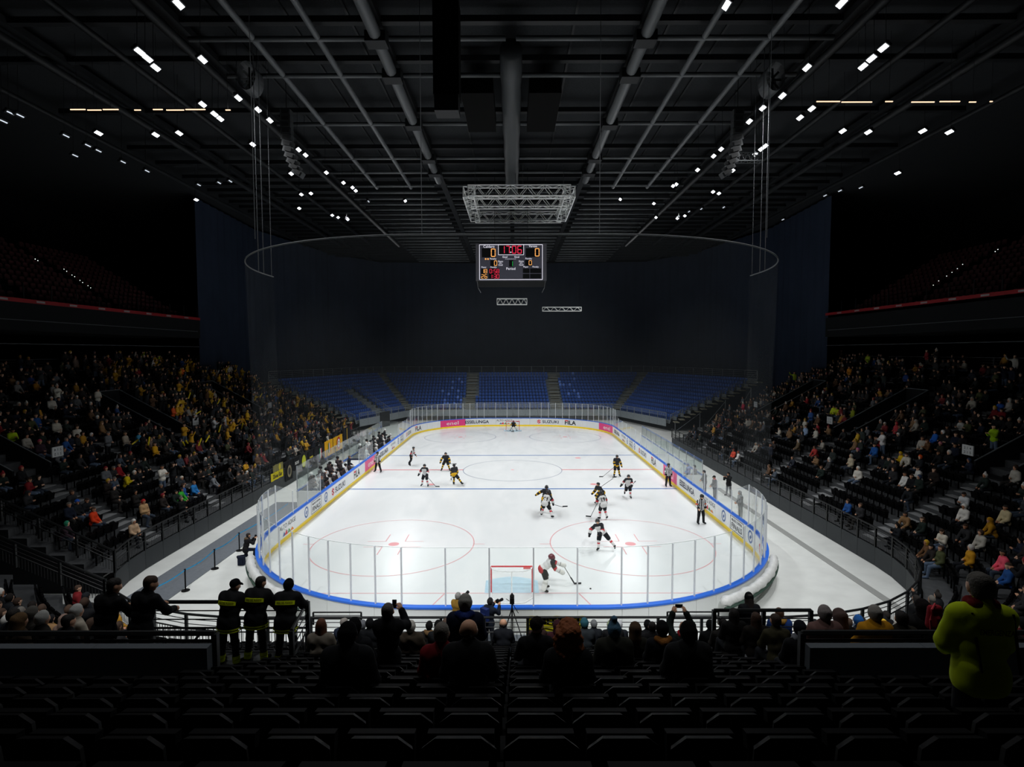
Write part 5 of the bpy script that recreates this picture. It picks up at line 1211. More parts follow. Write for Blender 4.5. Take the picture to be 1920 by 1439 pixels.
o, J = sk('goalkeeper crouched in the far goal', .1, 25.3, pi, 'black', goalie=True, h=1.82, lean=45, lL=(60, 22, -30), lR=(60, 22, -30), aL=(40, 25, 20, 0), aR=(40, 25, 40, 0), head=(-40, 0))
a = W_(o, 'R', J); stick('goalie stick in front of the far goal', a, (a.x + .35, a.y - .35, .06), (-1, 0, 0), True)
mb = MB(); mb.tube((0, 0, 0), (0, 0, .03), .042, n=14); tag(mb.build('puck', cloth('101010'), None, (3.58, -25.77, .005)), 'black puck on the ice right of the near goal', 'puck')

# ------------------------------------------------------------------ goals
M_GRED = mat('goal_red', 'd8303a', .35); M_GNET = netmat('goal_netting', 'eef0f0', .16)
for sy, nm in ((-1, 'near'), (1, 'far')):
    root = tag(empty('hockey_goal', (0, sy * GY, 0)), 'red framed hockey goal with white netting at the %s end' % nm, 'goal')
    W2, H2, DP = .915, 1.22, 1.0
    for sx in (-1, 1): mb = MB(); mb.tube((sx * W2, 0, 0), (sx * W2, 0, H2), .035, n=10); mb.build('goal_post', M_GRED, root)
    mb = MB(); mb.tube((-W2, 0, H2), (W2, 0, H2), .035, n=10); mb.build('crossbar', M_GRED, root)
    bot = [(-W2, 0), (-W2 + .02, sy * .55), (-.55, sy * DP), (0, sy * (DP + .05)), (.55, sy * DP), (W2 - .02, sy * .55), (W2, 0)]
    top = [(-W2, 0), (-W2 + .05, sy * .28), (-.55, sy * .5), (0, sy * .55), (.55, sy * .5), (W2 - .05, sy * .28), (W2, 0)]
    mb = MB(); mb.path([(*p, .03) for p in bot], .03, 6); mb.build('base_frame', M_WHT2, root)
    mb = MB(); mb.path([(*p, H2 - .02) for p in top], .02, 6); mb.build('top_frame', M_WHT2, root)
    mb = MB(); mb.tube((0, sy * .55, H2), (0, sy * (DP + .05), .03), .025, n=6); mb.build('middle_brace', M_WHT2, root)
    mb = MB(); mb.strip([(*p, .05) for p in bot], [(*p, H2 - .02) for p in top]); mb.add([(*p, H2 - .01) for p in top], [tuple(range(7))]); mb.build('goal_net', M_GNET, root)
    mb = MB(); mb.box((.68, sy * .06, H2 - .05), (.32, .06, .09)); mb.build('goal_bottle', M_GRED, root)
# ------------------------------------------------------------------ team benches, penalty side, people round the rink
for lbl, y0, y1, tm in (('bench seat in the nearer team box', -11.6, -3.9, 'white'), ('bench seat in the farther team box', .6, 12.2, 'black')):
    mb = MB(); L = y1 - y0; root = tag(empty('team_bench', (-14.25, (y0 + y1) / 2, .22)), 'long pale ' + lbl + ' on the left', 'bench')
    mb.box((.4, 0, .45), (.35, L, .05)); mb.build('seat_board', M_BACK, root); mb = MB(); mb.box((.2, 0, -.11), (1.6, L, .2)); mb.build('bench_platform', M_CONC, root)
    for i in range(5):
        mb = MB(); mb.box((.4, -L / 2 + .3 + (L - .6) * i / 4, .21), (.3, .06, .42)); mb.build('leg', M_GALV, root)
# glass behind the benches and behind the penalty boxes
for lbl, x, y0, y1, n, zt in (('clear glass wall behind the team benches on the left', -15.0, -12.2, 13.0, 12, 2.9), ('clear glass wall behind the penalty boxes on the right', 14.9, -7.3, 13.2, 10, 2.3)):
    root = tag(empty('box_glass', (x, y0, 0)), lbl, 'glass screen')
    for i in range(n):
        a, c = (y1 - y0) * i / n, (y1 - y0) * (i + 1) / n
        mb = MB(); mb.box((0, (a + c) / 2, (1.1 + zt) / 2), (.012, c - a - .05, zt - 1.1)); mb.build('glass_pane', M_GLASS, root)
        mb = MB(); mb.box((0, (a + c) / 2, .55), (.08, c - a - .01, 1.1)); mb.build('lower_panel', M_BACK, root)
        mb = MB(); mb.box((0, (a + c) / 2, 1.12), (.14, c - a, .05)); mb.build('cap_rail', M_CAP, root)
    for i in range(n + 1):
        mb = MB(); mb.box((0, (y1 - y0) * i / n, zt / 2 + .3), (.05, .05, zt - .6)); mb.build('glass_post', M_ALU, root)
for i, (x0, x1, y, zt, lbl) in enumerate(((-13.1, -15.0, -12.1, 2.7, 'glass end screen at the near end of the team benches'), (-13.1, -15.0, -.2, 2.5, 'glass divider between the two team boxes'), (-13.1, -15.0, 12.9, 2.9, 'glass end screen at the far end of the team benches'), (13.1, 14.9, -7.2, 2.3, 'glass end screen of the penalty boxes on the right'), (13.1, 14.9, 2.0, 2.3, 'glass divider of the penalty boxes on the right'))):
    root = tag(empty('glass_divider', ((x0 + x1) / 2, y, 0)), lbl, 'glass screen')
    mb = MB(); mb.box((0, 0, (1.1 + zt) / 2), (abs(x1 - x0) - .1, .012, zt - 1.1)); mb.build('glass_pane', M_GLASS, root)
    mb = MB(); mb.box((0, 0, .55), (abs(x1 - x0) - .1, .06, 1.1)); mb.build('lower_panel', M_BACK if i != 1 else mat('navy_panel', '2a3050', .5), root)
mb = MB(); mb.box((0, 0, .5), (1.5, 2.6, 1.0)); o = mb.build('score_table', M_WHITE, None, (-14.0, -2.0, 0)); tag(o, 'white timekeeper table between the two team boxes', 'table')
mb = MB(); mb.box((0, 0, 1.02), (1.56, 2.66, .05)); mb.build('table_top', M_WHITE, o)
mb = MB(); mb.box((0, 0, .75), (.1, .1, 1.5)); o = mb.build('black_post_pad', M_BLK, None, (-14.7, -.9, 0)); tag(o, 'black padded post by the timekeeper table', 'post')

def crowd_mesh(name, key, hat, res, puff=.035):
    J = getpose(key); s = J['s']; pr = P_head(J, 0)[:2] + [(*q[:4], 0) for n in 'LR' for q in P_hand(J, n)] + [(*q[:4], 1) for q in P_torso(J, puff)] + [(*q[:4], 1) for n in 'LR' for q in P_arm(J, n, puff * .8)] + [(*q[:4], 2) for n in 'LR' for q in P_leg(J, n, .02)] + [(*q[:4], 2) for n in 'LR' for q in P_foot(J, n, .012)] + ([(*q[:4], 3) for q in P_hat(J, hat)])
    V, F, mi = surfnet(pr, res, .025); return V, F, mi
SIT = [pk(h=1.74, lean=2, lL=(82, 8, 4), lR=(82, 8, 4), aL=(16, 10, 55, -30), aR=(16, 10, 55, -30), head=(6, 0)),
       pk(h=1.70, lean=18, lL=(84, 12, -6), lR=(84, 12, -6), aL=(22, 12, 50, -25), aR=(22, 12, 50, -25), head=(-4, 12)),
       pk(h=1.80, lean=-4, lL=(78, 6, 12), lR=(80, 14, -4), aL=(6, 14, 50, -35), aR=(12, 8, 90, -50), head=(4, -14)),
       pk(h=1.66, lean=8, lL=(84, 4, 0), lR=(84, 4, 0), aL=(15, 6, 115, -35), aR=(15, 6, 115, -30), head=(10, 8))]
STAND = [pk(h=1.76, lean=2, lL=(0, 4, 0), lR=(0, 5, -2), aL=(10, 8, 80, -45), aR=(10, 8, 80, -45), head=(8, 0)),
         pk(h=1.72, lean=4, lL=(2, 5, -2), lR=(0, 4, 0), aL=(-4, 10, 12, 4), aR=(95, 25, 150, 0), head=(4, 10)),
         pk(h=1.80, lean=0, lL=(0, 6, 0), lR=(0, 4, 0), aL=(30, 10, 120, -30), aR=(30, 10, 120, -30), head=(6, -10))]
CM = {}
def cmesh(ki, hat, res):
    kk = (ki, hat, res)
    if kk not in CM:
        key = (SIT + STAND)[ki]; V, F, mi = crowd_mesh('person', key, hat, res); CM[kk] = (V, F, mi, tomesh('person', V, F, mi, [skinm(0), cloth('202226'), cloth('202226'), cloth('202226')]) if res < .06 else None)
    return CM[kk]
def cperson(label, loc, rz, ki, hat, cols, group, sc=1.0):
    me = cmesh(ki, hat, .036)[3]; o = link('person', me, None, loc, rz)
    for i, m in enumerate((skinm(int(cols[3])), cloth(cols[0]), cloth(cols[1]), cloth(cols[2]))): o.material_slots[i].link = 'OBJECT'; o.material_slots[i].material = m
    o.scale = (sc, sc, sc); tag(o, label, 'person', group); return o
# players on the benches (white team nearer, black team farther)
def benchrow(y0, y1, n, xoff, team, rows):
    words = ('first', 'second', 'third', 'fourth', 'fifth', 'sixth', 'seventh', 'eighth', 'ninth', 'tenth', 'eleventh', 'twelfth', 'thirteenth')
    for r in range(rows):
        for i in range(n):
            y = y0 + (y1 - y0) * (i + .5) / n; x = -13.78 if r == 0 else -14.4
            top, bot = (('3a3032' if (i + r) % 3 else 'd6d4d2'), 'c8c6c4' if i % 2 else '24252a') if team == 'white' else (('26272a' if (i + r) % 4 else 'cfcfcb'), '26272a' if i % 2 else 'd0cfcc')
            cperson('helmeted player on the %s bench, %s row, %s from the near end' % (('nearer', 'farther')[team == 'black'], ('front', 'back')[r], words[i]), (x, y, .22 if r == 0 else .36), -pi / 2 + .25 * math.sin(i * 2.1 + r), (0, 1, 3)[(i + r) % 3] if r == 0 else (4, 6)[i % 2] if i % 3 == 0 else (0, 2)[i % 2], 'helmet', (top, bot, '1a1a1c' if i % 4 else 'e0e0de', i % 4), 'players on the %s bench' % ('nearer' if team == 'white' else 'farther'), 1.04)
benchrow(-11.6, -4.2, 11, 0, 'white', 2); benchrow(.9, 12.0, 13, 0, 'black', 2)
STANDP = pk(h=1.78, lean=3, lL=(0, 5, 0), lR=(0, 5, -2), aL=(10, 10, 60, -30), aR=(10, 10, 60, -30), head=(8, 0))
person('coach in black coat standing behind the nearer bench', (-14.6, -7.0, .22), -pi / 2, STANDP, top='151618', hair=('short', '3a3230'), eyes=True)
person('coach in dark jacket standing at the far end of the nearer bench', (-13.9, -3.7, .22), -pi / 2 + .4, STANDP, top='1b2030', bottom='181a20', hair=('short', '5a4636'), eyes=True)
person('team official in white top at the near end of the farther bench', (-13.6, .75, .22), -pi / 2, STANDP, top='d8d6d0', hair=('short', '3a3230'))
person('equipment man in dark jacket at the near end of the nearer bench', (-13.6, -11.5, .22), -pi / 2, STANDP, top='24242a', hair=('short', '8a4a32'))
# people beyond the right-hand glass
PHOTO = pk(h=1.76, lean=4, lL=(0, 5, 0), lR=(0, 6, -2), aL=(55, 4, 150, -22), aR=(50, 8, 150, -18), head=(4, 0))
person('penalty box attendant in pale blue jacket behind the right glass', (14.2, -6.1, 0), pi / 2, STANDP, top='8f9fd0', bottom='8f9fd0', hat=('beanie', '4a5a90'))
def ppl(lbl, u, v, **kw):
    p = bproj(u, v, z=0.0); return person(lbl, (p.x, p.y, 0), kw.pop('rz', pi / 2), kw.pop('key', STANDP), **kw)
ppl('man in dark coat with camera standing by the right panel wall', 1366, 930, key=PHOTO, rz=pi / 2 + .6, top='17181a', bottom='6a6d70', hat=('beanie', '17181a'), fingers=True)
ppl('grey figure behind the right glass nearest the penalty boxes', 1303, 914, top='6c6f72', bottom='5a5c60', hat=('beanie', '55585a'))
ppl('grey figure with beanie behind the right glass, second from the boxes', 1321, 926, top='505356', bottom='55585c', hat=('beanie', '44474a'))
ppl('tall grey figure with pink scarf behind the right glass', 1340, 938, top='55585b', bottom='606468', hat=('cap', '2a2b2d'), scarf='e88a92')
ppl('pale grey figure farther along behind the right glass', 1388, 972, top='9a9c9c', bottom='a8aaa8', hat=('beanie', '8a8c8c'))
# kneeling photographer with backpack on the left
KN = pk(h=1.72, lean=14, lL=(10, 10, -92), lR=(80, 8, -10), aL=(50, 6, 145, -20), aR=(50, 8, 150, -15), head=(2, 0))
p = bproj(461, 1052, z=0)
ph = person('photographer in dark coat kneeling left of the rink corner', (p.x, p.y, 0), -.9, KN, top='1e1e22', bottom='1c2030', hair=('short', '2a2422'), hood='6a5a48', fingers=True)
mb = MB(); mb.box((0, 0, .22), (.32, .2, .44)); bp = mb.build('backpack', cloth('1f2536'), None, (p.x + .05, p.y - .55, 0)); tag(bp, 'dark blue backpack on the floor behind the kneeling photographer', 'backpack')
mb = MB(); mb.box((0, -.12, .18), (.24, .08, .26)); mb.build('front_pocket', cloth('1a2030'), bp); mb = MB(); mb.path([(-.08, 0, .44), (-.04, 0, .5), (.04, 0, .5), (.08, 0, .44)], .012, 5); mb.build('carry_loop', cloth('1a1a1c'), bp)
def camera_obj(label, at, aim):
    mb = MB(); mb.box((0, 0, 0), (.15, .08, .11)); mb.box((0, 0, .07), (.06, .07, .05)); o = mb.build('photo_camera', cloth('141416'), None, at); d = Vector(aim); o.rotation_euler = (d.to_track_quat('Y', 'Z')).to_euler()
    mb = MB(); mb.tube((0, .04, 0), (0, .14, 0), .042, n=12); mb.tube((0, .14, 0), (0, .26, 0), .05, .055, n=12); mb.build('lens', cloth('1c1c1e'), o); tag(o, label, 'camera'); return o
def hold_cam(o, key, label, aim=(0, 1, 0)):
    J = getpose(key); c = (J['wrL'] + J['wrR']) / 2 + np.array([0, .05, .08]); a = Matrix.Rotation(o.rotation_euler.z, 3, 'Z') @ Vector(aim); camera_obj(label, wpt(o, c), a)
hold_cam(ph, KN, 'camera held up by the kneeling photographer')
# riser with photographers and tripod behind the near boards
mb = MB(); mb.box((0, 0, .22), (4.6, 1.1, .45)); o = mb.build('camera_riser', M_CONC, None, (-.6, -31.35, 0)); tag(o, 'low dark riser behind the near boards under the photographers', 'platform')
mb = MB(); mb.box((0, 0, .46), (4.64, 1.14, .03)); mb.build('riser_top', M_CARPET, o)
def at_depth(u, Y): return bproj(u, 1100, Y=Y).x
P1 = person('photographer in mustard coat and grey beanie behind the near boards', (at_depth(857, -31.3), -31.3, .47), -.5, PHOTO, top='8a6a2c', bottom='3a3430', hat=('beanie', '8d8c88'), fingers=True, puff=.035); hold_cam(P1, PHOTO, 'camera raised by the photographer in mustard', (0, 1, .25))
P2 = person('photographer with blue backpack beside the tripod', (at_depth(917, -31.3), -31.3, .28), -.7, PHOTO, top='1e2430', bottom='24262c', hat=('beanie', '2c2c2e'), fingers=True, gloves=None); hold_cam(P2, PHOTO, 'camera held by the photographer with the blue backpack')
J = getpose(PHOTO); mb = MB(); mb.box((0, -.23, J['che'][2] - .12), (.3, .16, .44)); o = mb.build('backpack', cloth('1f2f66'), None, P2.location, P2.rotation_euler.z); tag(o, 'blue backpack worn by the photographer beside the tripod', 'backpack')
mb = MB(); mb.box((0, -.33, J['che'][2] - .18), (.22, .06, .24)); mb.build('front_pocket', cloth('1a2856'), o)
tx = at_depth(960, -31.3); tp = tag(empty('camera_tripod', (tx, -31.3, .47)), 'black camera tripod behind the near goal', 'tripod')
for i, (dx, dy) in enumerate(((-.42, -.25), (.45, -.3), (.0, .45))):
    mb = MB(); mb.tube((0, 0, 1.25), (dx, dy, 0), .022, .016, n=6); mb.build('leg', cloth('121214'), tp)
mb = MB(); mb.tube((0, 0, .8), (0, 0, 1.45), .025, n=8); mb.build('centre_column', cloth('161618'), tp)
mb = MB(); mb.box((0, .0, 1.55), (.16, .3, .2)); mb.box((0, .22, 1.55), (.12, .16, .13)); mb.tube((0, -.1, 1.66), (0, .12, 1.72), .03, n=8); mb.build('video_camera', cloth('0f0f10'), tp)
mb = MB(); mb.tube((.02, -.1, 1.45), (.22, -.4, 1.25), .012, n=5); mb.tube((-.1, 0, 1.5), (-.2, -.1, 1.62), .012, n=5); mb.build('pan_handle', cloth('0f0f10'), tp)
# white tarpaulin rolls outside the near corners
for sx, sd, a0, a1 in ((-1, 'left', 22, 60), (1, 'right', 22, 60)):
    pts = []; n = 26
    for i in range(n + 1):
        a = math.radians(a0 + (a1 - a0) * i / n); r = RR + .42; pts.append((sx * (HX - RR + r * math.cos(a)), -HY + RR - r * math.sin(a), .86))
    rad = [.2 + .022 * math.sin(i * 2.3) + .015 * math.sin(i * 5.1) for i in range(n + 1)]; rad[0] = rad[-1] = .1
    o0 = Vector(pts[n // 2]); o0.z = 0; mb = MB(); mb.path([Vector(p) - o0 for p in pts], rad, 12); o = mb.build('tarpaulin_roll', mat('tarp_white', 'e2e3e0', .45, bump=1.0, bscale=9, noise=.08, nscale=5), None, o0, smooth=True)
    tag(o, 'crinkled white tarpaulin roll outside the %s near corner of the rink' % sd, 'tarpaulin')
    mb = MB(); mb.path([Vector((p[0] + sx * .17 * math.cos(math.radians(a0 + (a1 - a0) * i / n)), p[1] - .17 * math.sin(math.radians(a0 + (a1 - a0) * i / n)), .68)) - o0 for i, p in enumerate(pts)], .06, 6); mb.build('tarpaulin_hem', cloth('42564c'), o)
# belt barrier posts with cyan belt
BP = [bproj(348, 1108, z=0), bproj(403, 1067, z=0), bproj(449, 1033, z=0)]; NM = ('nearest', 'middle', 'farthest')
for i, p in enumerate(BP):
    root = tag(empty('belt_post', (p.x, p.y, 0)), 'black belt barrier post on the left floor, %s of three' % NM[i], 'barrier post')
    mb = MB(); mb.tube((0, 0, 0), (0, 0, .03), .18, .17, n=18); mb.build('base', cloth('151517'), root)
    mb = MB(); mb.tube((0, 0, .03), (0, 0, .95), .032, n=10); mb.build('pole', cloth('151517'), root); mb = MB(); mb.tube((0, 0, .9), (0, 0, 1.0), .042, n=10); mb.build('belt_head', cloth('1a1a1c'), root)
E0 = bproj(275, 1108, z=.95); E1 = Vector((BP[2].x + .25, BP[2].y + 6, .95))
ch = [E0] + [Vector((p.x, p.y, .95)) for p in BP] + [E1]
for i, (a, c) in enumerate(zip(ch, ch[1:])):
    mb = MB(); n = 6; A = [a.lerp(c, t / n) + Vector((0, 0, -.1 * math.sin(pi * t / n))) - a for t in range(n + 1)]
    mb.strip([q + Vector((0, 0, .03)) for q in A], [q - Vector((0, 0, .03)) for q in A]); mb.strip([q + Vector((.004, 0, -.03)) for q in A], [q + Vector((.004, 0, .03)) for q in A])
    o = mb.build('barrier_belt', mat('belt_cyan', '2a9fd8', .6), None, a); tag(o, 'cyan barrier belt, span %s from the near end' % ('one', 'two', 'three', 'four')[i], 'belt')
# banners hung on the railings
def banner(label, x0, x1, y0, y1, z0, z1, col, deco=None, nrm=(1, 0)):
    c = Vector(((x0 + x1) / 2, (y0 + y1) / 2, z1)); d = Vector((x1 - x0, y1 - y0, 0)); L = d.length; d.normalize(); n_ = Vector((nrm[0], nrm[1], 0)); h = z1 - z0; mb = MB(); k = 12
    A = [d * (L * (i / k - .5)) + n_ * (.03 * math.sin(i * 1.3)) for i in range(k + 1)]
    mb.strip([q for q in A], [q + Vector((0, 0, -h)) + n_ * .02 for q in A]); mb.strip([q - n_ * .01 + Vector((0, 0, -h)) for q in A], [q - n_ * .01 for q in A])
    o = mb.build('banner', cloth(col), None, c, smooth=True); tag(o, label, 'banner')
    for nm, col2, shape in (deco or []):
        mb = MB(); f = lambda u, v: tuple(d * u + n_ * .055 + Vector((0, 0, -h / 2 + v)))
        if shape[0] == 'rect': u0, v0, u1, v1 = shape[1:]; mb.add([f(u0, v0), f(u1, v0), f(u1, v1), f(u0, v1)], [(0, 1, 2, 3)])
        elif shape[0] == 'disc': u, v, r = shape[1:]; mb.add([f(u + r * math.cos(2 * pi * i / 20), v + r * 1.2 * math.sin(2 * pi * i / 20)) for i in range(20)], [tuple(range(20))]); off = 0
        elif shape[0] == 'text': addtext(mb, shape[1], lambda u, v: f(u + shape[4], v + shape[5]), width=shape[2], height=shape[3], bold=.03)
        mb.v = [tuple(Vector(q) + n_ * .004 * ((deco.index((nm, col2, shape))))) for q in mb.v]
        mb.build(nm, cloth(col2), o)
    return o
XL = -18.22
banner('yellow banner with red and white roundel on the left railing', XL, XL, 5.6, 8.6, .55, 2.1, 'e8ae14', [('roundel', 'c8322e', ('disc', .1, 0, .55)), ('roundel', 'efefef', ('disc', .1, 0, .38)), ('roundel', '3a5a3c', ('disc', .1, 0, .2)), ('roundel', 'efefef', ('disc', .1, 0, .1))])
banner('yellow banner with a small tricolour on the left railing', XL, XL, 3.0, 5.4, .55, 2.1, 'e8ae14', [('flag', '3a7a4c', ('rect', -.25, -.45, -.08, .5)), ('flag', 'e8e8e4', ('rect', -.08, -.45, .09, .5)), ('flag', 'c8322e', ('rect', .09, -.45, .26, .5))])
banner('black banner with green white red stripe on the left railing', XL, XL, .2, 2.8, .5, 2.05, '17181b', [('flag', '2f8a5c', ('rect', -.1, -.5, .1, .45)), ('flag', 'e8e8e4', ('rect', .1, -.5, .3, .45)), ('flag', 'd0443c', ('rect', .3, -.5, .5, .45))])
banner('black banner with thin yellow stripe at the far end of the left railing', XL, XL, 8.9, 11.4, .6, 2.6, '141517', [('stripe', 'd8b030', ('rect', -.1, -.8, .08, .9))])
banner('dark banner with lime shield on the left railing', XL, XL, -3.4, -1.6, .7, 1.95, '26282a', [('shield', 'c8cc3a', ('disc', 0, 0, .45))])
banner('small black banner with yellow lines on the left railing', XL, XL, -1.3, -.1, .8, 1.95, '151618', [('lines', 'b8a830', ('rect', -.4, -.1, .4, .05))])
banner('black banner with white lettering on the left railing', XL, XL, -4.6, -3.5, .9, 1.9, '17181a', [('lettering', 'd8d8d4', ('text', 'BDSI', .8, .25, 0, .1))])
banner('black banner with grey crest on the left railing', XL, XL, -6.4, -4.9, .4, 1.95, '17171a', [('crest', '8a826a', ('disc', 0, -.05, .42)), ('crest', '3a3a38', ('disc', 0, -.05, .25))])
banner('yellow banner with dark scrawl nearest on the left railing', XL, XL, -9.0, -6.8, 1.0, 1.6, 'e2d21e', [('lettering', '23231c', ('text', 'Zona Gar', 1.7, .3, 0, 0))])
banner('yellow and grey patterned banner above the scrawl banner', XL, XL, -8.6, -6.8, 1.62, 2.15, '8a8450', [('pattern', 'd8c83c', ('disc', .2, 0, .2))])
ob = banner('yellow banner with backwards black letters on the near railing', .5, 2.55, -32.4, -32.4, .75, 1.95, 'd8cc1e', None, (0, 1))
mb = MB(); addtext(mb, 'MASTINI', lambda u, v: (-u, -.035, -.16 + v), width=1.5, height=.2, bold=.03); mb.build('banner_lettering', cloth('1a1a12'), ob)
# ------------------------------------------------------------------ spectators in the near stand (seen from behind)
S0 = pk(h=1.74, lean=4, lL=(82, 8, 4), lR=(82, 8, 4), aL=(16, 10, 55, -30), aR=(16, 10, 55, -30), head=(4, 0))
S1 = pk(h=1.78, lean=14, lL=(84, 12, -4), lR=(84, 12, -4), aL=(20, 12, 52, -28), aR=(20, 12, 52, -28), head=(2, 10))
S2 = pk(h=1.70, lean=0, lL=(80, 6, 6), lR=(80, 10, 0), aL=(15, 12, 65, -25), aR=(15, 12, 65, -25), head=(6, -12))
S3 = pk(h=1.82, lean=8, lL=(82, 12, 0), lR=(82, 12, 0), aL=(22, 14, 70, -25), aR=(22, 14, 70, -25), head=(2, -50))
SPH = pk(h=1.78, lean=2, lL=(82, 10, 2), lR=(82, 10, 2), aL=(120, 8, 160, -22), aR=(120, 8, 160, -22), head=(-8, 0))
T0 = pk(h=1.78, lean=2, lL=(0, 5, 0), lR=(0, 5, 0), aL=(15, 10, 50, -25), aR=(15, 10, 50, -25), head=(6, 0))
TPH = pk(h=1.78, lean=2, lL=(0, 5, 0), lR=(0, 5, 0), aL=(50, 6, 140, -25), aR=(65, 14, 155, -26), head=(-6, -8))
TLN = pk(h=1.74, lean=20, lL=(2, 5, -3), lR=(-2, 7, -4), aL=(30, 18, 75, -25), aR=(30, 18, 75, -25), head=(6, -8))
TLN2 = pk(h=1.75, lean=16, lL=(0, 6, -3), lR=(0, 5, -3), aL=(32, 16, 78, -25), aR=(28, 20, 70, -20), head=(12, -38))
TAKEN = set()
def nrow(u, w, off=0):
    d = .195 * CF / w; k = max(0, min(17, round((17.07 - d) / .8) + off)); return k
def nseat(label, u, w, key=S0, off=0, **kw):
    k = nrow(u, w, off); y = -33.5 - .8 * k; x = bproj(u, 1180, Y=y).x; xs = round((x - .25) / .5) * .5 + .25
    while (k, xs) in TAKEN: k -= 1; y = -33.5 - .8 * k; x = bproj(u, 1180, Y=y).x; xs = round((x - .25) / .5) * .5 + .25
    TAKEN.add((k, xs)); return person(label, (x * .75 + xs * .25, y - .02, zrow(k) + .002), kw.pop('rz', 0.0), key, **kw)
def nstand(label, u, d, key=T0, z=None, rz=0.0, **kw):
    y = CY + d; x = bproj(u, 1150, Y=y).x; k = max(0, int((-33.0 - y) / .8)); return person(label, (x, y, zrow(k) if z is None else z), rz, key, **kw)
D_ = '17191c'
nseat('grey haired man in navy jacket in front of the phone holder', 642, 13, S3, rz=0, top='1c2230', hair=('short', '77726c'))
nseat('person in grey beanie and grey jacket by the near railing', 680, 13, S0, top='3a3d42', hat=('beanie', '5a5c60'))
nseat('grey haired woman half hidden left of the phone holder', 705, 13, S2, top='2a2a2c', hair=('short', '8d8880'))
nseat('person in black cap low behind the grey beanie', 694, 15, S1, top=D_, hat=('beanie', '151618'))
nseat('person in black beanie seated left of the standing phone holder', 655, 24, S1, top=D_, hat=('beanie', '121314'))
nseat('red haired woman bending over on the left of the near stand', 598, 19, S1, top='7a7266', hair=('long', '5c3420'))
ph = nstand('man in black coat standing and filming with a phone', 727, 8.9, TPH, top='111214', hair=('short', '4c4843'), fingers=True, res=.02)
J = getpose(TPH); c = (J['wrL'] + J['wrR']) / 2 + np.array([0, .05, .13]); mb = MB(); mb.box((0, 0, 0), (.075, .01, .15)); q = mb.build('mobile_phone', cloth('0e0f11'), None, wpt(ph, c)); tag(q, 'black mobile phone held up by the standing man', 'phone'); mb = MB(); mb.box((0, -.006, 0), (.066, .003, .14)); mb.build('screen', mat('phone_screen', '20242c', .2), q)
nseat('person in white knitted beanie and brown quilted jacket', 774, 18, S0, top='4d4338', hat=('beanie', 'cfcac0'), puff=.05, wob=.008)
nseat('person in black cap with a tan fur collar near the railing', 803, 13, S2, top='26221f', hat=('beanie', '141414'), hood='6a5238')
nseat('person in plain black beanie right of the fur collar', 819, 15, S0, top=D_, hat=('beanie', '131415'))
nseat('brown haired man next to the tall grey beanie', 832, 13, S1, top='1f1d1c', hair=('short', '4d3a30'))
nstand('tall person in grey beanie and navy coat standing in the middle', 872, 8.3, T0, top='141a2c', bottom='17181c', hat=('beanie', '8f8d87'), hood='26346a', puff=.05, res=.02)
nseat('grey haired man with a red jacket in the middle rows', 824, 31, S0, top='6b1218', hair=('short', '6a655e'), res=.02)
nseat('balding man with large black back in the middle rows', 868, 34, S1, top='0e0f10', hair=('bald', '3a2e28'), res=.02, puff=.05)
nseat('large figure in black hat and coat left of the middle', 651, 33, S0, top='0f1113', hat=('beanie', '0c0d0f'), res=.02, puff=.06)
nseat('bald man in dark jacket left of the empty seat column', 945, 14, S1, top='15171c', hair=('bald', '2a2422'))
nseat('hooded person right below the tripod', 943, 12, S0, top='1b1d20', hat=('hood', '1c1d20'))
nseat('person in pointed dark hat in front of the yellow banner', 1009, 13, S0, top='2c1d1a', hat=('pompom', '2a1f1c'))
nseat('man turning his head to the right below the yellow banner', 1012, 24, S3, top='111214', hat=('cap', '181614'), eyes=True, res=.02)
nseat('person in maroon hood by the yellow banner', 1043, 16, S0, top='3a1a20', hat=('hood', '32171c'))
nseat('person in black knit hat between maroon hood and teal beanie', 1062, 15, S2, top='23262a', hat=('beanie', '101113'))
nseat('person in brown black hat at the right end of the yellow banner', 1074, 12, S0, top='1c1e26', hat=('beanie', '1f1814'))
nseat('person in teal beanie and patterned jacket', 1101, 15, S1, top='2a2f33', hat=('beanie', '2f5a66'))
nseat('person in grey beanie right of the yellow banner', 1111, 12, S0, top='1a1d22', hat=('beanie', '6d6f70'))
nseat('person in green and white patterned beanie by the railing', 1141, 12, S2, top='22262a', hat=('beanie', '8b9a78'))
nseat('person in white beanie by the railing right of the banner', 1157, 13, S0, top='1c2026', hat=('beanie', 'c4c6c8'))
nseat('person in dark bobble hat below the patterned beanie', 1149, 13, S1, off=2, top='1a1b1d', hat=('beanie', '242220'))
nseat('person in blue bobble hat and wide olive coat', 1147, 25, S0, top='22231c', hat=('pompom', '4a6a80'), res=.02, puff=.06)
nseat('woman with big curly red hair in the centre', 1062, 33, S0, top='101113', hair=('curly', '8a4a20'), res=.02)
nseat('person in brown fur hood and olive jacket', 1192, 20, S2, top='24241c', hat=('hood', '4a3a2a'))
nseat('person in black beanie left of the tall dark haired man', 1214, 14, S0, top='141518', hat=('beanie', '0f1011'))
nseat('tall dark haired man close to the right railing', 1227, 16, S2, top='1a1a1c', hair=('short', '1a1614'))
nseat('person in black hat with orange fur collar', 1236, 22, S0, top='15161a', hat=('beanie', '151618'), hood='8a5a2c', res=.022)
pb = nseat('bald man with red scarf filming with raised phone', 1289, 19, SPH, top='17201e', hair=None, scarf='b3202a', fingers=True, res=.02)
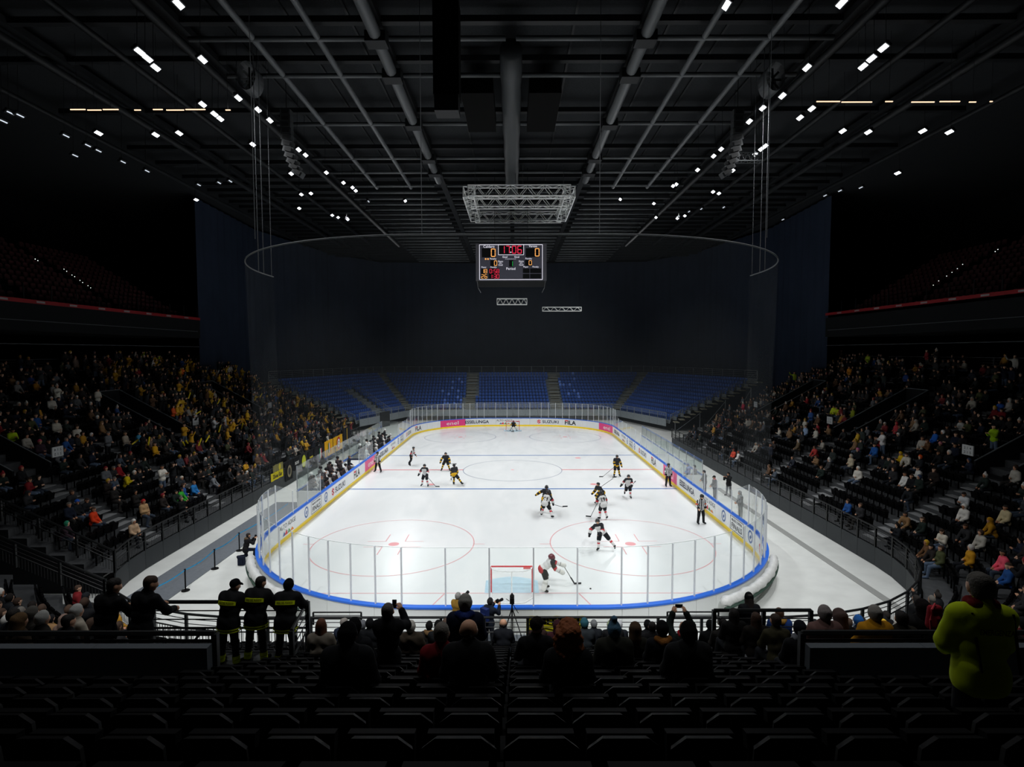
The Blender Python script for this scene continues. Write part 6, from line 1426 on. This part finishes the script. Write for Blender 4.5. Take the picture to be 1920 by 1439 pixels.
J = getpose(SPH); c = (J['wrL'] + J['wrR']) / 2 + np.array([0, .04, .12]); mb = MB(); mb.box((0, 0, 0), (.15, .01, .075)); q = mb.build('mobile_phone', cloth('0e0f11'), None, wpt(pb, c)); tag(q, 'dark phone raised by the bald man with red scarf', 'phone'); mb = MB(); mb.box((0, -.006, 0), (.14, .003, .066)); mb.build('screen', MATS['phone_screen'], q)
nseat('person in black beanie beside the boxed platform railing', 1329, 15, S0, top='101113', hat=('beanie', '0d0e0f'))
nseat('large black figure with hat right of the centre', 1292, 32, S0, top='121314', hat=('beanie', '0e0f10'), res=.02, puff=.06)
# right part of the near stand
nstand('woman in long black beanie standing behind the boxed railing', 1405, 13.6, T0, z=2.95, top='121317', hat=('beanie', '0e0f10'), hair=('long', '2a2220'))
nstand('person in blue coat with tan fur hood at the boxed railing', 1463, 13.2, T0, z=2.75, top='1e3a72', hair=('short', '5a4030'), hood='a07838', puff=.06)
nstand('dark haired person crouching behind the boxed railing', 1357, 12.6, S0, z=3.2, top='2a2826', hair=('short', '1a1614'))
nstand('long haired person left inside the boxed railing', 1378, 11.6, S0, z=3.9, top='141414', hair=('long', '1a1614'))
nstand('brown haired woman inside the boxed railing', 1420, 11.2, S0, z=4.0, top='1a1612', hair=('long', '3a261a'))
nstand('person in camouflage jacket inside the boxed railing', 1462, 10.6, S1, z=4.2, top='33301f', hair=('short', '33261c'))
nstand('person in striped black beanie by the parapet corner', 1504, 8.9, S0, z=4.95, top='111214', hat=('beanie', '1a1c22'), scarf='7c7f86')
nstand('person in grey lilac beanie and pink jacket behind the parapet', 1550, 8.7, S0, z=5.3, top='6a4f4a', hat=('beanie', '8a8280'), puff=.05)
nstand('person in hooded mauve coat standing behind the parapet', 1577, 9.3, T0, z=4.55, top='1a1616', hat=('hood', '5a4a46'))
nstand('child in blue beanie by the corner railing', 1613, 12.5, S0, z=3.3, top='1c2430', hat=('beanie', '2a62a8'))
nstand('person in grey beanie and mustard jacket behind the parapet', 1645, 8.7, S0, z=5.3, top='b07a12', hat=('beanie', '8a8680'), puff=.05)
nstand('man in olive coat right of the mustard jacket', 1692, 8.7, S2, z=5.25, top='24221a', hair=('short', '15110f'), puff=.05)
nstand('big dark hooded person with pink backpack strap', 1733, 9.0, T0, z=4.85, top='131314', hat=('hood', '1a1516'), puff=.06)
V, F, mi = surfnet([(np.array([-.05, 0, -.12]), np.array([-.05, 0, .14]), .08, .06, 0), (np.array([.05, 0, -.12]), np.array([.05, 0, .14]), .08, .06, 0), (np.array([0, -.06, -.12]), np.array([0, -.06, -.0]), .06, .05, 0)], .02); q = link('backpack', tomesh('backpack', V, F, None, [cloth('8a1f2a')]), None, bproj(1752, 1158, Y=-41.95)); tag(q, 'red backpack hanging on the dark hooded person', 'backpack'); mb = MB(); mb.path([(-.1, -.07, -.16), (-.13, -.09, .0), (-.1, -.07, .16), (.0, .0, .22)], .016, 6); mb.build('strap', cloth('d04a52'), q)
# marshal in yellow jacket
hv = nstand('marshal in yellow high visibility jacket at the far right', 1843, 4.75, T0, z=7.04, rz=-.12, top='b8cc18', bottom='15161a', hair=('short', '57534c'), scarf='6a1618', puff=.038, res=.018, wob=.003)
J = getpose(T0); mb = MB(); bk = J['che'] + np.array([0, -.185, -.06])
addtext(mb, 'EMERGENZA', lambda u, v: (bk[0] + u, bk[1] - .012, bk[2] + v), width=.27, height=.05, bold=.02); mb.build('jacket_lettering', cloth('1f2210'), hv)
mb = MB(); mb.tube(tuple(J['shL'] + np.array([.05, -.09, .06])), tuple(J['pel'] + np.array([-.1, -.17, .05])), .012, n=5); mb.build('shoulder_strap', cloth('1a1a14'), hv); mb = MB(); mb.tube(tuple(J['shR'] + np.array([.0, -.09, .06])), tuple(J['pel'] + np.array([.2, -.17, .05])), .012, n=5); mb.build('shoulder_strap', cloth('1a1a14'), hv)
# firefighters leaning on the platform rail
FW = ('left', 'middle', 'right')
for i, (u, key, hat, hair, rz) in enumerate(((428, TLN2, ('cap', '101113'), None, -.15), (479, TLN2, None, ('short', '2a2624'), -.05), (535, TLN, ('beanie', '0f1012'), None, .05))):
    o = nstand('firefighter with yellow bands on black suit, %s of three' % FW[i], u, 11.25 + (.1 if i == 1 else 0), key, z=4.28 if i != 1 else 4.30, rz=rz, top='191a1c', bottom='141517', shoes='101112', hat=hat, hair=hair, puff=.055, res=.02)
    J = getpose(key); s = J['s']; sp, rx = J['sp'], J['rx']; fw = np.cross(np.array([0, 0, 1.0]), rx); n_ = np.cross(rx, sp)
    M_HV = cloth('dcec1e')
    bandc = J['che'] - sp * .10 * s; mb = MB(); k = 10; rr = (.108 + .055 + .042) * s
    def ringp(c, hw, r, t, v): a = pi * (t - .5) * .62; return c + rx * (hw * math.sin(a) / math.sin(pi * .31)) - n_ * (-1) * (-(r) * (.35 + .65 * math.cos(a))) * 1.0 + sp * v
    # back band as a curved strip behind the shoulder blades, carrying the lettering
    def bandpt(t, v, e=0.0): a = (t - .5) * 2; return tuple(bandc + rx * (.205 * s * a) + n_ * (-1) * (-(rr + e) * (1 - .38 * a * a)) * (-1) * (-1) * (1) + sp * v)
    sgn = -1 if (n_[1] > 0) else 1
    def bandpt(t, v, e=0.0): a = (t - .5) * 2; return tuple(bandc + rx * (.20 * s * a) + n_ * sgn * ((rr + e) * (1 - .34 * a * a)) + sp * v)
    mb.strip([bandpt(j / k, -.04) for j in range(k + 1)], [bandpt(j / k, .04) for j in range(k + 1)]); mb.strip([bandpt(j / k, .04, -.02) for j in range(k + 1)], [bandpt(j / k, .04) for j in range(k + 1)]); mb.build('reflective_band', M_HV, o)
    mb = MB(); addtext(mb, 'VIGILI DEL FUOCO', lambda u_, v: bandpt(.5 + u_ / (.40 * s), v, .004), width=.33 * s, height=.042, bold=.02); mb.build('band_lettering', cloth('1c2012'), o)
    def torus(c, axis, r, nm, h=.018, sq=1.0):
        axis = axis / np.linalg.norm(axis); u1 = np.cross(axis, np.array([.3, 1, .2])); u1 /= np.linalg.norm(u1); u2 = np.cross(axis, u1); mb = MB(); nn = 22
        def q(t, v, rr_): return tuple(c + u1 * rr_ * math.cos(t) + u2 * rr_ * math.sin(t) + axis * v)
        mb.strip([q(2 * pi * j / nn, -h, r) for j in range(nn)], [q(2 * pi * j / nn, h, r) for j in range(nn)], closed=True); mb.build(nm, M_HV, o, smooth=True)
    for dz in (-.13, -.18):
        c = J['pel'] + np.array([0, 0, dz * s]); mb = MB(); nn = 28; hx, hy_ = (.07 + .112 + .074) * s, (.112 + .074) * s
        el = lambda t, v: tuple(c + np.array([hx * math.cos(t), hy_ * math.sin(t), v]))
        mb.strip([el(2 * pi * j / nn, -.014) for j in range(nn)], [el(2 * pi * j / nn, .014) for j in range(nn)], closed=True); mb.build('hem_band', M_HV, o, smooth=True)
    for n in 'LR':
        for t in (.74, .92): torus(J['kn' + n] + (J['an' + n] - J['kn' + n]) * t, J['an' + n] - J['kn' + n], (.058 - .016 * t + .026) * s + .004, 'leg_band', .034)
nstand('dark haired bearded man in black jacket leaning at the left rail', 193, 8.9, TLN2, z=5.28, top='0f1011', bottom='33302a', hair=('short', '1c1816'), res=.02, rz=-.2)
nstand('man with glasses and short brown hair in black jacket at the left rail', 262, 8.9, TLN2, z=5.32, top='101113', bottom='1a1a1c', hair=('short', '3a2a20'), res=.02, rz=-.25)
for lbl, u, d, z, kw in (('man in profile at the far left edge of the near stand', 17, 9.8, 4.75, dict(top='1c1f24', hair=('short', '1f1a17'))), ('person with tan hood at the far left edge', 28, 9.4, 4.85, dict(top='3a3026', hat=('hood', '5a4630'))), ('person in grey beanie at the far left of the near stand', 52, 10.2, 4.6, dict(top='26241f', hat=('beanie', '55534e'))), ('person in white beanie at the far left of the near stand', 71, 9.6, 4.8, dict(top='1a1714', hat=('beanie', '9a9a96'))),
                         ('bald man low in the left gangway', 98, 9.0, 4.35, dict(top='151618', hair=('bald', '3a2a24'))), ('dark haired person left of the leaning men', 120, 9.7, 4.7, dict(top='141517', hair=('short', '161311'))), ('child in white hat and cream jacket left of the leaning men', 137, 10.4, 4.55, dict(top='a89f90', hat=('beanie', 'b4b4b0')))):
    nstand(lbl, u, d, S0, z=z, rz=-.5, **kw)

# ------------------------------------------------------------------ crowd in the side stands
DARK = ['17181b', '1d2024', '242220', '1b2130', '2a2422', '202a26', '141517', '2c2c2e']
MIX = ['d2cdc0', 'b0aba0', '7d2226', '25508e', '64472f', '63666a', '4a4f33', '8a6a48', 'b8862a', '35383c', '46505c', '6e5a50']
FAN = ['d8a41a', 'c9961a', '1a1a1b', '1c1c1c', '2a2622', 'e0b428']
HATC = ['d8d6d0', '2a2624', '1a1a1c', '4a3a30', '6a6660', '8a2a30', '30405a', 'c8a030', '201c1a', '3a2c24']
WORD = {'d2cdc0': 'cream', 'b0aba0': 'pale grey', '7d2226': 'red', '25508e': 'blue', '64472f': 'brown', '63666a': 'grey', '4a4f33': 'olive', '8a6a48': 'tan', 'b8862a': 'mustard', '35383c': 'charcoal', '46505c': 'slate', '6e5a50': 'taupe', 'd8a41a': 'yellow', 'c9961a': 'yellow', 'e0b428': 'yellow'}
HW = {'d8d6d0': 'white', '2a2624': 'dark', '1a1a1c': 'black', '4a3a30': 'brown', '6a6660': 'grey', '8a2a30': 'red', '30405a': 'blue', 'c8a030': 'yellow', '201c1a': 'black', '3a2c24': 'brown'}
def word(c):
    if c in WORD: return WORD[c]
    if c in HW: return HW[c]
    r, g, b = [int(c[i:i + 2], 16) for i in (0, 2, 4)]
    if max(r, g, b) < 60: return 'dark'
    if min(r, g, b) > 170: return 'white'
    if r > 170 and g > 170: return 'lime'
    if r > 150 and g > 110: return 'yellow'
    if r > 150 and b > 90: return 'pink'
    if r > 200 and g > 70: return 'orange'
    if r > 1.4 * max(g, b): return 'red'
    if b > r: return 'blue'
    if g > r: return 'green'
    return 'grey'
OV = [  # pixel of the head, jacket, hat kind, hat colour, standing
    (290, 872, 'ddd8cc', 'short', '2a2624', 1), (227, 884, 'd0b818', 'short', '2a2624', 0), (341, 925, '3cae3a', 'short', '2a2624', 0), (356, 898, '2b7cc0', 'short', '6a5040', 0), (183, 962, 'e0431e', 'bald', '4a3a30', 0), (141, 955, '1d2024', 'cap', '2a5ab8', 0), (254, 955, 'b8946a', 'beanie', 'c23030', 0), (244, 962, 'c8a888', 'beanie', 'd8d6d0', 0), (118, 978, '3a2a34', 'beanie', '2f8a6a', 0), (392, 885, '7d8084', 'short', '2a2624', 0), (313, 770, 'e85a1c', 'short', '2a2624', 1), (12, 828, 'b4d420', 'short', '2a2624', 0), (290, 664, 'c2dc20', 'short', '2a2624', 1), (260, 655, 'b8d020', 'short', '2a2624', 1), (358, 650, 'b8d020', 'short', '2a2624', 1), (336, 690, 'e0681c', 'short', '2a2624', 1), (262, 690, 'b02430', 'short', '2a2624', 0), (64, 712, 'c88a1a', 'short', '2a2624', 0), (275, 722, 'd09a1c', 'short', '2a2624', 0), (50, 702, '24488e', 'short', '2a2624', 0), (432, 708, '2c62c0', 'short', '2a2624', 0), (335, 800, 'dca41c', 'short', '3a2c24', 1), (346, 808, 'dca41c', 'short', '2a2624', 1), (425, 792, 'd8a41a', 'cap', '1a1a1c', 1), (455, 776, 'e0b020', 'beanie', 'c8a030', 1), (392, 780, 'd2d4d6', 'short', '2a2624', 1), (357, 772, 'd8d4cc', 'short', '2a2624', 1), (160, 808, '1b2130', 'beanie', 'e4e4e2', 0), (86, 762, 'cfcac0', 'beanie', 'e4e4e2', 0), (165, 752, '2a2422', 'beanie', 'd8d6d0', 0), (173, 795, '24272c', 'beanie', 'e0e0de', 0), (75, 840, '3a2a34', 'beanie', 'd04a6a', 0), (256, 806, '3a90b8', 'short', '2a2624', 0), (289, 832, 'd8a020', 'short', '2a2624', 0), (238, 808, 'b0a494', 'short', '6a5a48', 0), (30, 712, '8a8a88', 'beanie', 'a0a09c', 0), (98, 725, '9a9a98', 'short', '3a2c24', 0), (220, 868, '8a1c22', 'short', '2a2624', 0), (308, 868, '1d1e20', 'long', '3a2c24', 1), (100, 795, 'c8c2b4', 'short', '2a2624', 0), (462, 868, 'd8a01c', 'short', '2a2624', 0), (335, 902, '35383c', 'beanie', 'd8d0c0', 0), (410, 782, 'd8d6d2', 'short', '2a2624', 1),
    (1517, 748, 'b02830', 'short', '2a2624', 0), (1565, 760, 'd0e018', 'short', '2a2624', 0), (1574, 768, 'c8d818', 'short', '2a2624', 0), (1603, 768, 'a0b020', 'short', '5a4a3a', 0), (1663, 816, 'e0dedc', 'short', '2a2624', 1), (1678, 806, 'c0303a', 'beanie', 'c0303a', 0), (1687, 816, '1d2024', 'beanie', 'e8e6e2', 0), (1699, 846, 'e0b81c', 'beanie', 'd8b020', 0), (1645, 846, '2a62b0', 'short', '2a2624', 0), (1752, 800, '2a6ac8', 'short', '2a2624', 0), (1764, 804, '242220', 'beanie', 'e4e4e2', 0), (1727, 858, '1d2024', 'beanie', 'f0602a', 0), (1533, 798, 'c0323c', 'short', '3a2c24', 0), (1510, 806, '9ab4d8', 'short', '6a5040', 0), (1533, 848, 'b8342e', 'short', '2a2624', 0), (1612, 806, 'd8ae24', 'short', '2a2624', 0), (1702, 884, 'd8d8d4', 'short', '2a2624', 0), (1719, 886, 'd8d8d4', 'short', '3a2c24', 0), (1597, 684, 'd88a1c', 'short', '2a2624', 1), (1702, 706, '24488e', 'short', '2a2624', 0), (1748, 660, '8a1c26', 'short', '2a2624', 1), (1872, 828, '9cc41c', 'short', '2a2624', 1), (1888, 696, '8a3a1c', 'short', '2a2624', 0), (1457, 832, '1c2230', 'short', '3a2c24', 1), (1812, 920, 'c4c6c8', 'short', '2a2624', 0), (1805, 966, 'd8d4cc', 'beanie', 'e4e2dc', 0), (1774, 985, 'd4cdbe', 'long', '3a2c24', 0), (1865, 985, 'a8781a', 'hood', 'a8781a', 0), (1818, 1030, 'c08a20', 'beanie', 'c4c2bc', 0), (1884, 1048, 'f05a70', 'short', '2a2624', 0), (1490, 690, 'a8c020', 'short', '2a2624', 1), (1637, 660, '98b020', 'short', '2a2624', 1), (1768, 838, '2a2a24', 'beanie', 'c87a8a', 0), (1612, 853, '1d2024', 'beanie', 'd06aa0', 0), (1810, 795, 'b4b4b0', 'short', '2a2624', 0), (1870, 755, '2a5ab0', 'short', '2a2624', 0), (1876, 765, '8a2028', 'short', '2a2624', 0), (1895, 760, 'c0bab0', 'beanie', 'd8d6d0', 0), (1596, 865, 'c4b8a0', 'beanie', 'b0a898', 0), (1605, 890, 'cfcac0', 'beanie', 'd8d6d0', 0), (1500, 835, '6a5840', 'beanie', 'd8d6d0', 0), (1696, 955, '8a6a48', 'long', '2a2624', 0), (1885, 955, 'c8b890', 'short', '2a2624', 0), (1360, 772, 'b89a78', 'short', '6a4a38', 0), (1345, 775, '9a8264', 'short', '4a3a30', 0), (1355, 762, '2a7ac8', 'short', '3a2c24', 0), (1378, 845, 'd8482e', 'short', '6a2a20', 0), (1386, 850, 'd8d4d0', 'short', '8a3a2a', 0), (1402, 755, 'c02a48', 'beanie', 'd8d6d0', 1)]
OCC = {}
def headp(s): return proj((s[0], s[1], s[2] + 1.2))
cand = [s for s in vis if s[4] in ('L', 'R', 'CL', 'CR')]
hp_ = np.array([headp(s) for s in cand])
for (u, v, jc, hk, hc, sd) in OV:
    dd = (hp_[:, 0] - u) ** 2 + (hp_[:, 1] - (v + (0 if not sd else 10))) ** 2
    for j in np.argsort(dd)[:6]:
        if j not in OCC: OCC[j] = (jc, 'short' if hk == 'bald' else hk, hc, sd); break
R2 = np.random.default_rng(11)
for j, s in enumerate(cand):
    if j in OCC: continue
    x, y, z, rz, sec, k, i = s
    if sec == 'L':
        fan = y > -7
        p = (.92 if k >= 2 else .75) if y > -4 else (.78 if k > 2 else .55) if y > -8 else .62 if k > 8 else .50 if k > 3 else .36
        if y < -17 and k < 6: p *= .6
    elif sec == 'R':
        fan = False
        p = (.88 if k >= 4 else .25) if y > 3 else (.08 if k < 3 else .14 if k < 5 else .36 if k < 10 else .42)
    else: fan = False; p = .2 if sec == 'CR' else .16
    # people sit in clumps
    cl = math.sin(y * 1.1 + k * 2.3) + math.sin(y * .63 - k * 1.7 + 2); 
    if p < .8: p = p * (1.0 + .6 * cl)
    if R2.random() > p: continue
    r = R2.random()
    if fan: jc = FAN[int(R2.integers(6))] if r < .27 else DARK[int(R2.integers(8))] if r < .8 else MIX[int(R2.integers(12))]
    else: jc = DARK[int(R2.integers(8))] if r < .74 else MIX[int(R2.integers(12))]
    hk = ('short', 'short', 'beanie', 'beanie', 'long', 'pompom', 'short', 'beanie', 'hood')[int(R2.integers(9))]
    hc = HATC[int(R2.integers(10))] if hk in ('beanie', 'pompom') else ('2a2624', '3a2c24', '1a1a1c', '4a3a30', '6a6660')[int(R2.integers(5))]
    if hk == 'hood': hc = jc
    if fan and R2.random() < .12: hk, hc = 'beanie', 'c8a030'
    OCC[j] = (jc, hk, hc, 1 if (R2.random() < (.5 if fan else .05)) else 0)
PEOPLE = []
for j, (jc, hk, hc, sd) in OCC.items():
    s = cand[j]; ki = (4 + int(R2.integers(3))) if sd else int(R2.integers(4)); f = .32 if sd else .0
    rz = s[3] + float(R2.uniform(-.3, .3)); fx, fy = -math.sin(s[3]), math.cos(s[3])
    PEOPLE.append((hp_[j][2], (s[0] + fx * (f + .02), s[1] + fy * (f + .02), s[2] + .002), rz, ki, hk, (jc, ('1c1e24', '22242a', '39424f', '2c2a28', '5a6a80', '17181a')[int(R2.integers(6))], hc, int(R2.integers(4))), s, sd))
PEOPLE.sort(key=lambda p: p[0])
NIND = 260
SE = {'L': 'left stand', 'R': 'right stand', 'CL': 'left corner', 'CR': 'right corner'}
for d, loc, rz, ki, hk, cols, s, sd in PEOPLE[:NIND]:
    hw = {'short': 'short hair', 'long': 'long hair', 'beanie': word(cols[2]) + ' beanie', 'pompom': word(cols[2]) + ' bobble hat', 'hood': 'hood up', 'cap': word(cols[2]) + ' cap'}[hk]
    cperson('%s person, %s jacket, %s, %s, %s row, %s from %s' % ('standing' if sd else 'seated', word(cols[0]), hw, SE[s[4]], nth(s[5] + 1), nth(s[6] + 1), 'near end' if s[4] in 'LR' else 'its side'), loc, rz, ki, hk, cols, 'spectators in the side stands')
vs, fs, cs = [], [], []; base = 0
for d, loc, rz, ki, hk, cols, s, sd in PEOPLE[NIND:]:
    V, F, mi, _ = cmesh(ki, {'cap': 'short', 'hood': 'beanie'}.get(hk, hk), .066); c, sn = math.cos(rz), math.sin(rz)
    vs.append(np.stack([V[:, 0] * c - V[:, 1] * sn + loc[0], V[:, 0] * sn + V[:, 1] * c + loc[1], V[:, 2] + loc[2]], 1)); fs.append(F + base); base += len(V)
    tab = np.array([lin(SKIN[cols[3]]), lin(cols[0]), lin(cols[1]), lin(cols[2])]); cs.append(tab[np.minimum(mi, 3)])
V = np.concatenate(vs); F = np.concatenate(fs); Cc = np.concatenate(cs)
me = tomesh('crowd', V, F, None, [attrmat('crowd_cloth')]); ca = me.color_attributes.new('tone', 'FLOAT_COLOR', 'CORNER'); arr = np.ones((len(F), 4, 4)); arr[:, :, :3] = Cc[:, None, :]; ca.data.foreach_set('color', arr.ravel())
tag(link('crowd', me), 'dense crowd of fans farther back in both side stands', 'crowd', kind='stuff')
print('people', len(PEOPLE), 'crowd faces', len(F))
# inflatable yellow cheering sticks
for i, (u, v, ti) in enumerate(((355, 742, .2), (372, 774, 1.2), (403, 751, .6), (410, 753, .5), (344, 832, -.9), (350, 829, -1.0), (389, 823, .6), (375, 829, .3), (412, 804, .1), (454, 799, .0), (279, 827, -.1), (254, 829, 1.1), (489, 742, .7), (513, 795, .1))):
    jb = int(np.argmin((hp_[:, 0] - u) ** 2 + (hp_[:, 1] - v - 8) ** 2)); q = bproj(u, v, X=cand[jb][0])
    mb = MB(); d = Vector((.25, math.sin(ti), math.cos(ti))).normalized() * .6; mb.tube(-d * .5, d * .35, .05, .06, n=8); o = mb.build('cheering_stick', mat('stick_yellow', 'ecd21c', .4), None, q)
    mb = MB(); mb.tube(d * .35, d * .5, .06, .015, n=8); mb.build('rounded_tip', MATS['stick_yellow'], o); tag(o, 'yellow inflatable cheering stick in the left crowd, %s from the left' % nth(sorted([a[0] for a in ((355,), (372,), (403,), (410,), (344,), (350,), (389,), (375,), (412,), (454,), (279,), (254,), (489,), (513,))]).index(u) + 1), 'cheering stick', 'yellow cheering sticks')
